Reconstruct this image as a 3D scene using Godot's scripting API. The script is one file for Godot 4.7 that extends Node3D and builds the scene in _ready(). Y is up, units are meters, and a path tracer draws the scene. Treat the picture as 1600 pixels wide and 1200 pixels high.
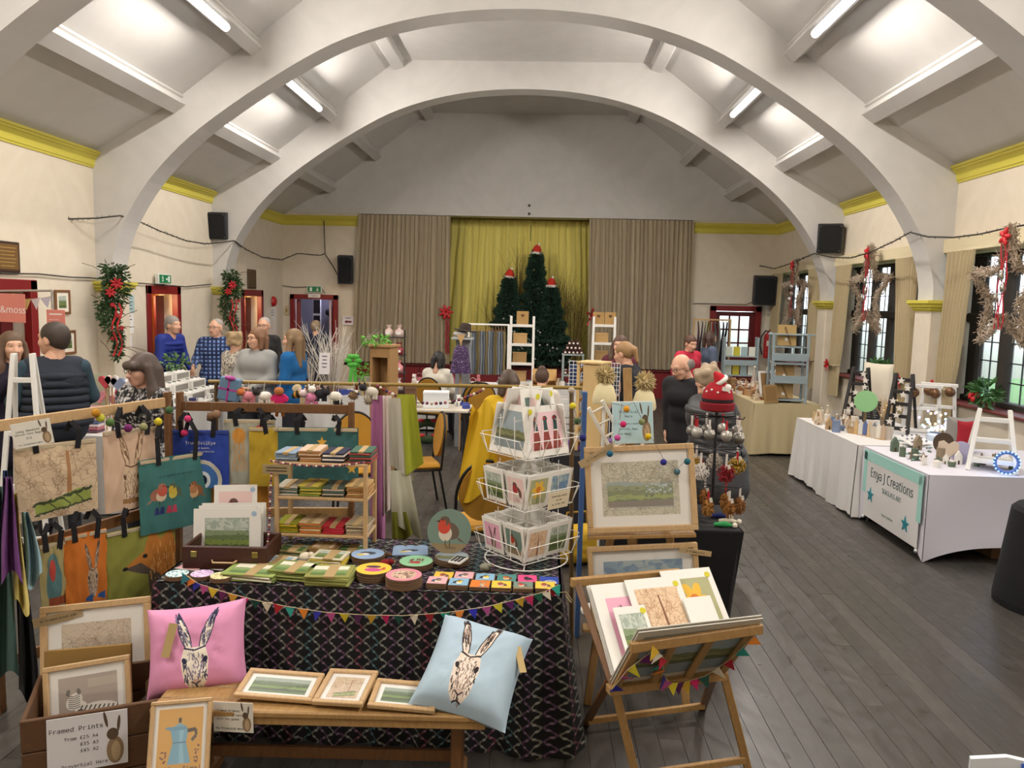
extends Node3D
# A craft fair in a parish hall. Units are metres, y is up, the camera looks towards -z.

const EYE := Vector3(0,2.1,0)
const HALL_X := -0.374          # middle of the hall
const LEFT_X := -5.946
const RIGHT_X := 5.198
const BACK_Z := -17.5
var look := Basis()
var mats := {}
var used := {}
var rng := RandomNumberGenerator.new()

# ---------- pixels of the 1600x1200 photograph to directions ----------
func ray(px: float, py: float) -> Vector3:
	var d := look * Vector3((px - 800.0) / 1200.0, (600.0 - py) / 1200.0,-1.0)
	return d / -d.z
func at(px: float, py: float, depth: float) -> Vector3:
	return EYE + ray(px, py) * depth
func on_h(px: float, py: float, h: float) -> Vector3:
	var d := ray(px, py)
	return EYE + d * ((h - EYE.y) / d.y)
func on_side(px: float, py: float, x: float) -> Vector3:
	var d := ray(px, py)
	return EYE + d * (x / d.x)

# ---------- mesh collector ----------
class MB:
	var v := PackedVector3Array()
	var n := PackedVector3Array()
	var t := PackedVector2Array()
	var c := PackedColorArray()
	var i := PackedInt32Array()
	var col := Color.WHITE
	func vert(p: Vector3, nn: Vector3, uv := Vector2.ZERO) -> int:
		v.append(p); n.append(nn); t.append(uv); c.append(col)
		return v.size() - 1
	func poly(pts: Array, out: Vector3, uvs: Array = []) -> void:
		var nn: Vector3 = (pts[2] - pts[0]).cross(pts[1] - pts[0])
		if nn.length_squared() < 1e-16: return
		nn = nn.normalized()
		var flip := nn.dot(out) < 0.0
		if flip: nn = -nn
		var b := v.size()
		for k in pts.size():
			vert(pts[k], nn, uvs[k] if uvs.size() else Vector2.ZERO)
		for k in range(1, pts.size() - 1):
			i.append(b)
			if flip: i.append(b + k + 1); i.append(b + k)
			else: i.append(b + k); i.append(b + k + 1)
	func quad(a: Vector3, b: Vector3, c2: Vector3, d: Vector3) -> void:  # tl tr br bl seen from the front
		poly([a, b, c2, d], (d - a).cross(b - a), [Vector2(0,0), Vector2(1,0), Vector2(1,1), Vector2(0,1)])
	func box(xf: Transform3D, s: Vector3, bev := 0.0) -> void:
		var h := s * 0.5
		bev = minf(bev, minf(h.x, minf(h.y, h.z)) * 0.9)
		var o := xf.origin
		for ax in 3:
			var b1 := (ax + 1) % 3
			var b2 := (ax + 2) % 3
			for sg in [-1.0,1.0]:
				var p := []
				for q in [[-1,-1], [1,-1], [1,1], [-1,1]]:
					var w := Vector3.ZERO
					w[ax] = sg * h[ax]; w[b1] = q[0] * (h[b1] - bev); w[b2] = q[1] * (h[b2] - bev)
					p.append(xf * w)
				poly(p, (xf.basis[ax]) * sg, [Vector2(0,1), Vector2(1,1), Vector2(1,0), Vector2(0,0)])
		if bev <= 0.0: return
		for ax in 3:   # edges that run along ax
			var b1 := (ax + 1) % 3
			var b2 := (ax + 2) % 3
			for s1 in [-1.0,1.0]:
				for s2 in [-1.0,1.0]:
					var p := []
					for q in [[-1.0,0], [1.0,0], [1.0,1], [-1.0,1]]:
						var w := Vector3.ZERO
						w[ax] = q[0] * (h[ax] - bev)
						w[b1] = s1 * (h[b1] - (bev if q[1] == 1 else 0.0))
						w[b2] = s2 * (h[b2] - (0.0 if q[1] == 1 else bev))
						p.append(xf * w)
					poly(p, xf.basis[b1] * s1 + xf.basis[b2] * s2)
		for sx in [-1.0,1.0]:
			for sy in [-1.0,1.0]:
				for sz in [-1.0,1.0]:
					var e := Vector3(sx, sy, sz)
					var p := []
					for ax in 3:
						var w := e * (h - Vector3.ONE * bev)
						w[ax] = e[ax] * h[ax]
						p.append(xf * w)
					poly(p, xf.basis * e)
	func bar(a: Vector3, b: Vector3, w: float, h: float, up := Vector3.UP, bev := 0.003) -> void:
		var d := (b - a).normalized()
		if absf(d.dot(up)) > 0.98: up = Vector3.BACK
		var sx := up.cross(d).normalized()
		var sy := d.cross(sx)
		box(Transform3D(Basis(sx, sy, d), (a + b) * 0.5), Vector3(w, h, (b - a).length()), bev)
	func tube(pts: Array, rad, sides := 8, caps := true) -> void:
		var m := pts.size()
		var d0: Vector3 = (pts[1] - pts[0]).normalized()
		var e := Vector3.UP if absf(d0.y) < 0.9 else Vector3.RIGHT
		e = (e - d0 * e.dot(d0)).normalized()
		var b := v.size()
		for k in m:
			var d: Vector3 = (pts[mini(k + 1, m - 1)] - pts[maxi(k - 1,0)]).normalized()
			e = (e - d * e.dot(d)).normalized()
			var g := d.cross(e)
			var r: float = rad[k] if rad is Array else rad
			for s in sides + 1:
				var an := TAU * s / sides
				var nn := e * cos(an) + g * sin(an)
				vert(pts[k] + nn * r, nn, Vector2(float(s) / sides, float(k) / (m - 1)))
		for k in m - 1:
			for s in sides:
				var q := b + k * (sides + 1) + s
				i.append_array([q, q + sides + 1, q + 1, q + 1, q + sides + 1, q + sides + 2])
		if caps:
			for k in [0, m - 1]:
				var p := []
				for s in sides: p.append(v[b + k * (sides + 1) + s])
				poly(p, (pts[0] - pts[1]) if k == 0 else (pts[m - 1] - pts[m - 2]))
	func lathe(prof: Array, seg := 16, xf := Transform3D(), smooth := false) -> void:
		var m := prof.size()
		for k in m - 1:
			var b := v.size()
			for e in 2:
				var p: Vector2 = prof[k + e]
				var dd: Vector2 = prof[k + 1] - prof[k]
				if smooth: dd = prof[mini(k + e + 1, m - 1)] - prof[maxi(k + e - 1,0)]
				var nr := Vector2(dd.y, -dd.x).normalized()
				for s in seg + 1:
					var an := TAU * s / seg
					vert(xf * Vector3(p.x * cos(an), p.y, p.x * sin(an)), (xf.basis * Vector3(nr.x * cos(an), nr.y, nr.x * sin(an))).normalized(), Vector2(float(s) / seg, float(k + e) / (m - 1)))
			for s in seg:
				var q := b + s
				i.append_array([q, q + 1, q + seg + 1, q + 1, q + seg + 2, q + seg + 1])
	func ball(xf: Transform3D, r, seg := 12, rings := 8) -> void:
		var rr: Vector3 = r if r is Vector3 else Vector3.ONE * r
		var b := v.size()
		for k in rings + 1:
			var ph := PI * k / rings
			for s in seg + 1:
				var an := TAU * s / seg
				var u := Vector3(sin(ph) * cos(an), -cos(ph), sin(ph) * sin(an))
				vert(xf * (u * rr), (xf.basis * (u / rr)).normalized(), Vector2(float(s) / seg, 1.0 - float(k) / rings))
		for k in rings:
			for s in seg:
				var q := b + k * (seg + 1) + s
				i.append_array([q, q + 1, q + seg + 1, q + 1, q + seg + 2, q + seg + 1])
	func prism(p2: PackedVector2Array, depth: float, xf := Transform3D()) -> void:
		var ids := Geometry2D.triangulate_polygon(p2)
		var lo := p2[0]
		var hi := p2[0]
		for p in p2: lo = lo.min(p); hi = hi.max(p)
		var sz := (hi - lo).max(Vector2(1e-6,1e-6))
		for sg in [1.0,-1.0]:
			var b := v.size()
			var nn: Vector3 = (xf.basis * Vector3(0,0, sg)).normalized()
			for p in p2: vert(xf * Vector3(p.x, p.y, sg * depth * 0.5), nn, Vector2((p.x - lo.x) / sz.x, 1.0 - (p.y - lo.y) / sz.y))
			for k in range(0, ids.size(), 3):
				var a := p2[ids[k]]; var e := p2[ids[k + 1]]; var g := p2[ids[k + 2]]
				var ccw := (e - a).cross(g - a) > 0.0
				i.append(b + ids[k])
				if ccw == (sg > 0.0): i.append(b + ids[k + 2]); i.append(b + ids[k + 1])
				else: i.append(b + ids[k + 1]); i.append(b + ids[k + 2])
		var area := 0.0
		for k in p2.size(): area += p2[k].cross(p2[(k + 1) % p2.size()])
		for k in p2.size():
			var a := p2[k]; var e := p2[(k + 1) % p2.size()]
			var nr := Vector2(e.y - a.y, a.x - e.x) * (1.0 if area > 0.0 else -1.0)
			poly([xf * Vector3(a.x, a.y, depth * 0.5), xf * Vector3(e.x, e.y, depth * 0.5), xf * Vector3(e.x, e.y, -depth * 0.5), xf * Vector3(a.x, a.y, -depth * 0.5)], xf.basis * Vector3(nr.x, nr.y, 0))
	func grid(nu: int, nv: int, f: Callable) -> void:
		var b := v.size()
		var pp := []
		for y in nv + 1:
			for x in nu + 1: pp.append(f.call(float(x) / nu, float(y) / nv))
		for y in nv + 1:
			for x in nu + 1:
				var dx: Vector3 = pp[y * (nu + 1) + mini(x + 1, nu)] - pp[y * (nu + 1) + maxi(x - 1,0)]
				var dy: Vector3 = pp[mini(y + 1, nv) * (nu + 1) + x] - pp[maxi(y - 1,0) * (nu + 1) + x]
				vert(pp[y * (nu + 1) + x], dy.cross(dx).normalized(), Vector2(float(x) / nu, float(y) / nv))
		for y in nv:
			for x in nu:
				var q := b + y * (nu + 1) + x
				i.append_array([q, q + 1, q + nu + 1, q + 1, q + nu + 2, q + nu + 1])
	func add(o: MB, xf := Transform3D()) -> void:
		var b := v.size()
		var nb := xf.basis.inverse().transposed()
		var flip := xf.basis.determinant() < 0.0
		for k in o.v.size():
			v.append(xf * o.v[k]); n.append((nb * o.n[k]).normalized()); t.append(o.t[k]); c.append(o.c[k])
		for k in range(0, o.i.size(), 3):
			i.append(b + o.i[k])
			if flip: i.append(b + o.i[k + 2]); i.append(b + o.i[k + 1])
			else: i.append(b + o.i[k + 1]); i.append(b + o.i[k + 2])
	func mesh() -> ArrayMesh:
		var a := []
		a.resize(Mesh.ARRAY_MAX)
		a[Mesh.ARRAY_VERTEX] = v; a[Mesh.ARRAY_NORMAL] = n; a[Mesh.ARRAY_TEX_UV] = t; a[Mesh.ARRAY_COLOR] = c; a[Mesh.ARRAY_INDEX] = i
		var m := ArrayMesh.new()
		m.add_surface_from_arrays(Mesh.PRIMITIVE_TRIANGLES, a)
		return m

func xf_at(p: Vector3, yaw := 0.0, pitch := 0.0, roll := 0.0) -> Transform3D:   # degrees
	return Transform3D(Basis.from_euler(Vector3(deg_to_rad(pitch), deg_to_rad(yaw), deg_to_rad(roll))), p)
func build(mb: MB, called: String, mat: Material, parent: Node = self) -> MeshInstance3D:
	return inst(mb.mesh(), called, mat, parent)
func inst(me: Mesh, called: String, mat: Material, parent: Node = self) -> MeshInstance3D:
	var o := MeshInstance3D.new()
	o.mesh = me
	o.material_override = mat
	o.name = numbered(called) if parent == self else called
	parent.add_child(o, true)
	return o
func numbered(called: String) -> String:
	var k: int = used.get(called, 0)
	used[called] = k + 1
	return called if k == 0 else "%s_%03d" % [called, k]
func tag(o: Node, label: String, category := "", group := "", kind := "") -> Node:
	if label: o.set_meta("label", label)
	if category: o.set_meta("category", category)
	if group: o.set_meta("group", group)
	if kind: o.set_meta("kind", kind)
	return o
func thing(called: String, xf: Transform3D, label: String, category: String, group := "") -> Node3D:
	var o := Node3D.new()
	o.name = numbered(called)
	add_child(o)
	o.transform = xf
	tag(o, label, category, group)
	return o
func dup(o: Node3D, xf: Transform3D, label := "", group := "") -> Node3D:
	var c: Node3D = o.duplicate()
	c.name = numbered(String(o.name).rstrip("0123456789").trim_suffix("_"))
	add_child(c)
	c.transform = xf
	if label: c.set_meta("label", label)
	if group: c.set_meta("group", group)
	return c
func structure(called: String, xf := Transform3D(), label := "") -> Node3D:
	var o := Node3D.new()
	o.name = called
	add_child(o)
	o.transform = xf
	o.set_meta("kind", "structure")
	if label: o.set_meta("label", label)
	return o
# single-shape parts
func pbox(parent: Node, called: String, mat: Material, p: Vector3, s: Vector3, bev := 0.004, yaw := 0.0, pitch := 0.0, roll := 0.0) -> MeshInstance3D:
	var mb := MB.new()
	mb.box(xf_at(p, yaw, pitch, roll), s, bev)
	return build(mb, called, mat, parent)
func pbar(parent: Node, called: String, mat: Material, a: Vector3, b: Vector3, w: float, h: float, up := Vector3.UP) -> MeshInstance3D:
	var mb := MB.new()
	mb.bar(a, b, w, h, up)
	return build(mb, called, mat, parent)
func ptube(parent: Node, called: String, mat: Material, pts: Array, r, sides := 8) -> MeshInstance3D:
	var mb := MB.new()
	mb.tube(pts, r, sides)
	return build(mb, called, mat, parent)
func plathe(parent: Node, called: String, mat: Material, prof: Array, xf := Transform3D(), seg := 16, smooth := false) -> MeshInstance3D:
	var mb := MB.new()
	mb.lathe(prof, seg, xf, smooth)
	return build(mb, called, mat, parent)
func pball(parent: Node, called: String, mat: Material, p: Vector3, r, seg := 12, rings := 8) -> MeshInstance3D:
	var mb := MB.new()
	mb.ball(Transform3D(Basis(), p), r, seg, rings)
	return build(mb, called, mat, parent)
func pprism(parent: Node, called: String, mat: Material, pts: Array, depth: float, xf := Transform3D()) -> MeshInstance3D:
	var mb := MB.new()
	mb.prism(PackedVector2Array(pts), depth, xf)
	return build(mb, called, mat, parent)

# ---------- materials ----------
func mt(hex: String, rough := 0.8, metal := 0.0) -> StandardMaterial3D:
	var key := "%s/%s/%s" % [hex, rough, metal]
	if mats.has(key): return mats[key]
	var m := StandardMaterial3D.new()
	m.albedo_color = Color(hex)
	m.roughness = rough
	m.metallic = metal
	mats[key] = m
	return m
func noise_tex(a: Color, b: Color, freq: float, seed_: int, size := 256, oct := 4, stretch := Vector2.ONE) -> ImageTexture:
	var f := FastNoiseLite.new()
	f.seed = seed_
	f.noise_type = FastNoiseLite.TYPE_SIMPLEX_SMOOTH
	f.frequency = freq
	f.fractal_octaves = oct
	var im := Image.create(size, size, false, Image.FORMAT_RGB8)
	for y in size:
		for x in size:
			# wrapped on a torus so that repeats meet
			var u := TAU * x / size
			var w := TAU * y / size
			var q := 0.5 + 0.6 * f.get_noise_3d(cos(u) * 40.0 * stretch.x + 200.0, sin(u) * 40.0 * stretch.x + cos(w) * 40.0 * stretch.y, sin(w) * 40.0 * stretch.y)
			im.set_pixel(x, y, a.lerp(b, clampf(q, 0,1)))
	return ImageTexture.create_from_image(im)
func mottled(key: String, a: String, b: String, freq: float, scale: float, rough := 0.85, size := 128, stretch := Vector2.ONE) -> StandardMaterial3D:
	if mats.has(key): return mats[key]
	var m := StandardMaterial3D.new()
	m.albedo_texture = noise_tex(Color(a), Color(b), freq, key.hash() % 1000, size, 4, stretch)
	m.uv1_triplanar = true
	m.uv1_world_triplanar = true
	m.uv1_scale = Vector3.ONE * scale
	m.roughness = rough
	mats[key] = m
	return m
func picture(key: String, tex: Texture2D, rough := 0.7) -> StandardMaterial3D:
	if mats.has(key): return mats[key]
	var m := StandardMaterial3D.new()
	m.albedo_texture = tex
	m.roughness = rough
	mats[key] = m
	return m
func glass_pane(key: String, hex: String, alpha: float) -> StandardMaterial3D:
	if mats.has(key): return mats[key]
	var m := StandardMaterial3D.new()
	m.transparency = BaseMaterial3D.TRANSPARENCY_ALPHA
	m.albedo_color = Color(Color(hex), alpha)
	m.roughness = 0.03
	mats[key] = m
	return m
func glow(hex: String, e: float) -> StandardMaterial3D:
	var m := StandardMaterial3D.new()
	m.albedo_color = Color(hex)
	m.emission_enabled = true
	m.emission = Color(hex)
	m.emission_energy_multiplier = e
	return m
func v3(x: float, y: float, z: float) -> Vector3: return Vector3(x, y, z)
func tp(p: Vector3) -> Transform3D: return Transform3D(Basis(), p)

# ---------- camera, light, exposure ----------
func set_light() -> void:
	var cam := Camera3D.new()
	cam.name = "camera"
	add_child(cam)
	look = Basis(Vector3.UP, deg_to_rad(2.1)) * Basis(Vector3.RIGHT, deg_to_rad(-6.09)) * Basis(Vector3.BACK, deg_to_rad(1.35))
	cam.transform = Transform3D(look, EYE)
	cam.fov = rad_to_deg(2.0 * atan(600.0 / 1200.0))
	cam.near = 0.05
	cam.far = 200.0
	cam.current = true
	var we := WorldEnvironment.new()
	we.name = "world"
	var e := Environment.new()
	var sky := Sky.new()
	var sm := ProceduralSkyMaterial.new()    # overcast winter day
	sm.sky_top_color = Color("aab9cc")
	sm.sky_horizon_color = Color("dde5ee")
	sm.ground_bottom_color = Color("50584a")
	sm.ground_horizon_color = Color("b9c2c6")
	sm.sky_energy_multiplier = 1.0
	sm.ground_energy_multiplier = 1.0
	sky.sky_material = sm
	e.sky = sky
	e.background_mode = Environment.BG_SKY
	e.background_energy_multiplier = SKY
	e.ambient_light_source = Environment.AMBIENT_SOURCE_SKY
	e.tonemap_mode = Environment.TONE_MAPPER_LINEAR
	e.tonemap_exposure = EXPOSURE
	e.sdfgi_enabled = true
	e.ssao_enabled = true
	e.ssil_enabled = true
	we.environment = e
	add_child(we)
const SKY := 6.5
const EXPOSURE := 0.94
const TUBE := 8.6

# ---------- the hall ----------
const BAYS := [2.0,0.85,-2.8,-6.45,-10.1,-13.75,-17.5]
const INTRADOS := [[5.37,2.25], [5.36,2.45], [5.29,2.75], [5.13,3.12], [4.74,3.68], [4.12,4.26], [3.1,4.94], [2.2,5.4], [1.15,5.68], [0.0,5.77]]
const SLOPE := [[5.57,3.9], [4.5,4.53], [2.25,6.2]]

func smooth_arch() -> Array:
	var c := Curve2D.new()
	var p := []
	for q in INTRADOS: p.append(Vector2(q[0], q[1]))
	for q in range(INTRADOS.size() - 2,-1,-1): p.append(Vector2(-INTRADOS[q][0], INTRADOS[q][1]))
	var out := []
	for k in p.size() - 1:
		var p0: Vector2 = p[maxi(k - 1,0)]
		var p3: Vector2 = p[mini(k + 2, p.size() - 1)]
		for s in 5:
			out.append(p[k].cubic_interpolate(p[k + 1], p0, p3, s / 5.0))
	out.append(p[-1])
	return out

func wall_run(parent: Node, mat: Material, x: float, thick: float, z0: float, z1: float, y1: float, holes: Array) -> void:
	# a wall along z with rectangular holes [z_near, z_far, y0, y1]; z0 > z1
	var z := z0
	for h in holes:
		if h[0] < z: pbox(parent, "wall_panel", mat, Vector3(x, y1 / 2, (z + h[0]) / 2), Vector3(thick, y1, z - h[0]), 0.0)
		if h[2] > 0.01: pbox(parent, "wall_panel", mat, Vector3(x, h[2] / 2, (h[0] + h[1]) / 2), Vector3(thick, h[2], h[0] - h[1]), 0.0)
		pbox(parent, "wall_panel", mat, Vector3(x, (h[3] + y1) / 2, (h[0] + h[1]) / 2), Vector3(thick, y1 - h[3], h[0] - h[1]), 0.0)
		z = h[1]
	pbox(parent, "wall_panel", mat, Vector3(x, y1 / 2, (z + z1) / 2), Vector3(thick, y1, z - z1), 0.0)

const WIN_BAYS := [-2.8,-6.45,-10.1,-13.75]    # far edge of the arch before each window
func build_hall() -> void:
	var cream := mottled("cream", "ddd2bf", "d4c8b4", 0.05,0.35,0.75)
	var white := mottled("ceiling white", "cfccc8", "c5c2be", 0.04,0.3,0.6)
	var yellow := mt("cbbf4c", 0.55)
	# floor
	var fl := structure("floor", Transform3D(), "dark grey worn floorboards running the length of the hall")
	pbox(fl, "floor_slab", mt("201e1d", 0.9), Vector3(HALL_X, -0.08,-6.5), Vector3(11.8,0.13,22.6), 0.0)
	var bm := []
	for k in 4:
		var m := StandardMaterial3D.new()
		var a: String = ["3a3632", "36322e", "3e3935", "34302c"][k]
		var b: String = ["4c4843", "46423d", "504c46", "44403b"][k]
		m.albedo_texture = noise_tex(Color(a), Color(b), 0.09,31 + k, 256,5, Vector2(2.2,0.7))
		m.roughness_texture = noise_tex(Color(0.22,0.22,0.22), Color(0.52,0.52,0.52), 0.07,77 + k, 128,5) if k < 2 else bm[k - 2].roughness_texture
		m.roughness = 1.0
		m.metallic_specular = 0.55
		bm.append(m)
	var L := 2.6
	var bmesh := []
	for k in 4:
		var one := MB.new()
		var hw := 0.0571; var hl := L / 2 - 0.0008; var bv := 0.0012
		var lo := -0.012
		var u0 := 0.25 * k
		var tp := [Vector3(-hw + bv, 0,-hl), Vector3(hw - bv, 0,-hl), Vector3(hw - bv, 0, hl), Vector3(-hw + bv, 0, hl)]
		one.poly(tp, Vector3.UP, [Vector2(u0,0), Vector2(u0 + 0.06,0), Vector2(u0 + 0.06,1), Vector2(u0,1)])
		for s in [-1.0,1.0]:
			one.poly([Vector3(s * (hw - bv), 0,-hl), Vector3(s * (hw - bv), 0, hl), Vector3(s * hw, -bv, hl), Vector3(s * hw, -bv, -hl)], Vector3(s, 1,0))
			one.poly([Vector3(s * hw, -bv, -hl), Vector3(s * hw, -bv, hl), Vector3(s * hw, lo, hl), Vector3(s * hw, lo, -hl)], Vector3(s, 0,0))
			one.poly([Vector3(-hw, 0, s * hl), Vector3(hw, 0, s * hl), Vector3(hw, lo, s * hl), Vector3(-hw, lo, s * hl)], Vector3(0,0, s))
		bmesh.append(one)
	var meshes := []
	for k in 4: meshes.append(bmesh[k].mesh())
	var rest := MB.new()
	rng.seed = 5
	var x := LEFT_X + 0.06
	var cnt := 0
	while x < RIGHT_X:
		var z := 1.9 - rng.randf() * L
		while z > BACK_Z - 0.1:
			var p := Vector3(x, 0.0, maxf(z - L / 2, BACK_Z + L / 2))
			p.y = rng.randf_range(-0.0012,0.0)
			var k := rng.randi() % 4
			if x > -2.4 and x < 4.5 and p.z < -2.2 and p.z > -12.6 and cnt < 300:
				var o := inst(meshes[rng.randi() % 4], "floorboard", bm[k], fl)
				o.position = p
				cnt += 1
			else:
				rest.add(bmesh[k], Transform3D(Basis(), p))
			z -= L
		x += 0.1152
	tag(build(rest, "far_floorboards", bm[0], fl), "", "", "", "stuff")
	# walls
	var dh := [[-8.0,-8.85], [-11.38,-12.45], [-15.03,-16.2]]
	var wl := structure("wall_left", Transform3D(), "cream painted left wall with red framed doors")
	var holes := []
	for d in dh: holes.append([d[0] - 0.08, d[1] + 0.08,0.0,2.14])
	wall_run(wl, cream, LEFT_X - 0.15,0.3,4.5, BACK_Z - 0.3,3.98, holes)
	var wr := structure("wall_right", Transform3D(), "cream painted window wall")
	holes = []
	for z in WIN_BAYS: holes.append([z - 0.70, z - 3.55,1.0,2.83])
	wall_run(wr, cream, RIGHT_X + 0.15,0.3,4.5, BACK_Z - 0.3,3.98, holes)
	var wb := structure("wall_back", Transform3D(), "cream lower back wall beside the stage and pale gable above it")
	var zc := BACK_Z - 0.15
	# left of the stage, around the far doorway
	pbox(wb, "wall_panel", cream, Vector3((LEFT_X - 5.70) / 2,2.0, zc), Vector3(-5.70 - LEFT_X, 4.0,0.3), 0.0)
	pbox(wb, "wall_panel", cream, Vector3(-5.21,3.07, zc), Vector3(0.98,1.86,0.3), 0.0)
	pbox(wb, "wall_panel", cream, Vector3(-4.45,2.0, zc), Vector3(0.54,4.0,0.3), 0.0)
	pbox(wb, "wall_panel", cream, Vector3((3.31 + 3.87) / 2,2.0, zc), Vector3(0.56,4.0,0.3), 0.0)
	pbox(wb, "wall_panel", cream, Vector3((3.87 + 4.80) / 2,3.03, zc), Vector3(0.93,1.94,0.3), 0.0)
	pbox(wb, "wall_panel", cream, Vector3((4.80 + RIGHT_X) / 2,2.0, zc), Vector3(RIGHT_X - 4.80,4.0,0.3), 0.0)
	pprism(wb, "gable", white, [Vector2(-5.7,4.0), Vector2(5.7,4.0), Vector2(4.5,4.65), Vector2(2.25,6.3), Vector2(-2.25,6.3), Vector2(-4.5,4.65)], 0.3, Transform3D(Basis(), Vector3(HALL_X, 0, zc + 0.02)))
	for j in [-2.4,0.75]: pbox(wb, "panel_joint", white, Vector3(HALL_X + j, 5.1, zc + 0.172), Vector3(0.012,2.1,0.004), 0.0)
	var we := structure("wall_rear", Transform3D(), "cream wall closing the hall")
	pbox(we, "wall_panel", cream, Vector3(HALL_X, 3.2,2.15), Vector3(11.9,6.4,0.3), 0.0)
	# ceiling
	var ce := structure("ceiling", Transform3D(), "pale barrel of sloping ceiling boards over the hall")
	var pin := [Vector2(-5.75,3.82), Vector2(-4.5,4.56), Vector2(-2.25,6.23), Vector2(2.25,6.23), Vector2(4.5,4.56), Vector2(5.75,3.82)]
	for k in 5:
		var a: Vector2 = pin[k]; var b: Vector2 = pin[k + 1]
		var d := (b - a).orthogonal().normalized() * (-0.15 if true else 0.0)
		if d.y < 0: d = -d
		pprism(ce, "ceiling_slope" if k != 2 else "ceiling_flat", white, [a, b, b + d, a + d], 22.6, Transform3D(Basis(), Vector3(HALL_X, 0,-6.6)))
	# purlins
	var n := 0
	for s in [-1.0,1.0]:
		for q in [[4.44,4.56,0.20,0.15,35.0], [3.42,5.28,0.17,0.15,36.0], [2.25,6.17,0.19,0.15,16.0]]:
			n += 1
			var tr := structure("trim_%d" % n, Transform3D(), "white boxed ceiling purlin running along the hall")
			var ang: float = -q[4] * s
			var ctr := Vector3(HALL_X + s * q[0], q[1], 0)
			var dn := Vector3(0,-1,0).rotated(Vector3.BACK, deg_to_rad(ang))
			for k in BAYS.size() - 1:
				var za: float = BAYS[k] - 0.38
				var zb: float = BAYS[k + 1]
				pbox(tr, "beam", white, ctr + dn * 0.02 + Vector3(0,0, (za + zb) / 2), Vector3(q[2], q[3], za - zb + 0.02), 0.008,0,0, ang)
				pbox(tr, "moulding", white, ctr - dn * 0.03 + Vector3(0,0, (za + zb) / 2), Vector3(q[2] + 0.07,0.05, za - zb + 0.02), 0.006,0,0, ang)
	# arches
	var arc := smooth_arch()
	for k in range(1, BAYS.size() - 1):
		n += 1
		var z: float = BAYS[k] - 0.2
		var tr := structure("trim_%d" % n, Transform3D(Basis(), Vector3(HALL_X, 0, z)), "broad white arched rib spanning the hall on pilasters")
		for s in [-1.0,1.0]:
			var pts := []
			for p in arc:
				if p.x * s >= -0.001: pts.append(p)
			if s > 0: pts.sort_custom(func(a, b): return a.x > b.x)
			else: pts.sort_custom(func(a, b): return a.x < b.x)
			# the sort loses the order where the foot is upright, so order by height there
			pts.sort_custom(func(a, b): return a.y < b.y)
			pts.append(Vector2(0,6.28))
			pts.append(Vector2(s * 2.25,6.28))
			pts.append(Vector2(s * 4.5,4.61))
			pts.append(Vector2(s * 5.62,3.95))
			pts.append(Vector2(s * 5.62,2.25))
			pprism(tr, "arch_rib", white, pts, 0.4)
			pbox(tr, "pilaster", cream, Vector3(s * 5.47,1.06,0), Vector3(0.24,2.12,0.42), 0.01)
			var cp := MB.new()
			for q in [[0.0,0.02,2.12], [0.02,0.035,2.145], [0.05,0.05,2.19], [0.075,0.035,2.225]]:
				cp.box(Transform3D(Basis(), Vector3(s * (5.47 - q[0] / 2), q[2], 0)), Vector3(0.26 + q[0], q[1] + 0.01,0.46 + q[0] * 1.6), 0.004)
			build(cp, "capital", yellow, tr)
	# cornices
	var prof := [Vector2(0,3.72), Vector2(0.015,3.72), Vector2(0.02,3.745), Vector2(0.03,3.75), Vector2(0.04,3.82), Vector2(0.075,3.865), Vector2(0.095,3.87), Vector2(0.095,3.895), Vector2(0.115,3.90), Vector2(0.115,3.93), Vector2(0,3.95)]
	for s in [-1.0,1.0]:
		n += 1
		var tr := structure("trim_%d" % n, Transform3D(), "yellow moulded cornice along the side wall")
		for k in BAYS.size() - 1:
			var za: float = BAYS[k] - 0.4
			var zb: float = BAYS[k + 1]
			var px := []
			for p in prof: px.append(Vector2(-s * p.x, p.y))
			pprism(tr, "cornice", yellow, px, za - zb, Transform3D(Basis(), Vector3(LEFT_X if s < 0 else RIGHT_X, 0, (za + zb) / 2)))
	for e in [[LEFT_X, -4.2], [3.33, RIGHT_X]]:
		n += 1
		var tr := structure("trim_%d" % n, Transform3D(), "yellow moulded cornice on the back wall beside the stage")
		var px := []
		for p in prof: px.append(Vector2(-p.x, p.y))
		pprism(tr, "cornice", yellow, px, e[1] - e[0], Transform3D(Basis(Vector3.UP, PI / 2), Vector3((e[0] + e[1]) / 2,0, BACK_Z)))
	for s in [-1.0,1.0]:
		var bb := structure("baseboard_left" if s < 0 else "baseboard_right", Transform3D(), "dark red skirting board")
		var xx := LEFT_X + 0.012 if s < 0 else RIGHT_X - 0.012
		var runs := [[1.9,-7.95], [-8.9,-11.33], [-12.5,-14.98], [-16.25,-17.4]] if s < 0 else [[1.9,-17.4]]
		for r in runs: pbox(bb, "board", mt("5a1a1c", 0.5), Vector3(xx, 0.08, (r[0] + r[1]) / 2), Vector3(0.024,0.16, r[0] - r[1]), 0.004)
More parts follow.
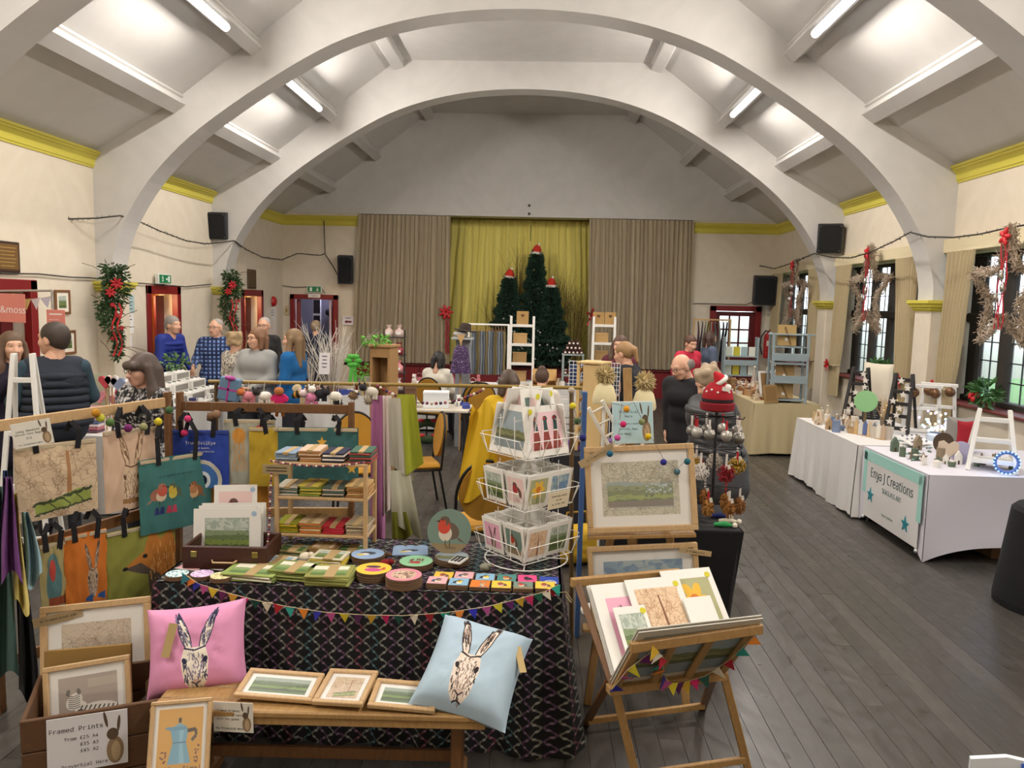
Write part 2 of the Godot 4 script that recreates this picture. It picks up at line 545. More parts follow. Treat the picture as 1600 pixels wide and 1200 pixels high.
	# fluorescent battens on the second purlins
	for s in [-1.0,1.0]:
		for zz in [-1.0,-4.6,-8.25,-11.95]:
			var dn := Vector3(s * -0.58,-0.81,0)
			var base := Vector3(HALL_X + s * 3.42,5.28, zz) + dn * 0.115
			var side: String = "left" if s < 0 else "right"
			var lt := thing("fluorescent_batten", Transform3D(Basis(Vector3.BACK, deg_to_rad(-36.0 * s)), base), "fluorescent tube batten on the ceiling purlin along the %s wall" % ("door" if s < 0 else "window"), "ceiling light", "fluorescent battens on the purlins")
			pbox(lt, "housing", mt("d8d6d0", 0.5), Vector3(0,0.0,0), Vector3(0.09,0.05,1.68), 0.006)
			for e in [-0.79,0.79]: pbox(lt, "end_cap", mt("d8d6d0", 0.5), Vector3(0,-0.045, e), Vector3(0.07,0.06,0.05), 0.006)
			ptube(lt, "tube", glow("fbfbff", 4.0), [Vector3(0,-0.055,-0.765), Vector3(0,-0.055,0.765)], 0.048,14)
			for e in [-1.0,1.0]:      # the bare tube shines downwards and to both sides
				var al := AreaLight3D.new()
				al.name = "light"
				al.area_size = Vector2(1.5,0.05)
				al.light_energy = TUBE
				al.light_color = Color("fff8f0")
				al.shadow_enabled = true
				lt.add_child(al, true)
				al.transform = Transform3D(Basis(Vector3.BACK, e * 0.78), Vector3.ZERO) * Transform3D(Basis(Vector3(0,0,1), Vector3(1,0,0), Vector3(0,1,0)), Vector3.ZERO)
				al.position = Vector3(e * 0.045,-0.105,0)

# ---------- stage, curtains, doors, windows ----------
func drape(mb: MB, top: Callable, bottom: Callable, folds: float, amp: float, nrm: Vector3, sd: int, nu := 120, nv := 10) -> void:
	var f := FastNoiseLite.new()
	f.seed = sd
	f.frequency = 0.9
	mb.grid(nu, nv, func(u, w):
		var p: Vector3 = top.call(u).lerp(bottom.call(u), w)
		var uu: float = u + 0.012 * f.get_noise_2d(u * 14.0, w * 1.2)
		var ph: float = TAU * folds * uu + 2.2 * f.get_noise_1d(u * 11.0)
		return p + nrm * (amp * (0.75 + 0.5 * w) * (sin(ph) + 0.35 * sin(ph * 2.3 + 1.0 + w))))
func text_part(parent: Node, words: String, size: float, p: Vector3, mat: Material, mono := false, yaw := 0.0, called := "lettering") -> MeshInstance3D:
	var tm := TextMesh.new()
	var sf := SystemFont.new()
	sf.font_names = PackedStringArray(["Droid Sans Mono" if mono else "Droid Sans"])
	tm.font = sf
	tm.text = words
	tm.font_size = 32
	tm.pixel_size = size / 40.0
	tm.depth = 0.0006
	tm.curve_step = 4.0
	var o := inst(tm, called, mat, parent)
	o.transform = xf_at(p, yaw)
	return o

func build_fittings() -> void:
	var red := mt("7a1518", 0.45)
	var dred := mt("5c0f14", 0.5)
	var grey := mottled("stage curtain", "b6a88f", "a6987f", 0.2,1.2,0.95)
	grey.rim_enabled = false
	# stage
	var st := structure("stage", Transform3D(), "low stage with a dark red boarded front")
	pbox(st, "stage_front", red, v3(-0.44,0.30,-17.46), v3(7.6,0.60,0.06), 0.0)
	for k in 12: pbox(st, "panel_rail", dred, v3(-4.1 + k * 0.665,0.30,-17.425), v3(0.04,0.6,0.012), 0.002)
	pbox(st, "stage_edge", dred, v3(-0.44,0.62,-17.44), v3(7.6,0.045,0.12), 0.01)
	pbox(st, "stage_floor", mt("4a3a2c", 0.7), v3(-0.44,0.6,-19.2), v3(8.2,0.06,3.4), 0.0)
	pbox(st, "stage_back", mt("cfc8b4"), v3(-0.44,2.6,-20.9), v3(8.4,4.0,0.1), 0.0)
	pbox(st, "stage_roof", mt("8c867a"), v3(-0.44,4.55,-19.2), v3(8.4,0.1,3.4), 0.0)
	for s in [-4.6,3.72]: pbox(st, "stage_wing", mt("cfc8b4"), v3(s, 2.6,-19.4), v3(0.1,4.0,3.1), 0.0)
	for q in [["left", -4.19,-4.34,-2.10,-2.08,21.0, "taupe stage curtain hanging beside the far open doorway"], ["right", 1.0,1.06,3.31,3.36,24.0, "taupe stage curtain hanging beside the glazed red door"]]:
		var mb := MB.new()
		drape(mb, func(u): return v3(lerpf(q[1], q[3], u), 3.98,-17.42), func(u): return v3(lerpf(q[2], q[4], u), 0.66,-17.42), q[5], 0.035, Vector3.BACK, int(q[5]), 220,12)
		tag(build(mb, "stage_curtain", grey), q[6], "curtain")
	var yb := MB.new()
	drape(yb, func(u): return v3(lerpf(-2.5,1.4, u), 4.0,-18.2), func(u): return v3(lerpf(-2.7,1.6, u), 0.66,-18.2), 24.0,0.035, Vector3.BACK, 9,240,12)
	tag(build(yb, "backdrop_curtain", mottled("yellow curtain", "e8dd80", "dacd6c", 0.2,1.2,0.8)), "yellow green backdrop curtain behind the Christmas trees", "curtain")
	var vp := thing("curtain_track", tp(v3(-0.5,4.06,-18.1)), "pale yellow heading board above the yellow backdrop curtain", "curtain track")
	pbox(vp, "board", mt("d8d27a", 0.6), Vector3.ZERO, v3(3.9,0.09,0.03), 0.004)
	var cr := thing("stage_pull_cord", tp(at(829,370,17.6)), "dark pull cord hanging in the middle of the backdrop curtain", "cord")
	ptube(cr, "cord", mt("2a2822"), [v3(0,0.25,0), v3(0,-0.1,0)], 0.008,6)
	# sockets on the gable
	for q in [[827,321], [827,334]]:
		var o := thing("socket_plate", tp(at(q[0], q[1], 17.46)), "small dark fixing plate on the gable above the stage", "fixing", "fixing plates above the stage")
		pbox(o, "plate", mt("555049"), Vector3.ZERO, v3(0.05,0.05,0.03), 0.006)
	# doors on the left wall
	var dz := [[-8.0,-8.85], [-11.38,-12.45], [-15.03,-16.2]]
	var pine := [mottled("pine a", "c98f3e", "a86a24", 0.06,0.8,0.5,128, Vector2(2.5,0.5)), mottled("pine b", "d49c49", "b87c30", 0.06,0.8,0.5,128, Vector2(2.5,0.5))]
	for k in 3:
		var z0: float = dz[k][0]; var z1: float = dz[k][1]
		var d := structure("door_%d" % (k + 1), tp(v3(LEFT_X, 0, (z0 + z1) / 2)), "red framed doorway on the left wall")
		var w := z0 - z1
		for s in [-1.0,1.0]: pbox(d, "door_post", red, v3(-0.02,1.11, s * (w / 2 - 0.06)), v3(0.1,2.22,0.12), 0.006)
		pbox(d, "door_head", red, v3(-0.02,2.16,0), v3(0.1,0.13, w), 0.006)
		# pine boarded lobby beyond
		var nb := 7
		for b in nb: pbox(d, "pine_board", pine[b % 2], v3(-0.42,1.1, w / 2 - (b + 0.5) * (w / nb)), v3(0.03,2.2, w / nb - 0.006), 0.003)
		pbox(d, "lobby_floor", mt("3a3532"), v3(-0.3,-0.01,0), v3(0.5,0.02, w), 0.0)
		pbox(d, "lobby_ceiling", mt("b8b0a0"), v3(-0.36,2.24,0), v3(0.4,0.04, w), 0.0)
		for s in [-1.0,1.0]: pbox(d, "lobby_side", pine[0], v3(-0.36,1.1, s * (w / 2 + 0.02)), v3(0.4,2.24,0.03), 0.0)
		if k > 0:      # the lobby lamp
			pball(d, "lamp", glow("ffe2b0", 2.0), v3(-0.3,2.12, w * 0.2), 0.05)
			lamp(d, v3(-0.3,2.0, w * 0.2), "ffdca8", 0.55,0.05)
		# the leaf, folded back over the far half
		pbox(d, "door_leaf", dred, v3(-0.22,1.04,-w * 0.5 + 0.12 + (w - 0.24) * 0.16), v3(0.04,2.06, (w - 0.24) * 0.32), 0.004)
		pball(d, "knob", mt("b89a4a", 0.3,0.9), v3(-0.185,1.0,-w * 0.5 + 0.12 + (w - 0.24) * 0.28), 0.028)
	# far doorway on the back wall and the glazed door on the right
	var fd := structure("door_4", tp(v3(-5.21,0, BACK_Z)), "open red double doorway to a dark lobby")
	for s in [-1.0,1.0]: pbox(fd, "door_post", red, v3(s * 0.5,1.08,0.02), v3(0.1,2.16,0.1), 0.006)
	pbox(fd, "door_head", red, v3(0,2.11,0.02), v3(1.1,0.11,0.1), 0.006)
	pbox(fd, "door_leaf", red, v3(-0.40,1.03,-0.1), v3(0.1,2.04,0.05), 0.004,20.0)
	pbox(fd, "door_leaf", red, v3(0.42,1.03,-0.1), v3(0.07,2.04,0.05), 0.004,-30.0)
	pbox(fd, "door_edge", mt("d9c6d0", 0.4), v3(0.345,1.03,-0.08), v3(0.05,2.02,0.03), 0.004)
	pbox(fd, "lobby_floor", mt("3a3532"), v3(0,-0.01,-1.1), v3(2.0,0.02,2.0), 0.0)
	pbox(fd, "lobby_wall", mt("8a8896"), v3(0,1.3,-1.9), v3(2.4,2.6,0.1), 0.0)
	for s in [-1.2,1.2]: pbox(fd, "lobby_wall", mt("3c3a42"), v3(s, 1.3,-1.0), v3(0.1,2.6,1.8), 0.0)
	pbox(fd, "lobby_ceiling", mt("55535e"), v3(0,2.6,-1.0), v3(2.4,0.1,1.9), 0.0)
	pbox(fd, "window_frame", mt("dfe4ea", 0.4), v3(-0.24,1.68,-1.0), v3(0.2,0.8,0.03), 0.004)
	for y in [1.5,1.88]: pbox(fd, "window_pane", mt("1f1d26", 0.2), v3(-0.24, y, -0.982), v3(0.16,0.33,0.01), 0.0)
	pbox(fd, "notice", mt("a9cdd0"), v3(-0.24,1.15,-0.98), v3(0.2,0.24,0.01), 0.0)
	pball(fd, "lamp", glow("e8e6ff", 2.0), v3(0.3,2.45,-0.9), 0.06)  # added glowing ball and light, unseen source to brighten the dark lobby
	lamp(fd, v3(0.3,2.3,-0.9), "e0dcff", 0.7,0.06)
	var coats := MB.new()
	rng.seed = 4
	for k in 9: coats.ball(tp(v3(rng.randf_range(-0.1,0.35), rng.randf_range(1.45,2.0), -1.1 + rng.randf_range(-0.1,0.1))), v3(rng.randf_range(0.06,0.14), rng.randf_range(0.08,0.2), 0.08), 10,7)
	build(coats, "dark_coats", mt("15161a", 0.95), fd)  # dark coats hanging in the lobby
	var rd := structure("door_5", tp(v3(4.335,0, BACK_Z)), "dark red glazed door in the back wall")
	for s in [-1.0,1.0]: pbox(rd, "door_post", red, v3(s * 0.5,1.06,0.02), v3(0.13,2.12,0.1), 0.006)
	pbox(rd, "door_head", red, v3(0,2.07,0.02), v3(1.13,0.12,0.1), 0.006)
	pbox(rd, "door_bottom", dred, v3(0,0.5,-0.05), v3(0.9,1.0,0.045), 0.004)
	for s in [-0.39,0.39]: pbox(rd, "stile", dred, v3(s, 1.5,-0.05), v3(0.12,1.0,0.045), 0.004)
	pbox(rd, "top_rail", dred, v3(0,1.95,-0.05), v3(0.7,0.1,0.045), 0.004)
	for s in [-0.11,0.11]: pbox(rd, "glazing_bar", dred, v3(s, 1.45,-0.05), v3(0.035,0.92,0.04), 0.003)
	for y in [1.3,1.6]: pbox(rd, "glazing_bar", dred, v3(0, y, -0.05), v3(0.68,0.035,0.04), 0.003)
	for a in 3:
		for b in 3: pbox(rd, "window_pane", glass_pane("door glass", "dfe8f2", 0.15), v3(-0.225 + a * 0.225,1.15 + b * 0.3,-0.05), v3(0.19,0.27,0.006), 0.0)
	pbox(rd, "porch_floor", mt("5a5852"), v3(0,-0.02,-1.3), v3(2.2,0.04,2.4), 0.0)
	# windows on the right wall
	var stone := mottled("dark stone", "37322c", "2a2521", 0.15,2.0,0.8)
	var lead := mt("2b2d30", 0.6)
	var pane := glass_pane("leaded glass", "d5e3ee", 0.12)
	var cloth := mottled("window curtain", "b7a684", "a89876", 0.2,1.5,0.95)
	var wn := 0
	for wz in WIN_BAYS:
		wn += 1
		var zf: float = wz - 3.55
		var zn: float = wz - 0.70
		var w := structure("window_%d" % wn, Transform3D(), "dark stone mullioned window with leaded lights")
		var X := RIGHT_X + 0.25
		pbox(w, "window_head", stone, v3(X, 2.83, (zf + zn) / 2), v3(0.14,0.08, zn - zf), 0.01)
		pbox(w, "window_foot", stone, v3(X, 1.03, (zf + zn) / 2), v3(0.14,0.08, zn - zf), 0.01)
		pbox(w, "transom", stone, v3(X, 2.04, (zf + zn) / 2), v3(0.15,0.12, zn - zf), 0.02)
		for k in 5:
			var zz: float = zf + 0.15 + k * 0.6375
			var mw := 0.24 if k == 0 or k == 4 else 0.20
			pbox(w, "mullion", stone, v3(X, 1.93, zz), v3(0.10,1.84, mw), 0.03)
		for k in 4:
			var zz: float = zf + 0.15 + 0.31875 + k * 0.6375
			for r in [[1.07,1.98,4], [2.10,2.79,3]]:
				var hh: float = r[1] - r[0]
				pbox(w, "window_pane", pane, v3(X + 0.02, (r[0] + r[1]) / 2, zz), v3(0.005, hh, 0.46), 0.0)
				var cm := MB.new()
				cm.box(tp(v3(X + 0.012, (r[0] + r[1]) / 2, zz)), v3(0.012, hh, 0.014))
				for e in range(1, r[2]): cm.box(tp(v3(X + 0.012, r[0] + hh * e / r[2], zz)), v3(0.011,0.014,0.46))
				build(cm, "lead_came", lead, w)
		pbox(w, "window_sill", mt("6a2a26", 0.5), v3(RIGHT_X + 0.07,0.985, (zf + zn) / 2), v3(0.32,0.035, zn - zf + 0.04), 0.01)
		pbox(w, "curtain_pelmet", mt("d9cba8", 0.7), v3(RIGHT_X - 0.06,2.93, (zf + zn) / 2 - 0.02), v3(0.12,0.17,3.2), 0.005)
		# a pair of tied curtains
		for e in 2:
			var zo: float = zf - 0.02 if e == 0 else zn + 0.02
			var dir := 1.0 if e == 0 else -1.0
			var name_: String = ["beyond the farthest arch", "in the bay beyond the second arch", "in the bay beyond the first arch", "in the nearest bay"][3 - wn + 0] if wn < 4 else "in the far corner bay"
			var which: String = ["far edge", "near edge"][e]
			var cu := thing("window_curtain", tp(v3(RIGHT_X - 0.11,0, zo)), "taupe curtain at the %s of the window %s" % [which, name_], "curtain", "window curtains")
			var mb := MB.new()
			var tie := 1.15
			mb.grid(70,30, func(u, v):
				var y: float = lerpf(2.85,0.62, v)
				var wd: float
				if y > tie: wd = lerpf(0.36,0.64, pow((y - tie) / (2.85 - tie), 0.8))
				else: wd = lerpf(0.40,0.36, clampf((y - 0.62) / (tie - 0.62), 0,1))
				var amp: float = 0.032
				return v3(sin(u * TAU * 7.0 + 0.6 * sin(v * 3.0)) * amp + 0.01 * sin(u * 40.0), y, dir * (u * wd + 0.02 * sin(v * 7.0 + u * 3.0))))
			build(mb, "cloth", cloth, cu)
			var band := MB.new()
			band.tube([v3(0.05,1.17, dir * -0.02), v3(-0.055,1.15, dir * 0.02), v3(-0.06,1.14, dir * 0.34), v3(0.03,1.16, dir * 0.38)], 0.018,6)
			build(band, "tie_band", cloth, cu)
			var bow := thing("ribbon_bow", Transform3D(Basis(Vector3.UP, -PI / 2), v3(RIGHT_X - 0.2,1.16, zo + dir * 0.1)), "red bow at the %s of the window %s" % [which, name_], "bow", "red bows on the window curtains")
			make_bow(bow, 0.13)
	# outside
	var gd := structure("ground_outside", Transform3D(), "garden lawn beyond the windows")
	pbox(gd, "lawn", mottled("lawn", "6f9a4a", "5c843e", 0.2,0.5,0.95), v3(17.5,-0.3,-8.0), v3(24.0,0.2,40.0), 0.0)
	var gw := structure("wall_garden", Transform3D(), "pale stone garden wall")
	var gs := [mt("a9b0b4"), mt("b9bec0"), mt("98a0a6")]
	rng.seed = 8
	for r in 6:
		for k in 18:
			pbox(gw, "stone", gs[rng.randi() % 3], v3(14.0,-0.05 + r * 0.3,1.5 - k * 1.25 - (r % 2) * 0.6), v3(0.4,0.28,1.2), 0.03)
	for k in 5:
		var hb := thing("garden_shrub", tp(v3(12.2 + 0.3 * (k % 2), -0.2,-3.0 - k * 3.6)), "green garden shrub seen through the leaded windows", "shrub", "shrubs in the garden")
		var mb := MB.new()
		rng.seed = 90 + k
		for q in 240:
			var dv := v3(rng.randfn(), absf(rng.randfn()), rng.randfn()).normalized()
			var p := v3(dv.x * 0.8,0.3 + dv.y * 1.2, dv.z * 1.3) * rng.randf_range(0.75,1.05)
			mb.ball(Transform3D(Basis.from_euler(dv * 3.0), p), v3(0.16,0.03,0.1), 6,4)
		build(mb, "foliage", mt("4d7340", 0.9), hb)
		ptube(hb, "stem", mt("4a3a2a"), [v3(0,0,0), v3(0,0.9,0)], 0.05,6)
	build_wall_things()

func lamp(o: Node, p: Vector3, hex: String, e: float, s: float) -> void:
	var l := OmniLight3D.new()
	l.name = "light"
	l.light_color = Color(hex)
	l.light_energy = e
	l.light_size = s
	l.omni_range = 20.0
	l.omni_attenuation = 2.0
	l.shadow_enabled = true
	o.add_child(l, true)
	l.position = p
func make_bow(o: Node3D, s: float) -> void:
	# loops, a knot and tails; faces +z
	var rm := mt("c01f26", 0.35)
	for k in 5:
		var an := TAU * k / 5.0 + 0.3
		var mb := MB.new()
		var d := v3(cos(an), sin(an), 0)
		var pts := []
		for q in 9:
			var f := q / 8.0 * PI
			pts.append(d * (s * 0.55 * sin(f)) + d.cross(Vector3.BACK) * (s * 0.22 * cos(f) * sin(f)) + v3(0,0, s * 0.22 * sin(f) * (1.0 if q < 5 else 0.4)))
		for q in 8: mb.bar(pts[q], pts[q + 1], 0.28 * s, 0.004, d.cross(Vector3.BACK), 0.0)
		build(mb, "loop", rm, o)
	pball(o, "knot", rm, v3(0,0, s * 0.1), s * 0.12)
	for e in [-1.0,1.0]:
		var mb := MB.new()
		for q in 4: mb.bar(v3(e * s * 0.12 * q, -s * 0.25 * q, 0), v3(e * s * 0.12 * (q + 1), -s * 0.25 * (q + 1), s * 0.06 * (q % 2)), 0.004,0.16 * s, Vector3.RIGHT, 0.0)
		build(mb, "tail", rm, o)

# ---------- things on the walls ----------
func sag(a: Vector3, b: Vector3, drop: float, n := 14) -> Array:
	var out := []
	for k in n + 1:
		var u := float(k) / n
		out.append(a.lerp(b, u) - v3(0, drop * 4.0 * u * (1.0 - u), 0))
	return out
func speaker(p: Vector3, s: Vector3, yaw: float, label: String) -> void:
	var o := thing("wall_speaker", xf_at(p, yaw, 8.0), label, "speaker")
	pbox(o, "cabinet", mt("26272a", 0.6), v3(0,0,-s.z / 2), s, 0.012)
	pbox(o, "grille", mt("0c0d10", 0.8), v3(0,0,0.004), v3(s.x * 0.86, s.y * 0.9,0.016), 0.006)
	for e in [[-1,-1], [1,-1], [1,1], [-1,1]]: pball(o, "screw", mt("8a8a8a", 0.3,0.8), v3(e[0] * s.x * 0.4, e[1] * s.y * 0.42,0.014), 0.009,8,6)
	pbar(o, "bracket", mt("1c1c1e"), v3(0,-0.02,-s.z), v3(0,-0.02,-s.z - 0.12), 0.05,0.05)
func foliage(mb: MB, p: Vector3, sp: Vector3, n: int, ll: float, lw: float, droop := 0.3) -> void:
	for k in n:
		var d := v3(rng.randfn(), rng.randfn(), rng.randfn()).normalized()
		var o := p + d * sp * sqrt(rng.randf())
		var dir := (d + v3(0,-droop, 0.2)).normalized()
		leaf(mb, o, dir, ll * rng.randf_range(0.6,1.3), lw * rng.randf_range(0.7,1.2))
func leaf(mb: MB, o: Vector3, dir: Vector3, ll: float, lw: float) -> void:
	var sd := dir.cross(v3(rng.randfn(), rng.randfn(), rng.randfn())).normalized()
	var up := sd.cross(dir)
	var tip := o + dir * ll - up * ll * 0.15
	var mid := o + dir * ll * 0.5 + up * ll * 0.06
	mb.poly([o, mid + sd * lw * 0.5, tip], up)
	mb.poly([o, mid - sd * lw * 0.5, tip], up)
func swag(p: Vector3, ln: float, yaw: float, label: String, sd: int) -> void:
	rng.seed = sd
	var o := thing("evergreen_swag", xf_at(p, yaw), label, "wall swag")
	var gm := MB.new()
	for k in 26:
		var u := k / 25.0
		var w := 0.14 * sin(PI * minf(1.0,0.25 + u * 0.85)) + 0.03
		foliage(gm, v3(0.05 * sin(u * 9.0), ln * (0.5 - u), 0.09), v3(w, ln * 0.04,0.08), int(70 * (1.0 - u * 0.6)), 0.075,0.03)
	build(gm, "foliage", mottled("swag green", "2c4a28", "466039", 0.3,6.0,0.8), o)
	var tw := MB.new()
	for k in 16:
		var u := rng.randf()
		var a := v3(rng.randf_range(-0.1,0.1), ln * (0.5 - u), 0.08)
		var d := v3(rng.randf_range(-1,1), rng.randf_range(-0.6,0.9), 0.4).normalized()
		tw.tube([a, a + d * 0.15 + v3(0,0.02,0), a + d * 0.3], 0.004,5)
	build(tw, "twigs", mt("6a5138"), o)
	for k in 6:
		var b := Node3D.new()
		b.name = "bow"
		o.add_child(b, true)
		b.position = v3(rng.randf_range(-0.06,0.12), ln * ([0.32,0.22,0.08,-0.04,-0.18,-0.3][k]), 0.2)
		var rb := MB.new()
		for q in 7:
			var an := TAU * q / 7.0
			rb.ball(Transform3D(Basis(Vector3.BACK, an), v3(cos(an), sin(an), 0.2) * 0.045), v3(0.042,0.02,0.02), 8,6)
		build(rb, "petals", mt("a3121c", 0.5), b)
		b.scale = Vector3.ONE * [0.95,0.8,0.4,0.35,0.4,0.3][k]
	var tr := MB.new()
	for e in [0.0,0.06]:
		var pts := []
		for q in 9: pts.append(v3(e + 0.03 * sin(q * 1.3), ln * 0.1 - ln * 0.075 * q, 0.17))
		for q in 8: tr.bar(pts[q], pts[q + 1], 0.022,0.003, Vector3.BACK, 0.0)
	build(tr, "ribbon_tails", mt("c01f26", 0.4), o)
func star_points(r0: float, r1: float, n := 5, turn := 0.0) -> Array:
	var out := []
	for k in n * 2:
		var an := PI / 2 + PI * k / n + turn
		var r := r0 if k % 2 == 0 else r1
		out.append(Vector2(cos(an) * r, sin(an) * r))
	return out
func star_wreath(p: Vector3, r: float, yaw: float, label: String, sd: int) -> void:
	rng.seed = sd
	var o := thing("twig_star_wreath", xf_at(p, yaw), label, "wreath", "twig star wreaths in the windows")
	var pts := star_points(r, r * 0.42)
	var tm := [mt("a3917d", 0.95), mt("bcab98", 0.95), mt("84725f", 0.95)]
	for k in 10:
		var a := v3(pts[k].x, pts[k].y, 0); var b := v3(pts[(k + 1) % 10].x, pts[(k + 1) % 10].y, 0)
		var mb := MB.new()
		for q in 170:
			var u := rng.randf()
			var d := (b - a).normalized()
			var c := a.lerp(b, u) + v3(rng.randfn(), rng.randfn(), rng.randfn()) * 0.022
			var e := (d * rng.randf_range(-1,1) + v3(rng.randfn(), rng.randfn(), rng.randfn()) * 0.45).normalized()
			mb.bar(c - e * 0.05, c + e * 0.05,0.006,0.006, Vector3.UP, 0.0)
		mb.tube([a, b], 0.02,6)
		build(mb, "twig_arm", tm[k % 3], o)
	var rb := MB.new()
	for e in [-0.05,0.0,0.06]:
		for q in 8: rb.bar(v3(e + 0.02 * sin(q * 1.7 + e * 40.0), r * 0.75 - r * 0.17 * q, 0.05), v3(e + 0.02 * sin((q + 1) * 1.7 + e * 40.0), r * 0.75 - r * 0.17 * (q + 1), 0.05), 0.02,0.003, Vector3.BACK, 0.0)
	build(rb, "ribbon", mt("a81c2a", 0.5), o)
	for q in [v3(0.0, r * 0.25,0.06), v3(-0.05,-r * 0.1,0.07), v3(0.04, r * 0.05,0.06)]: pball(o, "bauble", mt("c9c6c0", 0.15,0.9), q, v3(0.028,0.06,0.028))
	var bow := Node3D.new(); bow.name = "bow"; o.add_child(bow, true); bow.position = v3(0.02, r * 0.85,0.06)
	var lp := MB.new()
	for q in 5:
		var an := TAU * q / 5.0
		lp.ball(Transform3D(Basis(Vector3.BACK, an), v3(cos(an), sin(an), 0.3) * 0.05), v3(0.05,0.025,0.022), 8,6)
	build(lp, "loops", mt("c01f26", 0.4), bow)
func sheet(called: String, xf: Transform3D, w: float, h: float, hex: String, label: String, category: String, lines := [], group := "") -> Node3D:
	# a notice: lines = [[words, size, y, hex]]
	var o := thing(called, xf, label, category, group)
	pbox(o, "paper", mt(hex), v3(0,0,0.002), v3(w, h, 0.004), 0.0)
	for l in lines:
		if l[0] == "": pbox(o, "lettering", mt("5a5560"), v3(0, l[2], 0.0048), v3(w * l[1], h * 0.05,0.001), 0.0)
		else: text_part(o, l[0], l[1], v3(0, l[2], 0.0048), mt("3a3540"))
	return o
func garland_wire(called: String, pts: Array, r: float, spikes: bool, hex: String, label: String, cat: String, sd: int) -> void:
	rng.seed = sd
	var o := thing(called, tp(pts[0]), label, cat)
	var loc := []
	for p in pts: loc.append(p - pts[0])
	var mb := MB.new()
	mb.tube(loc, r, 6)
	build(mb, "wire", mt(hex, 0.7), o)
	if not spikes: return
	var sp := MB.new()
	for k in loc.size() - 1:
		var d: Vector3 = loc[k + 1] - loc[k]
		var n := int(d.length() / 0.035)
		for q in n:
			var c: Vector3 = loc[k] + d * (q + rng.randf()) / maxf(n, 1)
			var e := v3(rng.randfn(), rng.randfn(), rng.randfn()).normalized() * 0.032
			sp.tube([c, c + e], [0.004,0.0025], 4, false)
	tag(build(sp, "bulbs", mt("37332c", 0.6), o), "", "", "", "stuff")

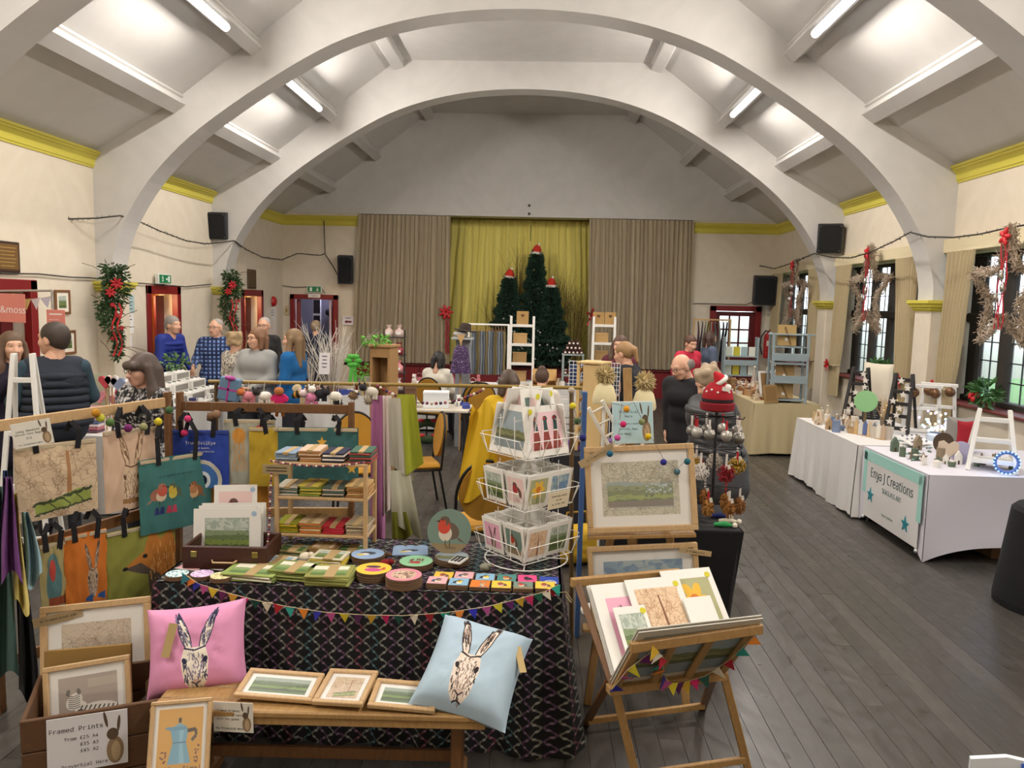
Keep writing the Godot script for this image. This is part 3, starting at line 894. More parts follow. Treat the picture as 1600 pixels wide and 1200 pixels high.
func build_wall_things() -> void:
	# speakers
	speaker(at(337,353,13.62), v3(0.36,0.47,0.26), 4.0, "black wall speaker on the arch by the door wall")
	speaker(at(1297,373,13.62), v3(0.40,0.50,0.26), -14.0, "black wall speaker on the arch by the window wall")
	speaker(at(539,422,17.2), v3(0.33,0.62,0.28), 10.0, "tall black speaker on the back wall beside the taupe curtain")
	speaker(at(1196,455,17.0), v3(0.47,0.62,0.3), -8.0, "black speaker in the far corner above the fire extinguisher")
	# garland wires
	var L := func(px, py): return on_side(px, py, LEFT_X + 0.32)
	var R := func(px, py): return on_side(px, py, RIGHT_X - 0.42)
	var a := []
	for q in [[-60,318], [0,324], [60,335], [110,342], [150,341], [188,337]]: a.append(at(q[0], q[1], lerpf(8.6,10.0, clampf((q[0] + 60) / 248.0,0,1))))
	for q in [[215,345], [250,361], [290,376], [320,381], [345,379], [365,376]]: a.append(at(q[0], q[1], lerpf(10.3,13.7, (q[0] - 200) / 165.0)))
	for q in [[385,390], [410,402], [440,406], [465,396], [500,399], [508,396]]: a.append(at(q[0], q[1], lerpf(14.0,17.3, (q[0] - 370) / 138.0)))
	garland_wire("light_string", a, 0.010, true, "3a362e", "dark string of unlit bulbs draped along the door wall arches", "light string", 3)
	a = []
	for q in [[1187,415], [1210,420], [1235,412], [1272,396], [1300,402], [1330,403], [1360,394], [1395,378], [1422,363]]: a.append(at(q[0], q[1], lerpf(17.2,10.0, (q[0] - 1187) / 235.0) if q[0] < 1272 else lerpf(13.6,10.0, (q[0] - 1272) / 150.0)))
	for q in [[1450,370], [1490,371], [1530,366], [1570,357], [1610,350]]: a.append(at(q[0], q[1], lerpf(9.8,8.4, (q[0] - 1422) / 190.0)))
	garland_wire("light_string", a, 0.010, true, "3a362e", "dark string of unlit bulbs draped along the window wall arches", "light string", 4)
	a = []
	for q in [[0,427], [60,428], [110,433], [140,434], [200,441], [290,448], [330,444]]: a.append(on_side(q[0], q[1], LEFT_X + 0.03))
	garland_wire("cable", a, 0.008, false, "3a3430", "thin dark cable looped along the cream door wall", "cable", 5)
	a = []
	for q in [[410,455], [432,455], [441,446], [460,449], [482,448], [500,448], [508,458]]: a.append(at(q[0], q[1], 17.46))
	garland_wire("cable", a, 0.008, false, "4a443c", "thin cable above the far open doorway", "cable", 6)
	a = []
	for q in [[506,345], [508,397], [520,415], [528,430]]: a.append(at(q[0], q[1], 17.44))
	garland_wire("cable", a, 0.010, false, "2c2926", "black speaker cable running down the back wall", "cable", 7)
	a = []
	for q in [[1083,474], [1130,475], [1165,476], [1180,470]]: a.append(at(q[0], q[1], 17.46))
	garland_wire("cable", a, 0.008, false, "4a443c", "thin cable above the glazed red door", "cable", 8)
	# swags on the left arches
	swag(at(176,487,9.95), 1.15,35.0, "evergreen swag with red bows on the arch between the doors", 11)
	swag(at(358,478,13.6), 1.15,35.0, "evergreen swag with red bows beside the fire alarm wall", 12)
	# star wreaths hanging in the windows
	star_wreath(at(1572,455,8.05), 0.64,-90.0, "large twig star wreath with red ribbon in the nearest window", 21)
	star_wreath(at(1357,458,11.9), 0.70,-90.0, "twig star wreath with red ribbon in the window between the two arches", 22)
	star_wreath(at(1240,462,15.2), 0.68,-90.0, "twig star wreath with red ribbon in the far corner window", 23)
	# exit signs, notices, plaques
	for q in [[on_side(258,436, LEFT_X + 0.10), 90.0,0.36, "green exit sign with running figure over the pine lined doorway"], [at(491,452,17.42), 0.0,0.30, "green exit sign with arrow over the far open doorway"]]:
		var o := thing("exit_sign", xf_at(q[0], q[1]), q[3], "exit sign")
		pbox(o, "sign_box", mt("d8d8d2", 0.5), v3(0,0,-0.03), v3(q[2] + 0.04,0.16,0.06), 0.006)
		pbox(o, "sign_face", mt("1c7a4c", 0.4), v3(0,0,0.003), v3(q[2], 0.125,0.008), 0.002)
		var fg := mt("eef4ee", 0.5)
		var x0: float = -q[2] * 0.25
		if q[1] > 1.0:
			pball(o, "figure", fg, v3(x0,0.035,0.008), v3(0.011,0.011,0.003))
			var mb := MB.new()
			for l in [[0,0.025,0.005,-0.01], [0,0.02,0.03,0.005], [0,0.02,-0.025,0.01], [0.005,-0.01,0.028,-0.03], [0.005,-0.01,-0.02,-0.045]]: mb.bar(v3(x0 + l[0], l[1], 0.008), v3(x0 + l[2], l[3], 0.008), 0.01,0.003, Vector3.BACK, 0.0)
			build(mb, "figure", fg, o)
			pbox(o, "door_mark", fg, v3(q[2] * 0.3,0,0.008), v3(0.05,0.09,0.003), 0.0)
			pprism(o, "arrow", fg, [Vector2(-0.02,0.01), Vector2(0.02,0.01), Vector2(0.02,0.022), Vector2(0.04,0), Vector2(0.02,-0.022), Vector2(0.02,-0.01), Vector2(-0.02,-0.01)], 0.003, tp(v3(0.03,0,0.008)))
		else:
			pbox(o, "door_mark", fg, v3(x0,0,0.008), v3(0.05,0.085,0.003), 0.0)
			pprism(o, "arrow", fg, [Vector2(-0.008,0.04), Vector2(0.008,0.04), Vector2(0.008,-0.01), Vector2(0.03,-0.01), Vector2(0,-0.045), Vector2(-0.03,-0.01), Vector2(-0.008,-0.01)], 0.003, tp(v3(q[2] * 0.25,0,0.008)))
	var br := mt("5a4630", 0.6)
	var pl := thing("wall_plaque", xf_at(on_side(8,401, LEFT_X + 0.01), 90.0), "dark framed honours board high on the cream wall", "plaque")
	pbox(pl, "frame", mt("3a2418", 0.5), v3(0,0,0.01), v3(0.42,0.34,0.03), 0.006)
	pbox(pl, "panel", mt("6e4f26", 0.5), v3(0,0,0.022), v3(0.36,0.28,0.012), 0.003)
	for k in 6: pbox(pl, "lettering", mt("b09050", 0.5), v3(0,0.1 - k * 0.04,0.029), v3(0.28 - 0.03 * (k % 3), 0.008,0.002), 0.0)
	pl = thing("wall_plaque", xf_at(on_side(393,436, LEFT_X + 0.01), 90.0), "plain brown plaque on the cream wall beyond the far swag", "plaque")
	pbox(pl, "panel", br, v3(0,0,0.012), v3(0.42,0.36,0.024), 0.008)
	pbox(pl, "border", mt("4a3826", 0.6), v3(0,0,0.006), v3(0.45,0.39,0.012), 0.004)
	for q in [[98,472, "framed photograph hanging beside the nearest red door, upper one", 0.2], [107,535, "framed photograph hanging under another behind the vested man", 0.26]]:
		var o := thing("framed_photograph", xf_at(on_side(q[0], q[1], LEFT_X + 0.02), 90.0), q[2], "picture")
		frame_parts(o, 0.30,0.30,0.03,0.02, mt("7a5230", 0.5), mt("e6dfd0"), 0.045, picture("tex landscape", art("landscape")))
	sheet("wall_notice", xf_at(on_side(201,475, LEFT_X + 0.006), 90.0), 0.30,0.26, "a9c4c4", "pale blue notice above the other notices on the door wall", "notice", [["", 0.5,0.08], ["", 0.7,0.03], ["", 0.6,-0.02], ["", 0.7,-0.07]])
	sheet("wall_notice", xf_at(on_side(198,505, LEFT_X + 0.006), 90.0), 0.36,0.30, "e9e6e2", "white notice with black writing under the pale blue notice", "notice", [["", 0.6,0.10], ["", 0.75,0.05], ["", 0.5,0.0], ["", 0.6,-0.06]])
	for q in [[on_side(198,535, LEFT_X + 0.006), 90.0,1.0, "white notice with dark red arrow on the door wall"], [at(544,501,17.46), 0.0,-1.0, "white notice with dark red arrow beside the far doorway"]]:
		var o := sheet("arrow_notice", xf_at(q[0], q[1]), 0.26,0.20, "e4dfe2", q[3], "notice", [["", 0.6,0.07], ["", 0.4,0.05]])
		var s: float = q[2]
		pprism(o, "arrow", mt("6a1428"), [Vector2(-0.08 * s, 0.015), Vector2(0.03 * s, 0.015), Vector2(0.03 * s, 0.035), Vector2(0.085 * s, -0.005), Vector2(0.03 * s, -0.045), Vector2(0.03 * s, -0.025), Vector2(-0.08 * s, -0.025)], 0.003, tp(v3(0,-0.02,0.006)))
	sheet("door_sign", xf_at(at(491,462,17.40), 0.0), 0.28,0.09, "d9d3d0", "pale sign on the head of the far doorway reading Toilets", "sign", [["Toilets", 0.06,0.0]])
	sheet("wall_notice", xf_at(on_side(426,490, LEFT_X + 0.006), 90.0), 0.24,0.30, "dcd6c6", "pale notice below the red fire alarm bell", "notice", [["", 0.6,0.08], ["", 0.7,0.03], ["", 0.6,-0.03]])
	sheet("wall_notice", xf_at(at(1200,495,17.46), 0.0), 0.12,0.22, "d4c9ae", "small notice above the fire extinguisher", "notice", [["", 0.5,0.06], ["", 0.6,0.02]])
	var sw := thing("light_switch", xf_at(at(448,485,17.46), 0.0), "brown switch plate beside the far doorway", "switch")
	pbox(sw, "plate", mt("c9b48c"), Vector3.ZERO, v3(0.07,0.20,0.02), 0.006)
	pbox(sw, "rocker", mt("8a7048"), v3(0,0,0.012), v3(0.03,0.08,0.012), 0.004)
	var bell := thing("fire_alarm_bell", xf_at(on_side(427,471, LEFT_X + 0.02), 90.0), "round red fire alarm bell on the door wall", "alarm bell")
	plathe(bell, "gong", mt("b02020", 0.35), [Vector2(0,0.07), Vector2(0.06,0.068), Vector2(0.10,0.045), Vector2(0.115,0.0)], Transform3D(Basis(Vector3.RIGHT, PI / 2), Vector3.ZERO), 20, true)
	pbox(bell, "back_box", mt("8a1818", 0.5), v3(0,-0.06,0.0), v3(0.1,0.1,0.05), 0.006)
	var fe := thing("fire_extinguisher", tp(at(1199,540,17.25)), "red fire extinguisher with black hose in the far corner", "fire extinguisher")
	plathe(fe, "cylinder", mt("a81c20", 0.3), [Vector2(0,-0.28), Vector2(0.075,-0.28), Vector2(0.085,-0.26), Vector2(0.085,0.2), Vector2(0.06,0.26), Vector2(0.025,0.28), Vector2(0.025,0.31), Vector2(0,0.31)], Transform3D(), 18)
	pbox(fe, "label", mt("d9d0c8"), v3(0,0.05,0.08), v3(0.09,0.12,0.012), 0.003)
	ptube(fe, "hose", mt("1c1c1c", 0.6), [v3(0.0,0.31,0), v3(-0.06,0.33,0.02), v3(-0.15,0.2,0.03), v3(-0.17,0.0,0.03), v3(-0.12,-0.2,0.03)], 0.016,8)
	ptube(fe, "handle", mt("2a2a2a", 0.5), [v3(0,0.31,0), v3(0.05,0.36,0.02), v3(0.12,0.40,0.03)], 0.012,8)
	var fb := thing("ribbon_bow", tp(at(699,500,17.385)), "red ribbon bow with long tails at the edge of the taupe curtain", "bow")
	var bw := Node3D.new(); bw.name = "bow"; fb.add_child(bw); bw.position = v3(-0.03,0.18,0.05)
	var lp := MB.new()
	for q in 7:
		var an := TAU * q / 7.0
		lp.ball(Transform3D(Basis(Vector3.BACK, an), v3(cos(an), sin(an), 0.3) * 0.09), v3(0.085,0.035,0.03), 8,6)
	build(lp, "loops", mt("b8242a", 0.4), bw)
	var tl := MB.new()
	for e in [-0.02,0.03]:
		for q in 7: tl.bar(v3(e, 0.15 - q * 0.13,0.04), v3(e + 0.012 * (-1) ** q, 0.15 - (q + 1) * 0.13,0.04), 0.035,0.004, Vector3.BACK, 0.0)
	build(tl, "ribbon_tails", mt("8f1620", 0.4), fb)
	var f2 := thing("ribbon_bow", tp(at(926,492,17.40)), "red ribbon bow on the taupe curtain behind the second white ladder shelf", "bow")
	make_bow(f2,0.24)

# ---------- prints: small pictures drawn in code ----------
class Cv:
	var im: Image
	var s: int
	var sy: int
	func _init(w: int, bg: Color, h := 0) -> void:
		s = w
		sy = h if h > 0 else w
		im = Image.create(s, sy, false, Image.FORMAT_RGB8)
		im.fill(bg)
	func ell(cx: float, cy: float, rx: float, ry: float, c: Color, rot := 0.0) -> void:
		var p := []
		for k in 28:
			var an := TAU * k / 28.0
			var q := Vector2(cos(an) * rx, sin(an) * ry).rotated(deg_to_rad(rot))
			p.append(Vector2(cx, cy) + q)
		poly(p, c)
	func poly(pts: Array, c: Color) -> void:
		var lo := 1e9
		var hi := -1e9
		for p in pts:
			lo = minf(lo, p.y); hi = maxf(hi, p.y)
		for y in range(maxi(0, int(lo * sy)), mini(sy, int(hi * sy) + 1)):
			var yy := (y + 0.5) / sy
			var xs := []
			for k in pts.size():
				var a: Vector2 = pts[k]; var b: Vector2 = pts[(k + 1) % pts.size()]
				if (a.y <= yy) != (b.y <= yy): xs.append(a.x + (yy - a.y) / (b.y - a.y) * (b.x - a.x))
			xs.sort()
			for k in range(0, xs.size() - 1,2):
				var x0 := maxi(0, int(round(xs[k] * s)))
				var x1 := mini(s, int(round(xs[k + 1] * s)))
				if x1 > x0: im.fill_rect(Rect2i(x0, y, x1 - x0,1), c)
	func line(pts: Array, w: float, c: Color) -> void:
		for k in pts.size() - 1:
			var a: Vector2 = pts[k]; var b: Vector2 = pts[k + 1]
			var n := (b - a).orthogonal().normalized() * w * 0.5
			if w * s < 1.6:
				var m := int((b - a).length() * s) + 1
				for q in m + 1:
					var p := a.lerp(b, float(q) / m)
					if p.x >= 0 and p.x < 1 and p.y >= 0 and p.y < 1: im.set_pixel(int(p.x * s), int(p.y * sy), c)
			else:
				poly([a + n, b + n, b - n, a - n], c)
	func rect(x0: float, y0: float, x1: float, y1: float, c: Color) -> void:
		im.fill_rect(Rect2i(int(x0 * s), int(y0 * sy), int((x1 - x0) * s), int((y1 - y0) * sy)), c)
var arts := {}
func V(x: float, y: float) -> Vector2: return Vector2(x, y)
func wig(a: Vector2, b: Vector2, amp: float, n := 10) -> Array:
	var out := []
	for k in n + 1: out.append(a.lerp(b, float(k) / n) + Vector2(rng.randf_range(-amp, amp), rng.randf_range(-amp, amp)) * (0.0 if k == 0 or k == n else 1.0))
	return out
func draw_map(c: Cv, n: int, inks: Array) -> void:
	for k in n:
		var a := Vector2(rng.randf(), rng.randf())
		var an := rng.randf() * TAU
		var b := a + Vector2(cos(an), sin(an)) * rng.randf_range(0.1,0.6)
		c.line(wig(a, b, 0.025,12), 0.004, inks[k % inks.size()])
func draw_hills(c: Cv, x0: float, x1: float, y0: float, y1: float, cols: Array) -> void:
	for k in cols.size():
		var ya := lerpf(y0, y1, float(k) / cols.size())
		var pts := []
		for q in 15: pts.append(V(lerpf(x0, x1, q / 14.0), ya + rng.randf_range(-0.025,0.025)))
		pts.append(V(x1, y1)); pts.append(V(x0, y1))
		c.poly(pts, Color(cols[k]))
	for k in 60:
		var p := V(rng.randf_range(x0, x1), rng.randf_range(y0 + 0.02, y1))
		c.ell(p.x, p.y, rng.randf_range(0.008,0.03), rng.randf_range(0.004,0.014), Color(cols[k % cols.size()]).darkened(rng.randf_range(0.0,0.45)))
func draw_hare(c: Cv, ox: float, oy: float, k: float, ink: Color, fur: Color, pale: Color) -> void:
	var T := func(x, y): return V(ox + x * k, oy + y * k)
	# ears
	for e in [[-0.15,-0.62], [0.19,-0.64]]:
		var base: Vector2 = T.call(e[0] * 0.45,-0.12)
		var tip: Vector2 = T.call(e[0] * 1.35, e[1])
		var d := tip - base
		var nn := d.orthogonal().normalized()
		var p := []
		for q in 9: p.append(base + d * q / 8.0 + nn * k * 0.058 * sin(PI * (0.2 + 0.8 * q / 8.0)))
		for q in 9: p.append(base + d * (8 - q) / 8.0 - nn * k * 0.052 * sin(PI * (0.2 + 0.8 * (8 - q) / 8.0)))
		c.poly(p, pale)
		c.line(p + [p[0]], 0.012 * k, ink)
		for q in 34:
			var u := rng.randf() * 0.85
			var o := base + d * u + nn * k * rng.randf_range(-0.045,0.045)
			c.line([o, o + d * 0.16 + nn * 0.01], 0.012 * k, ink if q % 2 == 0 else fur)
		c.poly([tip, tip - d * 0.2 + nn * k * 0.035, tip - d * 0.2 - nn * k * 0.03], ink)
	# head
	var h := [T.call(-0.13,-0.13), T.call(0.13,-0.13), T.call(0.165,0.02), T.call(0.15,0.2), T.call(0.125,0.33), T.call(0.07,0.41), T.call(-0.07,0.41), T.call(-0.125,0.33), T.call(-0.15,0.2), T.call(-0.165,0.02)]
	c.poly(h, pale)
	for q in 230:
		var a := rng.randf() * TAU
		var r := sqrt(rng.randf())
		var p: Vector2 = T.call(cos(a) * r * 0.145,0.13 + sin(a) * r * 0.26)
		var side := absf(cos(a) * r)
		c.line([p, p + V(rng.randf_range(-0.02,0.02), rng.randf_range(0.02,0.06)) * k], 0.009 * k, ink if side > 0.62 and q % 3 else (fur if q % 2 else pale.lightened(0.3)))
	for s in [-1.0,1.0]:
		var ec: Vector2 = T.call(s * 0.125,0.04)
		c.ell(ec.x, ec.y, 0.026 * k, 0.042 * k, ink, s * 20.0)
		c.line([T.call(s * 0.08,0.12), T.call(s * 0.03,0.30)], 0.014 * k, fur)
	c.line([T.call(-0.13,-0.13), T.call(0,-0.09), T.call(0.13,-0.13)], 0.02 * k, ink)
	var nc: Vector2 = T.call(0,0.33)
	c.ell(nc.x, nc.y, 0.055 * k, 0.035 * k, Color("c9b0a4"))
	c.line([T.call(-0.05,0.32), T.call(0,0.355), T.call(0.05,0.32)], 0.013 * k, ink)
	c.line([T.call(0,0.355), T.call(0,0.40), T.call(-0.05,0.42)], 0.013 * k, ink)
	c.line([T.call(0,0.40), T.call(0.05,0.42)], 0.013 * k, ink)
func draw_bird(c: Cv, x: float, y: float, k: float, back: Color, breast: Color, belly: Color, s := 1.0) -> void:
	c.poly([V(x + s * 0.30 * k, y + 0.28 * k), V(x + s * 0.46 * k, y + 0.34 * k), V(x + s * 0.18 * k, y + 0.12 * k)], back)
	c.ell(x + s * 0.08 * k, y + 0.05 * k, 0.24 * k, 0.19 * k, back, s * 35.0)
	c.ell(x - s * 0.03 * k, y + 0.12 * k, 0.16 * k, 0.18 * k, belly)
	c.ell(x - s * 0.06 * k, y - 0.04 * k, 0.15 * k, 0.17 * k, breast)
	c.ell(x - s * 0.05 * k, y - 0.18 * k, 0.125 * k, 0.11 * k, back)
	c.ell(x - s * 0.11 * k, y - 0.13 * k, 0.09 * k, 0.08 * k, breast)
	c.poly([V(x - s * 0.16 * k, y - 0.2 * k), V(x - s * 0.27 * k, y - 0.16 * k), V(x - s * 0.16 * k, y - 0.14 * k)], Color("3a2c22"))
	c.ell(x - s * 0.1 * k, y - 0.2 * k, 0.02 * k, 0.02 * k, Color("0e0c0a"))
	for e in [-0.02,0.08]: c.line([V(x + e * k, y + 0.27 * k), V(x + e * k, y + 0.42 * k)], 0.02 * k, Color("4a3a2a"))
func speckle(c: Cv, n: int, cols: Array, r0: float, r1: float, x0 := 0.0, y0 := 0.0, x1 := 1.0, y1 := 1.0) -> void:
	for k in n: c.ell(rng.randf_range(x0, x1), rng.randf_range(y0, y1), rng.randf_range(r0, r1), rng.randf_range(r0, r1) * 0.6, Color(cols[k % cols.size()]), rng.randf() * 180.0)
func art(kind: String) -> Texture2D:
	if arts.has(kind): return arts[kind]
	rng.seed = kind.hash()
	var c: Cv
	match kind:
		"hare pink": c = Cv.new(320, Color("d791b6")); draw_hare(c, 0.52,0.60,0.86, Color("2c2b48"), Color("76708c"), Color("e6dccb"))
		"hare blue": c = Cv.new(320, Color("a7bccb")); draw_hare(c, 0.46,0.60,0.86, Color("2a2224"), Color("8a7468"), Color("ddcdbd"))
		"hare tan": c = Cv.new(256, Color("cfb096")); draw_hare(c, 0.45,0.55,0.9, Color("6a4c38"), Color("a98a6c"), Color("d9bf9f")); c.rect(0.3,0.86,0.75,0.92, Color("9a7048"))
		"hare orange":
			c = Cv.new(256, Color("cf7427")); draw_hare(c, 0.62,0.60,0.75, Color("54453c"), Color("7a6a5e"), Color("c7ab8e"))
			for e in [0.45,0.75]: c.poly([V(e, 0.9), V(e + 0.16,0.86), V(e + 0.16,0.98), V(e, 0.94), V(e - 0.02,0.98)], Color("2f5a9a"))
		"map hills":
			c = Cv.new(320, Color("cbb495")); draw_map(c, 130,[Color("7d5a40"), Color("6a5444"), Color("a88a68"), Color("8f6a4c")])
			c.poly([V(0.60,0.12), V(0.64,0.12), V(0.66,0.75), V(0.60,0.75)], Color("a5774f"))
			c.poly([V(0.2,0.78), V(0.45,0.74), V(0.75,0.64), V(0.9,0.7), V(0.9,0.82), V(0.55,0.9), V(0.22,0.93)], Color("93a04c"))
			for q in 50: c.ell(lerpf(0.2,0.9, q / 49.0), lerpf(0.80,0.66, q / 49.0) + rng.randf_range(-0.02,0.02), 0.02,0.014, Color("39432a"))
			for q in 40: c.ell(lerpf(0.22,0.9, q / 39.0), lerpf(0.94,0.83, q / 39.0) + rng.randf_range(-0.015,0.01), 0.02,0.012, Color("424c2e"))
			for q in [0.35,0.52,0.68]: c.line([V(q, 0.76 - (q - 0.35) * 0.2), V(q + 0.12,0.88 - (q - 0.35) * 0.2)], 0.014, Color("3f4a2a"))
		"map": c = Cv.new(320, Color("c9b8a0")); draw_map(c, 170,[Color("8a7460"), Color("7a6656"), Color("a89478"), Color("94604a")]); c.rect(0.33,0.42,0.375,0.75, Color("3a342e"))
		"map warm": c = Cv.new(256, Color("d9bd9c")); draw_map(c, 150,[Color("96684a"), Color("b07c58"), Color("8a6a4c")]); c.poly([V(0.5,0.12), V(0.53,0.12), V(0.60,1.0), V(0.52,1.0)], Color("7a5238"))
		"map landscape":
			c = Cv.new(384, Color("c3bda6"), 288); draw_map(c, 260,[Color("55503f"), Color("7a735c"), Color("6a6450"), Color("8f8870")])
			c.poly([V(0.06,0.38), V(0.3,0.36), V(0.6,0.42), V(0.92,0.40), V(0.92,0.86), V(0.08,0.84)], Color("8d9c96"))
			draw_hills(c, 0.07,0.92,0.44,0.80,["7f8c5a", "66743c", "8a9a48", "5a6636"])
			c.poly([V(0.07,0.74), V(0.92,0.72), V(0.92,0.84), V(0.08,0.84)], Color("726558"))
			speckle(c, 60,["a9b8b4", "c3d0d2", "6e7c70"], 0.01,0.03,0.55,0.42,0.9,0.6)
		"sea": c = Cv.new(256, Color("93a7ae")); speckle(c, 240,["86a0b0", "a9b7b8", "7c96ac", "9fb0b0", "6f8ba6"], 0.03,0.12); speckle(c, 60,["5f7fa8", "6f8fb4"], 0.02,0.06,0.5,0.3,1.0,0.6)
		"landscape": c = Cv.new(256, Color("a9b3a6"), 192); speckle(c, 60,["b9c0b4", "98a498"], 0.04,0.12,0,0,1,0.4); draw_hills(c, 0,1,0.35,1.0,["7d8c6a", "5f7048", "74843c", "4a5a34", "5a6c3a"])
		"green landscape": c = Cv.new(256, Color("8f9d8e"), 192); draw_hills(c, 0,1,0.25,1.0,["51683f", "3f5a2e", "6a8a36", "2f4424", "4a6a2c"])
		"grey landscape": c = Cv.new(256, Color("8b979c"), 192); draw_hills(c, 0,1,0.5,0.75,["6a6e4a", "7c7c50", "565a40"]); c.rect(0,0.75,1,1, Color("7d878a"))
		"zebra":
			c = Cv.new(256, Color("a8988c")); c.rect(0.5,0.1,1,0.3, Color("b5a79a"))
			c.ell(0.66,0.86,0.36,0.2, Color("e8e2d6")); c.ell(0.26,0.58,0.13,0.2, Color("e8e2d6"), 20.0); c.ell(0.36,0.72,0.12,0.16, Color("e8e2d6"), -30.0)
			for q in 9: c.line([V(0.40 + q * 0.075,0.70 + 0.01 * q), V(0.34 + q * 0.08,0.84), V(0.36 + q * 0.08,1.0)], 0.026, Color("25221f"))
			for q in 7: c.line([V(0.16,0.44 + q * 0.045), V(0.25,0.47 + q * 0.045), V(0.36,0.42 + q * 0.05)], 0.015, Color("25221f"))
			for e in [0.16,0.34]: c.ell(e, 0.36,0.035,0.075, Color("4a443c"), 10.0 if e < 0.2 else -10.0)
			c.ell(0.36,0.84,0.06,0.06, Color("2a2522")); c.ell(0.08,0.9,0.16,0.09, Color("9a3c3c")); c.ell(0.45,0.93,0.08,0.05, Color("9a3c3c"))
		"coffee":
			c = Cv.new(256, Color("d6a13a"), 384)
			c.poly([V(0.28,0.36), V(0.68,0.36), V(0.64,0.56), V(0.76,0.9), V(0.24,0.9), V(0.34,0.56)], Color("6fa9c4"))
			c.poly([V(0.28,0.36), V(0.14,0.32), V(0.20,0.30), V(0.34,0.30), V(0.62,0.30), V(0.68,0.36)], Color("5f9ab8"))
			c.poly([V(0.48,0.36), V(0.58,0.36), V(0.56,0.56), V(0.62,0.9), V(0.5,0.9)], Color("8cc0d4"))
			c.poly([V(0.34,0.30), V(0.48,0.24), V(0.62,0.30)], Color("6fa9c4")); c.rect(0.45,0.16,0.52,0.24, Color("3a2a1e"))
			c.line([V(0.66,0.38), V(0.84,0.36), V(0.86,0.46), V(0.76,0.54)], 0.06, Color("3a2a22")); c.line([V(0.34,0.56), V(0.64,0.56)], 0.02, Color("3f7c98"))
			for q in 26: c.ell(0.08 + 0.12 * rng.randf() if q % 2 else 0.84 + 0.1 * rng.randf(), rng.randf_range(0.62,0.9), 0.022,0.014, Color("6a2a1e"))
		"pheasants":
			c = Cv.new(256, Color("e2bfc4"))
			for q in 3:
				var x := 0.2 + q * 0.3
				c.poly([V(x - 0.05,0.35), V(x + 0.05,0.35), V(x + 0.14,1.0), V(x - 0.13,1.0)], Color("8c3d33"))
				c.poly([V(x - 0.05,0.2), V(x + 0.05,0.2), V(x + 0.06,0.5), V(x - 0.06,0.5)], Color("2c4a48"))
				c.ell(x, 0.18,0.07,0.075, Color("33403c")); c.ell(x - 0.02,0.17,0.035,0.04, Color("a02a28")); c.rect(x - 0.065,0.49, x + 0.065,0.53, Color("e6e0d6"))
		"robin pink": c = Cv.new(192, Color("e2c4c0")); draw_bird(c, 0.5,0.5,1.1, Color("6a4c44"), Color("b03438"), Color("d9c9b8"))
		"robin green": c = Cv.new(256, Color("6c8378")); c.rect(0,0.78,1,1, Color("8c7a5c")); draw_bird(c, 0.44,0.44,0.95, Color("5e5044"), Color("c0402c"), Color("c9bfae"))
		"stone hares": c = Cv.new(192, Color("64807a")); draw_hare(c, 0.42,0.55,0.8, Color("3c4440"), Color("a89c8c"), Color("cfc4b2"))
		"daffodil":
			c = Cv.new(192, Color("a7a67c"))
			for q in 6: c.ell(0.5 + 0.2 * cos(q * TAU / 6), 0.42 + 0.2 * sin(q * TAU / 6), 0.17,0.1, Color("e0b23c"), q * 60.0)
			c.ell(0.5,0.42,0.13,0.13, Color("d07828")); c.rect(0.48,0.6,0.53,1, Color("6f8440"))
		"ears pink": c = Cv.new(192, Color("e0a6bc")); draw_hare(c, 0.5,0.72,0.95, Color("4a3430"), Color("7a5c50"), Color("8f7264"))
		"teal birds":
			c = Cv.new(320, Color("3c706c"))
			draw_bird(c, 0.26,0.46,0.42, Color("a06a54"), Color("c25a48"), Color("d8c0a4"), -1.0)
			draw_bird(c, 0.44,0.46,0.36, Color("55604a"), Color("c9b040"), Color("c9b850"), 1.0)
			draw_bird(c, 0.74,0.5,0.4, Color("8a5a38"), Color("b07a50"), Color("d0a878"), 1.0)
			for q in [[0.2, "26306a"], [0.27, "26306a"], [0.36, "b03a52"], [0.43, "b03a52"]]: c.poly([V(q[0], 0.66), V(q[0] + 0.04,0.66), V(q[0] + 0.05,0.76), V(q[0] - 0.02,0.76)], Color(q[1]))
		"evil eye": c = Cv.new(320, Color("27419a")); c.ell(0.55,0.86,0.34,0.36, Color("c9c4b4")); c.ell(0.55,0.86,0.27,0.29, Color("3f6fb0")); c.ell(0.55,0.86,0.15,0.16, Color("d6dde0")); c.ell(0.55,0.86,0.09,0.1, Color("15203c"))
		"jellyfish":
			c = Cv.new(256, Color("a6a596"))
			for q in [[0.3,0.25, "c98a3a"], [0.72,0.2, "c95a5c"]]:
				c.ell(q[0], q[1], 0.13,0.12, Color(q[2]))
				for e in 6: c.line(wig(V(q[0] - 0.1 + e * 0.04, q[1] + 0.05), V(q[0] - 0.12 + e * 0.05, q[1] + 0.55), 0.02,8), 0.015, Color(q[2]).lightened(0.1))
		"teal stars":
			c = Cv.new(256, Color("35605f"), 160)
			for q in [[0.3,0.4], [0.55,0.25], [0.8,0.4], [0.92,0.7]]:
				var p := []
				for e in star_points(0.07,0.03): p.append(V(q[0] + e.x, q[1] - e.y * 1.5))
				c.poly(p, Color("d9a640"))
			c.ell(0.1,0.5,0.06,0.12, Color("d9a640")); c.ell(0.13,0.46,0.05,0.1, Color("35605f"))
		"gull bag": c = Cv.new(256, Color("a89a68")); c.ell(0.5,0.62,0.3,0.36, Color("5c7f80")); c.ell(0.46,0.34,0.2,0.18, Color("5c7f80")); c.ell(0.44,0.42,0.13,0.17, Color("b8463c")); c.rect(0.3,0.86,1,1, Color("9a4a2c"))
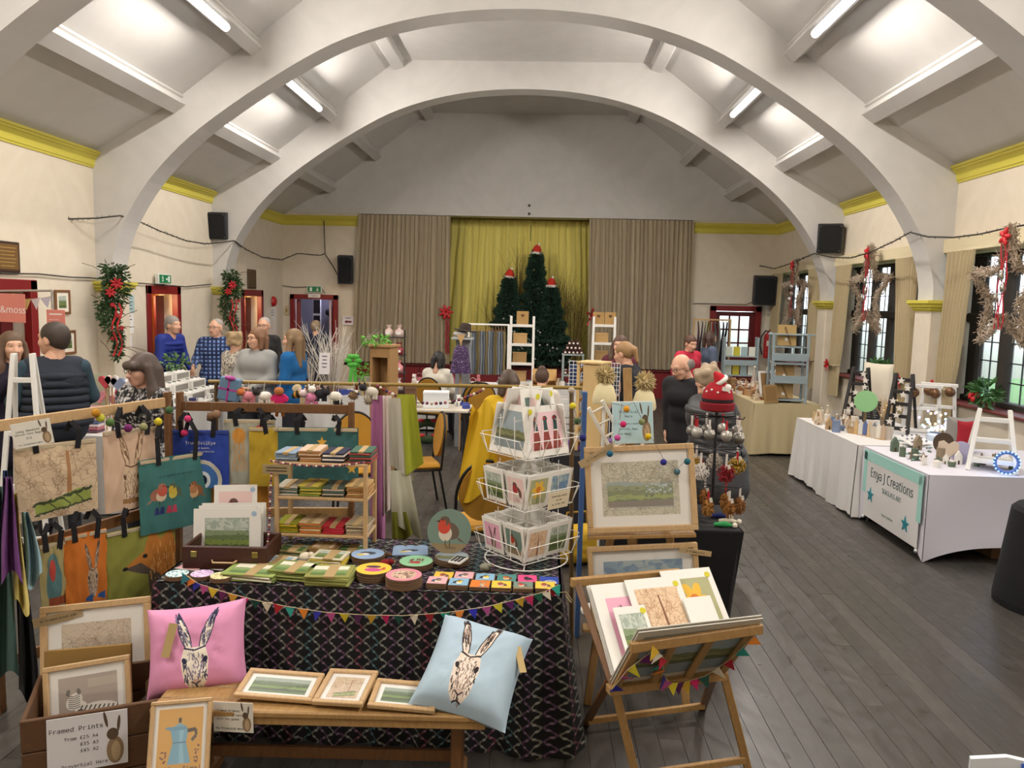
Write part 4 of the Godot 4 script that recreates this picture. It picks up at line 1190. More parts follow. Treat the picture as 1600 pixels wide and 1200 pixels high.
		"fox":
			c = Cv.new(320, Color("8a8a3c"))
			c.poly([V(0.22,0.52), V(0.5,0.34), V(0.62,0.06), V(0.76,0.22), V(0.95,0.1), V(1.0,0.4), V(1.0,1.0), V(0.62,1.0), V(0.6,0.64), V(0.45,0.6)], Color("b9742e"))
			c.poly([V(0.22,0.52), V(0.46,0.48), V(0.6,0.6), V(0.75,0.7), V(0.7,1.0), V(0.6,0.95), V(0.56,0.66), V(0.4,0.6)], Color("55483f"))
			c.ell(0.24,0.52,0.04,0.025, Color("1c1815")); c.ell(0.52,0.40,0.035,0.028, Color("1c1815"))
			for q in 120:
				var p := V(rng.randf_range(0.6,1.0), rng.randf_range(0.25,1.0))
				c.line([p, p + V(rng.randf_range(-0.02,0.03), 0.07)], 0.008,[Color("d69a48"), Color("8a5426"), Color("e0b878")][q % 3])
		"tablecloth":
			c = Cv.new(256, Color("100f13"))
			var inks := [Color("75746a"), Color("5f4460"), Color("6d6c62"), Color("6a3846"), Color("68675e"), Color("3a5a5e"), Color("74736a"), Color("5a3f58")]
			for r in 8:
				for k in 8:
					var x := (k + 0.5) / 8.0
					var y := r / 8.0
					var s := 1.0 if (r + k) % 2 == 0 else -1.0
					var arc := []
					for q in 11: arc.append(V(x + s * 0.05 * cos(q / 10.0 * PI - PI / 2), y + q / 10.0 / 8.0))
					c.line(arc, 0.026, inks[k])
					c.line([arc[8], arc[9], arc[10]], 0.042, inks[k].lightened(0.2))
		"floral":
			c = Cv.new(256, Color("17161a"))
			for k in 190:
				var p := V(rng.randf(), rng.randf())
				for q in 4: c.ell(p.x + 0.014 * cos(q * 1.57), p.y + 0.014 * sin(q * 1.57), 0.011,0.011, Color("c9c6c2"))
		"leopard":
			c = Cv.new(256, Color("cfc8bc"))
			for k in 170:
				var p := V(rng.randf(), rng.randf())
				c.ell(p.x, p.y, 0.030,0.024, Color("2a2624"), rng.randf() * 180.0); c.ell(p.x, p.y, 0.013,0.011, Color("b5aa9a"))
		"plaid":
			c = Cv.new(256, Color("32508c"))
			for k in 8:
				c.rect(k / 8.0,0, k / 8.0 + 0.05,1, Color("1c2444"))
			for k in 8: 
				c.rect(0, k / 8.0,1, k / 8.0 + 0.05, Color("1c2444"))
			for k in 8:
				for q in 8: c.rect(k / 8.0 + 0.06, q / 8.0 + 0.06, k / 8.0 + 0.11, q / 8.0 + 0.11, Color("8ea6d0"))
		"purple floral": c = Cv.new(192, Color("3c2a4c")); speckle(c, 160,["8a6a9a", "c0a8c4", "5a3f6c"], 0.01,0.03)
		"rooster": c = Cv.new(192, Color("e0bc3e")); c.ell(0.5,0.62,0.25,0.14, Color("c04a8a")); c.ell(0.46,0.36,0.22,0.1, Color("5a3048")); c.ell(0.78,0.5,0.06,0.12, Color("b8582c"))
		"puffin": c = Cv.new(192, Color("8fa9c9")); c.ell(0.5,0.45,0.24,0.14, Color("3c4450")); c.ell(0.42,0.55,0.14,0.1, Color("d8d4cc")); c.ell(0.3,0.62,0.12,0.07, Color("d9bc2e"))
		"mint plate": c = Cv.new(192, Color("8fc79b")); speckle(c, 40,["5a3a34", "7a2c2c"], 0.02,0.05,0.3,0.3,0.7,0.7); c.rect(0.35,0.55,0.65,0.75, Color("b04848"))
		"pink plate": c = Cv.new(192, Color("d8899a")); c.ell(0.5,0.5,0.36,0.36, Color("c8a890")); speckle(c, 60,["5a4438", "8a6a58", "d8c8b4"], 0.02,0.06,0.25,0.25,0.75,0.75)
		"dots teal": c = Cv.new(128, Color("cfe0de")); speckle(c, 70,["3a8f98", "1f6a78"], 0.03,0.06)
		"dots purple": c = Cv.new(128, Color("d9c4dc")); speckle(c, 70,["8a4a9a", "a86ab4"], 0.03,0.06)
		"dots cream": c = Cv.new(128, Color("ddd3a0")); speckle(c, 70,["8a8458", "b0a868"], 0.03,0.06)
		"coaster a": c = Cv.new(96, Color("e2b83a")); draw_bird(c, 0.5,0.5,1.0, Color("6a4a3a"), Color("a04a3a"), Color("c9b090"))
		"coaster b": c = Cv.new(96, Color("d8a2a8")); draw_bird(c, 0.5,0.5,1.0, Color("3a4a5a"), Color("8a6a5a"), Color("d9d0c0"), -1.0)
		"coaster c": c = Cv.new(96, Color("3f7c78")); draw_bird(c, 0.5,0.5,1.0, Color("7a4a2a"), Color("b06a3a"), Color("d0b080"))
		"coaster d": c = Cv.new(96, Color("7fa9c4")); draw_bird(c, 0.5,0.5,1.0, Color("2c2c34"), Color("c9b040"), Color("e0dcd0"), -1.0)
		"coaster e": c = Cv.new(96, Color("d0407c")); draw_bird(c, 0.5,0.5,0.9, Color("2c1c24"), Color("2c1c24"), Color("3c2430"))
		"card art": c = Cv.new(128, Color("d9d2bc"), 96); draw_hills(c, 0,1,0.4,1,["8a9a6a", "6f8a4a", "55703c"])
		_: c = Cv.new(64, Color("b0a090"))
	c.im.generate_mipmaps()
	arts[kind] = ImageTexture.create_from_image(c.im)
	return arts[kind]
func art_mat(kind: String, rough := 0.75) -> StandardMaterial3D: return picture("tex " + kind, art(kind), rough)
func cloth_mat(kind: String, scale: float) -> StandardMaterial3D:
	var key := "cloth %s %s" % [kind, scale]
	if mats.has(key): return mats[key]
	var m := StandardMaterial3D.new()
	m.albedo_texture = art(kind)
	m.uv1_triplanar = true
	m.uv1_scale = Vector3.ONE * scale
	m.roughness = 0.95
	mats[key] = m
	return m
# a picture frame facing +z, centred: rails, mount, print and glass
func frame_parts(o: Node, w: float, h: float, b: float, d: float, fm: Material, mm: Material, mw: float, pm: Material, glazed := false) -> void:
	for s in [-1.0,1.0]:
		pbox(o, "rail", fm, Vector3(0, s * (h - b) / 2,0), Vector3(w, b, d), 0.003)
		pbox(o, "stile", fm, Vector3(s * (w - b) / 2,0,0), Vector3(b, h - b * 2, d), 0.003)
	pbox(o, "mount", mm, Vector3(0,0,-d * 0.2), Vector3(w - b * 1.8, h - b * 1.8,0.004), 0.0)
	var mb := MB.new()
	var x := w / 2 - b - mw; var y := h / 2 - b - mw
	var z := -d * 0.2 + 0.0026
	mb.quad(Vector3(-x, y, z), Vector3(x, y, z), Vector3(x, -y, z), Vector3(-x, -y, z))
	build(mb, "print", pm, o)
	if glazed: pbox(o, "glass", glass_pane("picture glass", "ffffff", 0.04), Vector3(0,0, d * 0.05), Vector3(w - b * 1.9, h - b * 1.9,0.002), 0.0)
# a rigid rectangle through three pixel corners with their depths: returns [transform (centre, x right, y up, z out), w, h]
func rect_px(tl: Vector3, tr: Vector3, bl: Vector3) -> Array:
	var ex := (tr - tl); var ey := (tl - bl)
	var w := ex.length()
	ex = ex.normalized()
	ey = ey - ex * ey.dot(ex)
	var h := ey.length()
	ey = ey.normalized()
	return [Transform3D(Basis(ex, ey, ex.cross(ey)), tl + ex * w / 2 - ey * h / 2), w, h]

# ---------- the print seller's stall in front ----------
const TOP := 0.745            # its table top
func pillow(w: float, h: float, t: float, curl := 0.06, nu := 18, sd := 1) -> MB:
	var mb := MB.new()
	var f := FastNoiseLite.new()
	f.seed = sd
	f.frequency = 2.2
	for side in [1.0,-1.0]:
		mb.grid(nu, nu, func(u, v):
			var a: float = (u * 2.0 - 1.0) * side
			var b: float = 1.0 - v * 2.0
			var z: float = t * 0.5 * pow(maxf(0.0, (1.0 - a * a * a * a) * (1.0 - b * b * b * b)), 0.55)
			z += 0.06 * t * f.get_noise_2d(a * 1.3 + side, b * 1.3) * (1.0 - a * a) * (1.0 - b * b)
			return v3(w * 0.5 * a * (1.0 - curl * (1.0 - b * b)), h * 0.5 * b * (1.0 - curl * (1.0 - a * a)), z * side))
	return mb
func slab(called: String, xf: Transform3D, s: Vector3, side: Material, top: Material, label: String, cat: String, group := "", round_ := false) -> Node3D:
	# a flat thing lying with its print upwards; xf at its underside
	var o := thing(called, xf, label, cat, group)
	var mb := MB.new()
	var tp := MB.new()
	if round_:
		mb.lathe([Vector2(0,0), Vector2(s.x / 2 - 0.001,0), Vector2(s.x / 2, s.y * 0.5), Vector2(s.x / 2 - 0.001, s.y), Vector2(0, s.y)], 28)
		var pts := []
		var uvs := []
		for k in 28:
			var an := TAU * k / 28.0
			pts.append(v3(cos(an) * s.x * 0.485, s.y + 0.0006, sin(an) * s.x * 0.485))
			uvs.append(Vector2(0.5 + cos(an) * 0.5,0.5 + sin(an) * 0.5))
		tp.poly(pts, Vector3.UP, uvs)
	else:
		mb.box(tp(v3(0, s.y / 2,0)), s, minf(0.002, s.y * 0.3))
		var x := s.x * 0.485; var z := s.z * 0.485; var y := s.y + 0.0006
		tp.poly([v3(-x, y, -z), v3(x, y, -z), v3(x, y, z), v3(-x, y, z)], Vector3.UP, [Vector2(0,0), Vector2(1,0), Vector2(1,1), Vector2(0,1)])
	build(mb, "board", side, o)
	if top: build(tp, "print", top, o)
	return o
func tote(tl: Vector3, tr: Vector3, bl: Vector3, kind: String, hang: float, label: String, sd: int) -> Node3D:
	var q := rect_px(tl, tr, bl)
	var w: float = q[1]; var h: float = q[2]
	var o := thing("tote_bag", q[0], label, "bag", "printed tote bags on the wooden racks")
	var mb := MB.new()
	var f := FastNoiseLite.new()
	f.seed = sd
	f.frequency = 1.6
	for side in [1.0,-1.0]:
		mb.grid(20,20, func(u, v):
			var a: float = (u * 2.0 - 1.0) * side
			var z: float = 0.004 + 0.016 * (1.0 - a * a) * sin(PI * clampf(v * 0.9 + 0.1,0,1)) + 0.012 * f.get_noise_2d(a * 1.6, v * 1.2)
			if absf(a) > 0.999: z = 0.012 * f.get_noise_2d(a * 1.6, v * 1.2)
			return v3(w * 0.5 * a, h * (0.5 - v), z if side > 0 else -absf(z) * 0.5))
	build(mb, "bag_body", art_mat(kind, 0.92), o)
	pbox(o, "hem", mt("b8a88c") if kind != "evil eye" else mt("2a3c88"), v3(0, h / 2 - 0.012,0.010), v3(w * 0.98,0.02,0.006), 0.002)
	for s in [-1.0,1.0]:
		var st := MB.new()
		var x: float = s * w * 0.25
		st.bar(v3(x, h / 2 - 0.04,0.014), v3(x + s * 0.01, h / 2 + hang * 0.6,0.02), 0.026,0.004, Vector3.BACK, 0.0)
		st.bar(v3(x + s * 0.01, h / 2 + hang * 0.6,0.02), v3(x - s * 0.02, h / 2 + hang, -0.005), 0.026,0.004, Vector3.BACK, 0.0)
		st.bar(v3(x - s * 0.02, h / 2 + hang, -0.005), v3(x - s * 0.035, h / 2 + hang * 0.5,-0.035), 0.026,0.004, Vector3.BACK, 0.0)
		build(st, "strap", mt("17161a", 0.9), o)
	return o
func card_at(called: String, tl: Vector3, tr: Vector3, bl: Vector3, hex: String, label: String, cat: String, lines: Array, hare := false) -> Node3D:
	var q := rect_px(tl, tr, bl)
	var w: float = q[1]; var h: float = q[2]
	var o := thing(called, q[0], label, cat)
	pbox(o, "card", mt(hex, 0.7), Vector3.ZERO, v3(w, h, 0.003), 0.0)
	for l in lines: text_part(o, l[0], l[1] * h, v3(l[2] * w, l[3] * h, 0.0019), mt(l[4] if l.size() > 4 else "27252a"), true)
	if hare:
		# sitting hare printed at the right
		var x := w * 0.34
		var fur := mt("8d7558"); var drk := mt("5a4836"); var pal := mt("b39a78")
		var mb := MB.new()
		mb.prism(_ell(x, -h * 0.22, w * 0.11, h * 0.25), 0.0006, tp(v3(0,0,0.0018)))
		build(mb, "hare_print", fur, o)
		mb = MB.new()
		mb.prism(_ell(x - w * 0.03, h * 0.08, w * 0.075, h * 0.11), 0.0006, tp(v3(0,0,0.0021)))
		build(mb, "hare_print", drk, o)
		mb = MB.new()
		mb.prism(_ell(x + w * 0.01,-h * 0.24, w * 0.06, h * 0.18), 0.0006, tp(v3(0,0,0.0024)))
		build(mb, "hare_print", pal, o)
		for e in [-0.045,0.02]:
			mb = MB.new()
			mb.prism(_ell(x + w * e, h * 0.30, w * 0.02, h * 0.15), 0.0006, Transform3D(Basis(Vector3.BACK, -e * 4.0), v3(e * 0.5 * w, 0,0.0020)))
			build(mb, "hare_print", drk, o)
	return o
func _ell(cx: float, cy: float, rx: float, ry: float, n := 18) -> PackedVector2Array:
	var p := PackedVector2Array()
	for k in n: p.append(Vector2(cx + cos(TAU * k / n) * rx, cy + sin(TAU * k / n) * ry))
	return p
func pennants(called: String, pts: Array, cols: Array, size: float, label: String, face := Vector3.BACK) -> void:
	var o := thing(called, tp(pts[0]), label, "bunting")
	var loc := []
	for p in pts: loc.append(p - pts[0])
	ptube(o, "cord", mt("b9a98a", 0.9), loc, 0.002,5)
	rng.seed = called.hash() + cols.size()
	for k in cols.size():
		var u := (k + 0.5) / cols.size() * (loc.size() - 1)
		var i0 := mini(int(u), loc.size() - 2)
		var c: Vector3 = loc[i0].lerp(loc[i0 + 1], u - i0)
		var d: Vector3 = (loc[i0 + 1] - loc[i0]).normalized()
		var b := Basis(d, face.cross(d).normalized(), face).orthonormalized() * Basis.from_euler(v3(rng.randf_range(-0.25,0.25), rng.randf_range(-0.4,0.4), rng.randf_range(-0.15,0.15)))
		pprism(o, "pennant", mt(cols[k], 0.95), [Vector2(-size * 0.55,0), Vector2(size * 0.55,0), Vector2(0,-size * 1.15)], 0.003, Transform3D(b, c))
func felt_balls(pts: Array, balls: Array, label: String, r := 0.013) -> void:
	# balls = [index along pts, hex]
	var o := thing("felt_ball_garland", tp(pts[0]), label, "garland")
	var loc := []
	for p in pts: loc.append(p - pts[0])
	ptube(o, "cord", mt("6f6558", 0.9), loc, 0.0016,5)
	for b in balls: pball(o, "felt_ball", mt(b[1], 0.98), loc[b[0]] - v3(0, r * 0.8,0), r, 12,8)
func bead_garland(pts: Array, label: String, r := 0.007) -> void:
	var o := thing("bead_garland", tp(pts[0]), label, "garland")
	var cols := ["7a3050", "c9b8a0", "8a2a30", "3a2a4a", "a0566a", "d8cfc0", "5a2038"]
	var n := 0
	var mbs := []
	for c in cols: mbs.append(MB.new())
	for k in pts.size() - 1:
		var d: Vector3 = pts[k + 1] - pts[k]
		var m := int(d.length() / (r * 1.9))
		for q in m:
			mbs[n % cols.size()].ball(tp(pts[k] + d * q / m - pts[0]), r, 7,5)
			n += 1
	for c in cols.size(): if mbs[c].v.size(): tag(build(mbs[c], "beads", mt(cols[c], 0.6), o), "", "", "", "stuff")

func build_front() -> void:
	var oak := mottled("oak", "b08c58", "926e40", 0.08,1.6,0.5,128, Vector2(2.0,0.6))
	var dark_oak := mottled("dark oak", "7c5530", "5e3e22", 0.08,1.6,0.5,128, Vector2(2.0,0.6))
	var pale := mottled("pale wood", "c9a97e", "b39166", 0.08,2.0,0.45,128, Vector2(2.0,0.6))
	var white := mt("e6e3dd", 0.6)
	# table with its patterned cloth
	var tb := thing("trestle_table", tp(v3(-0.83,0,-3.83)), "trestle table hidden under the dark patterned cloth", "table")
	pbox(tb, "table_top", mt("8a7a66"), v3(0,0.72,0), v3(1.84,0.03,0.70), 0.005)
	for sx in [-0.8,0.8]:
		for sz in [-0.28,0.28]: ptube(tb, "leg", mt("4a4a4a", 0.5), [v3(sx, 0, sz), v3(sx, 0.71, sz)], 0.014)
	var cl := MB.new()
	var x0 := -1.80; var x1 := 0.12; var z0 := -3.46; var z1 := -4.22
	cl.poly([v3(x0,0.742, z1), v3(x1,0.742, z1), v3(x1,0.742, z0), v3(x0,0.742, z0)], Vector3.UP, [Vector2(0,0), Vector2((x1 - x0) / 0.32,0), Vector2((x1 - x0) / 0.32, (z0 - z1) / 0.26), Vector2(0, (z0 - z1) / 0.26)])
	var per := [[Vector2(x0, z1), Vector2(x0, z0), Vector2(-1,0)], [Vector2(x0, z0), Vector2(x1, z0), Vector2(0,1)], [Vector2(x1, z0), Vector2(x1, z1), Vector2(1,0)], [Vector2(x1, z1), Vector2(x0, z1), Vector2(0,-1)]]
	var total := 0.0
	for e in per: total += (e[1] - e[0]).length()
	var from := cl.t.size()
	cl.grid(260,16, func(u, v):
		var d: float = u * total
		var k := 0
		while k < 3 and d > (per[k][1] - per[k][0]).length():
			d -= (per[k][1] - per[k][0]).length()
			k += 1
		var ln: float = (per[k][1] - per[k][0]).length()
		var p: Vector2 = per[k][0].lerp(per[k][1], d / ln)
		var nn: Vector2 = per[k][2]
		# round the corners and let them flare
		var cdist := minf(d, ln - d)
		var other := Vector2.ZERO
		if k > 0 and d < 0.1: other = per[k - 1][2]
		elif k < 3 and ln - d < 0.1: other = per[k + 1][2]
		if other != Vector2.ZERO: nn = (nn + other * (1.0 - cdist / 0.1)).normalized()
		var fl: float = 0.012 + 0.05 * v + (0.075 * v * (1.0 - cdist / 0.35) if cdist < 0.35 else 0.0)
		var fold: float = 0.022 * v * (sin(u * 150.0) + 0.5 * sin(u * 331.0 + 1.0))
		p += nn * (fl + fold)
		return v3(p.x, lerpf(0.742,0.002 + 0.002 * sin(u * 60.0), v), p.y))
	for k in range(from, cl.t.size()): cl.t[k] = Vector2(cl.t[k].x * total / 0.32, cl.t[k].y * 0.74 / 0.26)
	tag(build(cl, "tablecloth", art_mat("tablecloth", 0.95)), "black scale patterned cloth draped to the floor over the print stall", "tablecloth")
	# bench
	var bn := thing("bench", xf_at(v3(-0.86,0,-3.08), 2.0), "low wooden bench standing before the patterned tablecloth", "bench")
	for k in 3: pbox(bn, "plank", oak, v3(0,0.405,0.10 - k * 0.1), v3(1.40,0.028,0.094), 0.006)
	pbox(bn, "apron", oak, v3(0,0.375,0.13), v3(1.34,0.035,0.02), 0.004)
	for s in [-1.0,1.0]:
		pbox(bn, "leg", dark_oak, v3(s * 0.55,0.22,0), v3(0.05,0.35,0.16), 0.006)
		pbox(bn, "foot", dark_oak, v3(s * 0.55,0.03,0), v3(0.07,0.06,0.34), 0.01)
	pbox(bn, "stretcher", dark_oak, v3(0,0.16,0), v3(1.08,0.05,0.025), 0.004)
	# cushions
	for q in [["hare pink", at(232,955,3.24), at(383,936,3.34), at(252,1093,3.10), "pink cushion printed with a hare's head", "d791b6", 1], ["hare blue", at(697,962,3.36), at(830,1000,3.30), at(642,1098,2.98), "pale blue cushion printed with a hare's head", "a7bccb", 2]]:
		var r := rect_px(q[1], q[2], q[3])
		var o := thing("cushion", r[0], q[4], "cushion")
		build(pillow(r[1] * 1.03, r[2] * 1.03,0.20,0.075,26, q[6]), "cover", art_mat(q[0], 0.95), o)
		if q[6] == 1: pbox(o, "price_tag", mt("a88f5e"), v3(-r[1] * 0.22, r[2] * 0.12,0.116), v3(0.035,0.14,0.002), 0.0,0,0,-14.0)
		else: pbox(o, "price_tag", mt("b59c6a"), v3(r[1] * 0.46, r[2] * 0.16,0.062), v3(0.03,0.12,0.002), 0.0,10,0,28.0)
	# small frames lying on the bench
	for q in [[at(392,1049,3.17), at(508,1058,3.16), at(367,1092,2.99), "green landscape", "small oak frame with green hills, beside the pink cushion"], [at(517,1050,3.19), at(592,1054,3.17), at(477,1102,2.97), "map hills", "small oak frame with map print between the two landscape frames"], [at(590,1065,3.13), at(690,1074,3.12), at(566,1107,2.96), "green landscape", "small oak frame with landscape tucked under the blue cushion"]]:
		var r := rect_px(q[0], q[1], q[2])
		r[0].origin += r[0].basis.z * 0.012
		var o := thing("framed_print", r[0], q[4], "framed print", "small frames lying on the bench")
		frame_parts(o, r[1], r[2], 0.022,0.02, pale, white, 0.022, art_mat(q[3]), true)
	card_at("notice_card", at(333,1096,2.925), at(395,1099,2.92), at(333,1142,2.925), "d8d2c6", "small white card about framed artwork fixed to the bench", "card", [["Framed Artwork", 0.11,-0.12,0.22], ["please take care", 0.11,-0.1,0.08], ["with the glass", 0.11,-0.13,-0.06], ["The Proverbial Hare", 0.10,-0.1,-0.38]], true)
	# crate of framed prints
	var cq := rect_px(at(30,1128,2.78), at(240,1098,2.98), at(30,1400,2.78))
	var cw: float = 0.60
	var ch := 0.335
	var co: Vector3 = at(30,1128,2.78) + cq[0].basis.x * 0.5 * cw
	var dir: Vector3 = cq[0].basis.x
	dir.y = 0; dir = dir.normalized()
	var out := dir.cross(Vector3.UP)
	var cb := Basis(dir, Vector3.UP, out)
	var cr := thing("wooden_crate", Transform3D(cb, v3(co.x, 0, co.z)), "dark wooden crate holding framed prints at the end of the bench", "crate")
	var cwood := mottled("crate wood", "6b4a2c", "4a301b", 0.12,3.0,0.7,128, Vector2(0.5,2.5))
	var chh: float = at(30,1128,2.78).y
	for k in 3:
		pbox(cr, "front_board", cwood, v3(0, chh * (k + 0.5) / 3,-0.01), v3(cw, chh / 3 - 0.004,0.018), 0.004)
		pbox(cr, "back_board", cwood, v3(0, chh * (k + 0.5) / 3,-0.40), v3(cw, chh / 3 - 0.004,0.018), 0.004)
		for s in [-1.0,1.0]: pbox(cr, "side_board", cwood, v3(s * (cw / 2 - 0.009), chh * (k + 0.5) / 3,-0.205), v3(0.018, chh / 3 - 0.004,0.37), 0.004)
	pbox(cr, "base_board", cwood, v3(0,0.01,-0.2), v3(cw - 0.03,0.02,0.37), 0.0)
	var front := func(px, py, off): # a pixel on the crate's front plane, off metres before it
		var d := ray(px, py)
		var o3: Vector3 = v3(co.x, 0, co.z) + out * off
		return EYE + d * ((o3 - EYE).dot(out) / d.dot(out))
	card_at("notice_card", front.call(72,1126,0.004), front.call(199,1107,0.004), front.call(76,1212,0.004), "dcd9dc", "white Framed Prints price card on the crate", "card", [["Framed Prints", 0.135,-0.14,0.27], ["from £25 A4", 0.10,-0.08,0.10], ["£35 A3", 0.10,0.02,-0.02], ["£45 A2", 0.10,0.02,-0.14], ["The Proverbial Hare", 0.10,-0.12,-0.40]], true)
	# big map frame, brown backs and zebra frame in the crate
	for q in [[at(63,949,3.34), at(235,931,3.42), at(66,1130,3.22), "map", "large oak frame with map print standing in the crate", 0.030,0.06], [at(70,1017,3.17), at(206,1005,3.25), at(72,1150,3.10), "", "brown backed frame behind the zebra print", 0.02,0.04], [at(67,1044,3.08), at(203,1022,3.17), at(70,1155,3.0), "zebra", "oak frame with zebra print at the front of the crate", 0.022,0.035]]:
		var r := rect_px(q[0], q[1], q[2])
		var o := thing("framed_print", r[0], q[4], "framed print", "framed prints in the crate")
		if q[3] == "": pbox(o, "backing_board", mt("8a6a34", 0.8), Vector3.ZERO, v3(r[1], r[2], 0.02), 0.003)
		else: frame_parts(o, r[1], r[2], q[5], 0.025, pale, white, q[6], art_mat(q[3]), true)
	card_at("paper_tag", at(50,968,3.30), at(128,950,3.36), at(52,982,3.30), "a08a66", "brown paper strip across the corner of the large map frame", "label", [["A2 framed print £45", 0.4,0,0]])
	# coffee print leaning on the crate
	var cf := rect_px(at(237,1097,2.86), at(332,1089,2.90), at(232,1222,2.74))
	var cfo := thing("framed_print", cf[0], "oak frame with blue coffee pot print leaning on the crate", "framed print")
	frame_parts(cfo, cf[1], cf[2], 0.016,0.02, pale, white, 0.016, art_mat("coffee"), true)
	text_part(cfo, "Coffee Time!", 0.030, v3(0,-cf[2] * 0.38,0.0), mt("3a2a1e"), true)
	build_racks(oak, dark_oak, pale)
	build_table_goods(oak, pale)
	build_right_stands(oak, pale, dark_oak)

func build_racks(oak: Material, dark_oak: Material, pale: Material) -> void:
	# two folding wooden airers standing behind the table
	var a0 := at(-20,668,3.55); var a1 := at(262,628,4.28)
	var rk := thing("wooden_rack", Transform3D(), "wooden folding rack hung with tote bags beside the crate", "rack")
	var h1 := a1.y
	pbar(rk, "post", dark_oak, v3(a1.x, 0, a1.z), v3(a1.x, at(262,612,4.28).y, a1.z), 0.045,0.03, Vector3.RIGHT)
	pbar(rk, "post", dark_oak, v3(a0.x, 0, a0.z), v3(a0.x, a0.y + 0.06, a0.z), 0.045,0.03, Vector3.RIGHT)
	pbar(rk, "rail", pale, a0, a1,0.022,0.055)
	pbar(rk, "rail", dark_oak, at(-10,872,3.58), at(262,790,4.28), 0.022,0.06)
	pbar(rk, "rail", dark_oak, v3(a0.x, 0.25, a0.z), v3(a1.x, 0.25, a1.z), 0.022,0.06)
	var r2 := thing("wooden_rack", Transform3D(), "wooden folding rack behind the suitcase hung with bright bags", "rack")
	pbar(r2, "post", dark_oak, at(281,1100,4.40) * v3(1,0,1), at(281,612,4.40), 0.045,0.03, Vector3.RIGHT)
	pbar(r2, "post", dark_oak, at(549,1100,4.5) * v3(1,0,1), at(549,628,4.5), 0.045,0.03, Vector3.RIGHT)
	pbar(r2, "rail", dark_oak, at(283,634,4.40), at(549,640,4.5), 0.022,0.055)
	pbar(r2, "rail", oak, at(283,800,4.40), at(549,800,4.5), 0.022,0.055)
	pbar(r2, "backboard", mt("a8701c", 0.6), at(285,775,4.42), at(420,775,4.46), 0.012,0.14)
	# bags on the nearer rack
	var hang := func(a: Vector3, b: Vector3, off: float, l: float, r: float, t: float, bt: float) -> Array:
		# corners of an upright rectangle on the vertical plane through a and b
		var nn := (b - a).cross(Vector3.UP).normalized()
		if nn.z < 0: nn = -nn
		var hit := func(px, py):
			var d := ray(px, py)
			return EYE + d * ((a + nn * off - EYE).dot(nn) / d.dot(nn))
		var m := (l + r) / 2
		var p0: Vector3 = hit.call(l, t); var p1: Vector3 = hit.call(r, t)
		var y0: float = hit.call(m, t).y; var y1: float = hit.call(m, bt).y
		return [v3(p0.x, y0, p0.z), v3(p1.x, y0, p1.z), v3(p0.x, y1, p0.z)]
	for q in [[0.045,20,150,692,808, "map hills", 0.10, "cream tote bag printed with an old map and green hills"], [0.045,160,249,670,795, "hare tan", 0.12, "tan tote bag printed with a hare"], [0.085,216,329,712,826, "teal birds", 0.20, "teal tote bag printed with three birds"], [0.045,60,101,848,948, "gull bag", 0.10, "olive tote bag printed with a red breasted bird"], [0.05,98,166,832,945, "hare orange", 0.12, "orange tote bag printed with a hare"], [0.055,164,273,822,938, "fox", 0.12, "olive tote bag printed with a fox's face"]]:
		var c: Array = hang.call(a0, a1, q[0], q[1], q[2], q[3], q[4])
		tote(c[0], c[1], c[2], q[5], q[6], q[7], q[1])
	var o: Node3D
	for q in [[0.05,262,357,672,762, "evil eye", 0.10, "blue tote bag printed with a large eye"], [0.03,350,430,655,756, "jellyfish", 0.06, "grey tote bag printed with orange and pink jellyfish"], [0.06,389,500,668,760, "map", 0.07, "mustard yellow tote bag behind the cloth shelf"], [0.09,434,560,668,758, "teal stars", 0.07, "teal tote bag printed with gold stars"]]:
		var c: Array = hang.call(at(283,634,4.40), at(549,640,4.5), q[0], q[1], q[2], q[3], q[4])
		o = tote(c[0], c[1], c[2], q[5], q[6], q[7], q[1])
		if q[5] == "map": o.get_node("bag_body").material_override = mt("b99a2c", 0.92)
	var eb := o.get_parent().get_node("tote_bag_006")
	text_part(eb, "True EvilEye", 0.030, v3(0.02,0.10,0.026), mt("d9d4c8"), true)
	text_part(eb, "Good health,", 0.016, v3(0.03,0.070,0.026), mt("d9d4c8"), true)
	text_part(eb, "peace and protection", 0.014, v3(0.03,0.050,0.026), mt("d9d4c8"), true)
	var tb := o.get_parent().get_node("tote_bag_002")
	text_part(tb, "I've walked in the rain...", 0.018, v3(0,0.11,0.026), mt("1c3436"), true)
	card_at("notice_card", at(15,664,3.53), at(77,653,3.62), at(17,704,3.53), "dcd8cc", "white tote bag price card on the wooden rack", "card", [["Long Handled", 0.14,-0.1,0.16], ["Cotton Tote Bags", 0.12,-0.1,0.03], ["£12", 0.14,-0.1,-0.14], ["The Proverbial Hare", 0.09,-0.1,-0.38]], true)
	# aprons and cloths at the picture's edge
	var n := 0
	for q in [["44605a", -20,34,760,1062,3.30, "grey green apron hanging at the end of the rack"], ["6f3f7c", 2,40,745,905,3.22, "purple tea towel hanging beside the map bag"], ["2c4a80", 4,24,735,830,3.5, "blue tea towel hanging at the end of the rack"], ["d9c878", 20,46,770,950,3.27, "pale yellow tea towel hanging beside the map bag"], ["16161a", 26,60,840,1090,3.34, "black apron hanging at the end of the rack"], ["8fb0bc", 34,66,800,908,3.30, "pale blue tea towel beside the olive bird bag"]]:
		n += 1
		var t := thing("hanging_cloth", Transform3D(), q[6], "cloth", "aprons and towels on the rack")
		var mb := MB.new()
		mb.grid(16,14, func(u, v):
			var px: float = lerpf(q[1], q[2], clampf(u * (0.35 + 0.65 * v) + 0.1 * sin(v * 3.0 + n), 0,1))
			return at(px, lerpf(q[3], q[4], v) + 14.0 * sin(u * 5.0 + n) * v, q[5] + 0.03 * sin(u * 11.0 + v * 2.0)))
		build(mb, "cloth", mt(q[0], 0.95), t)
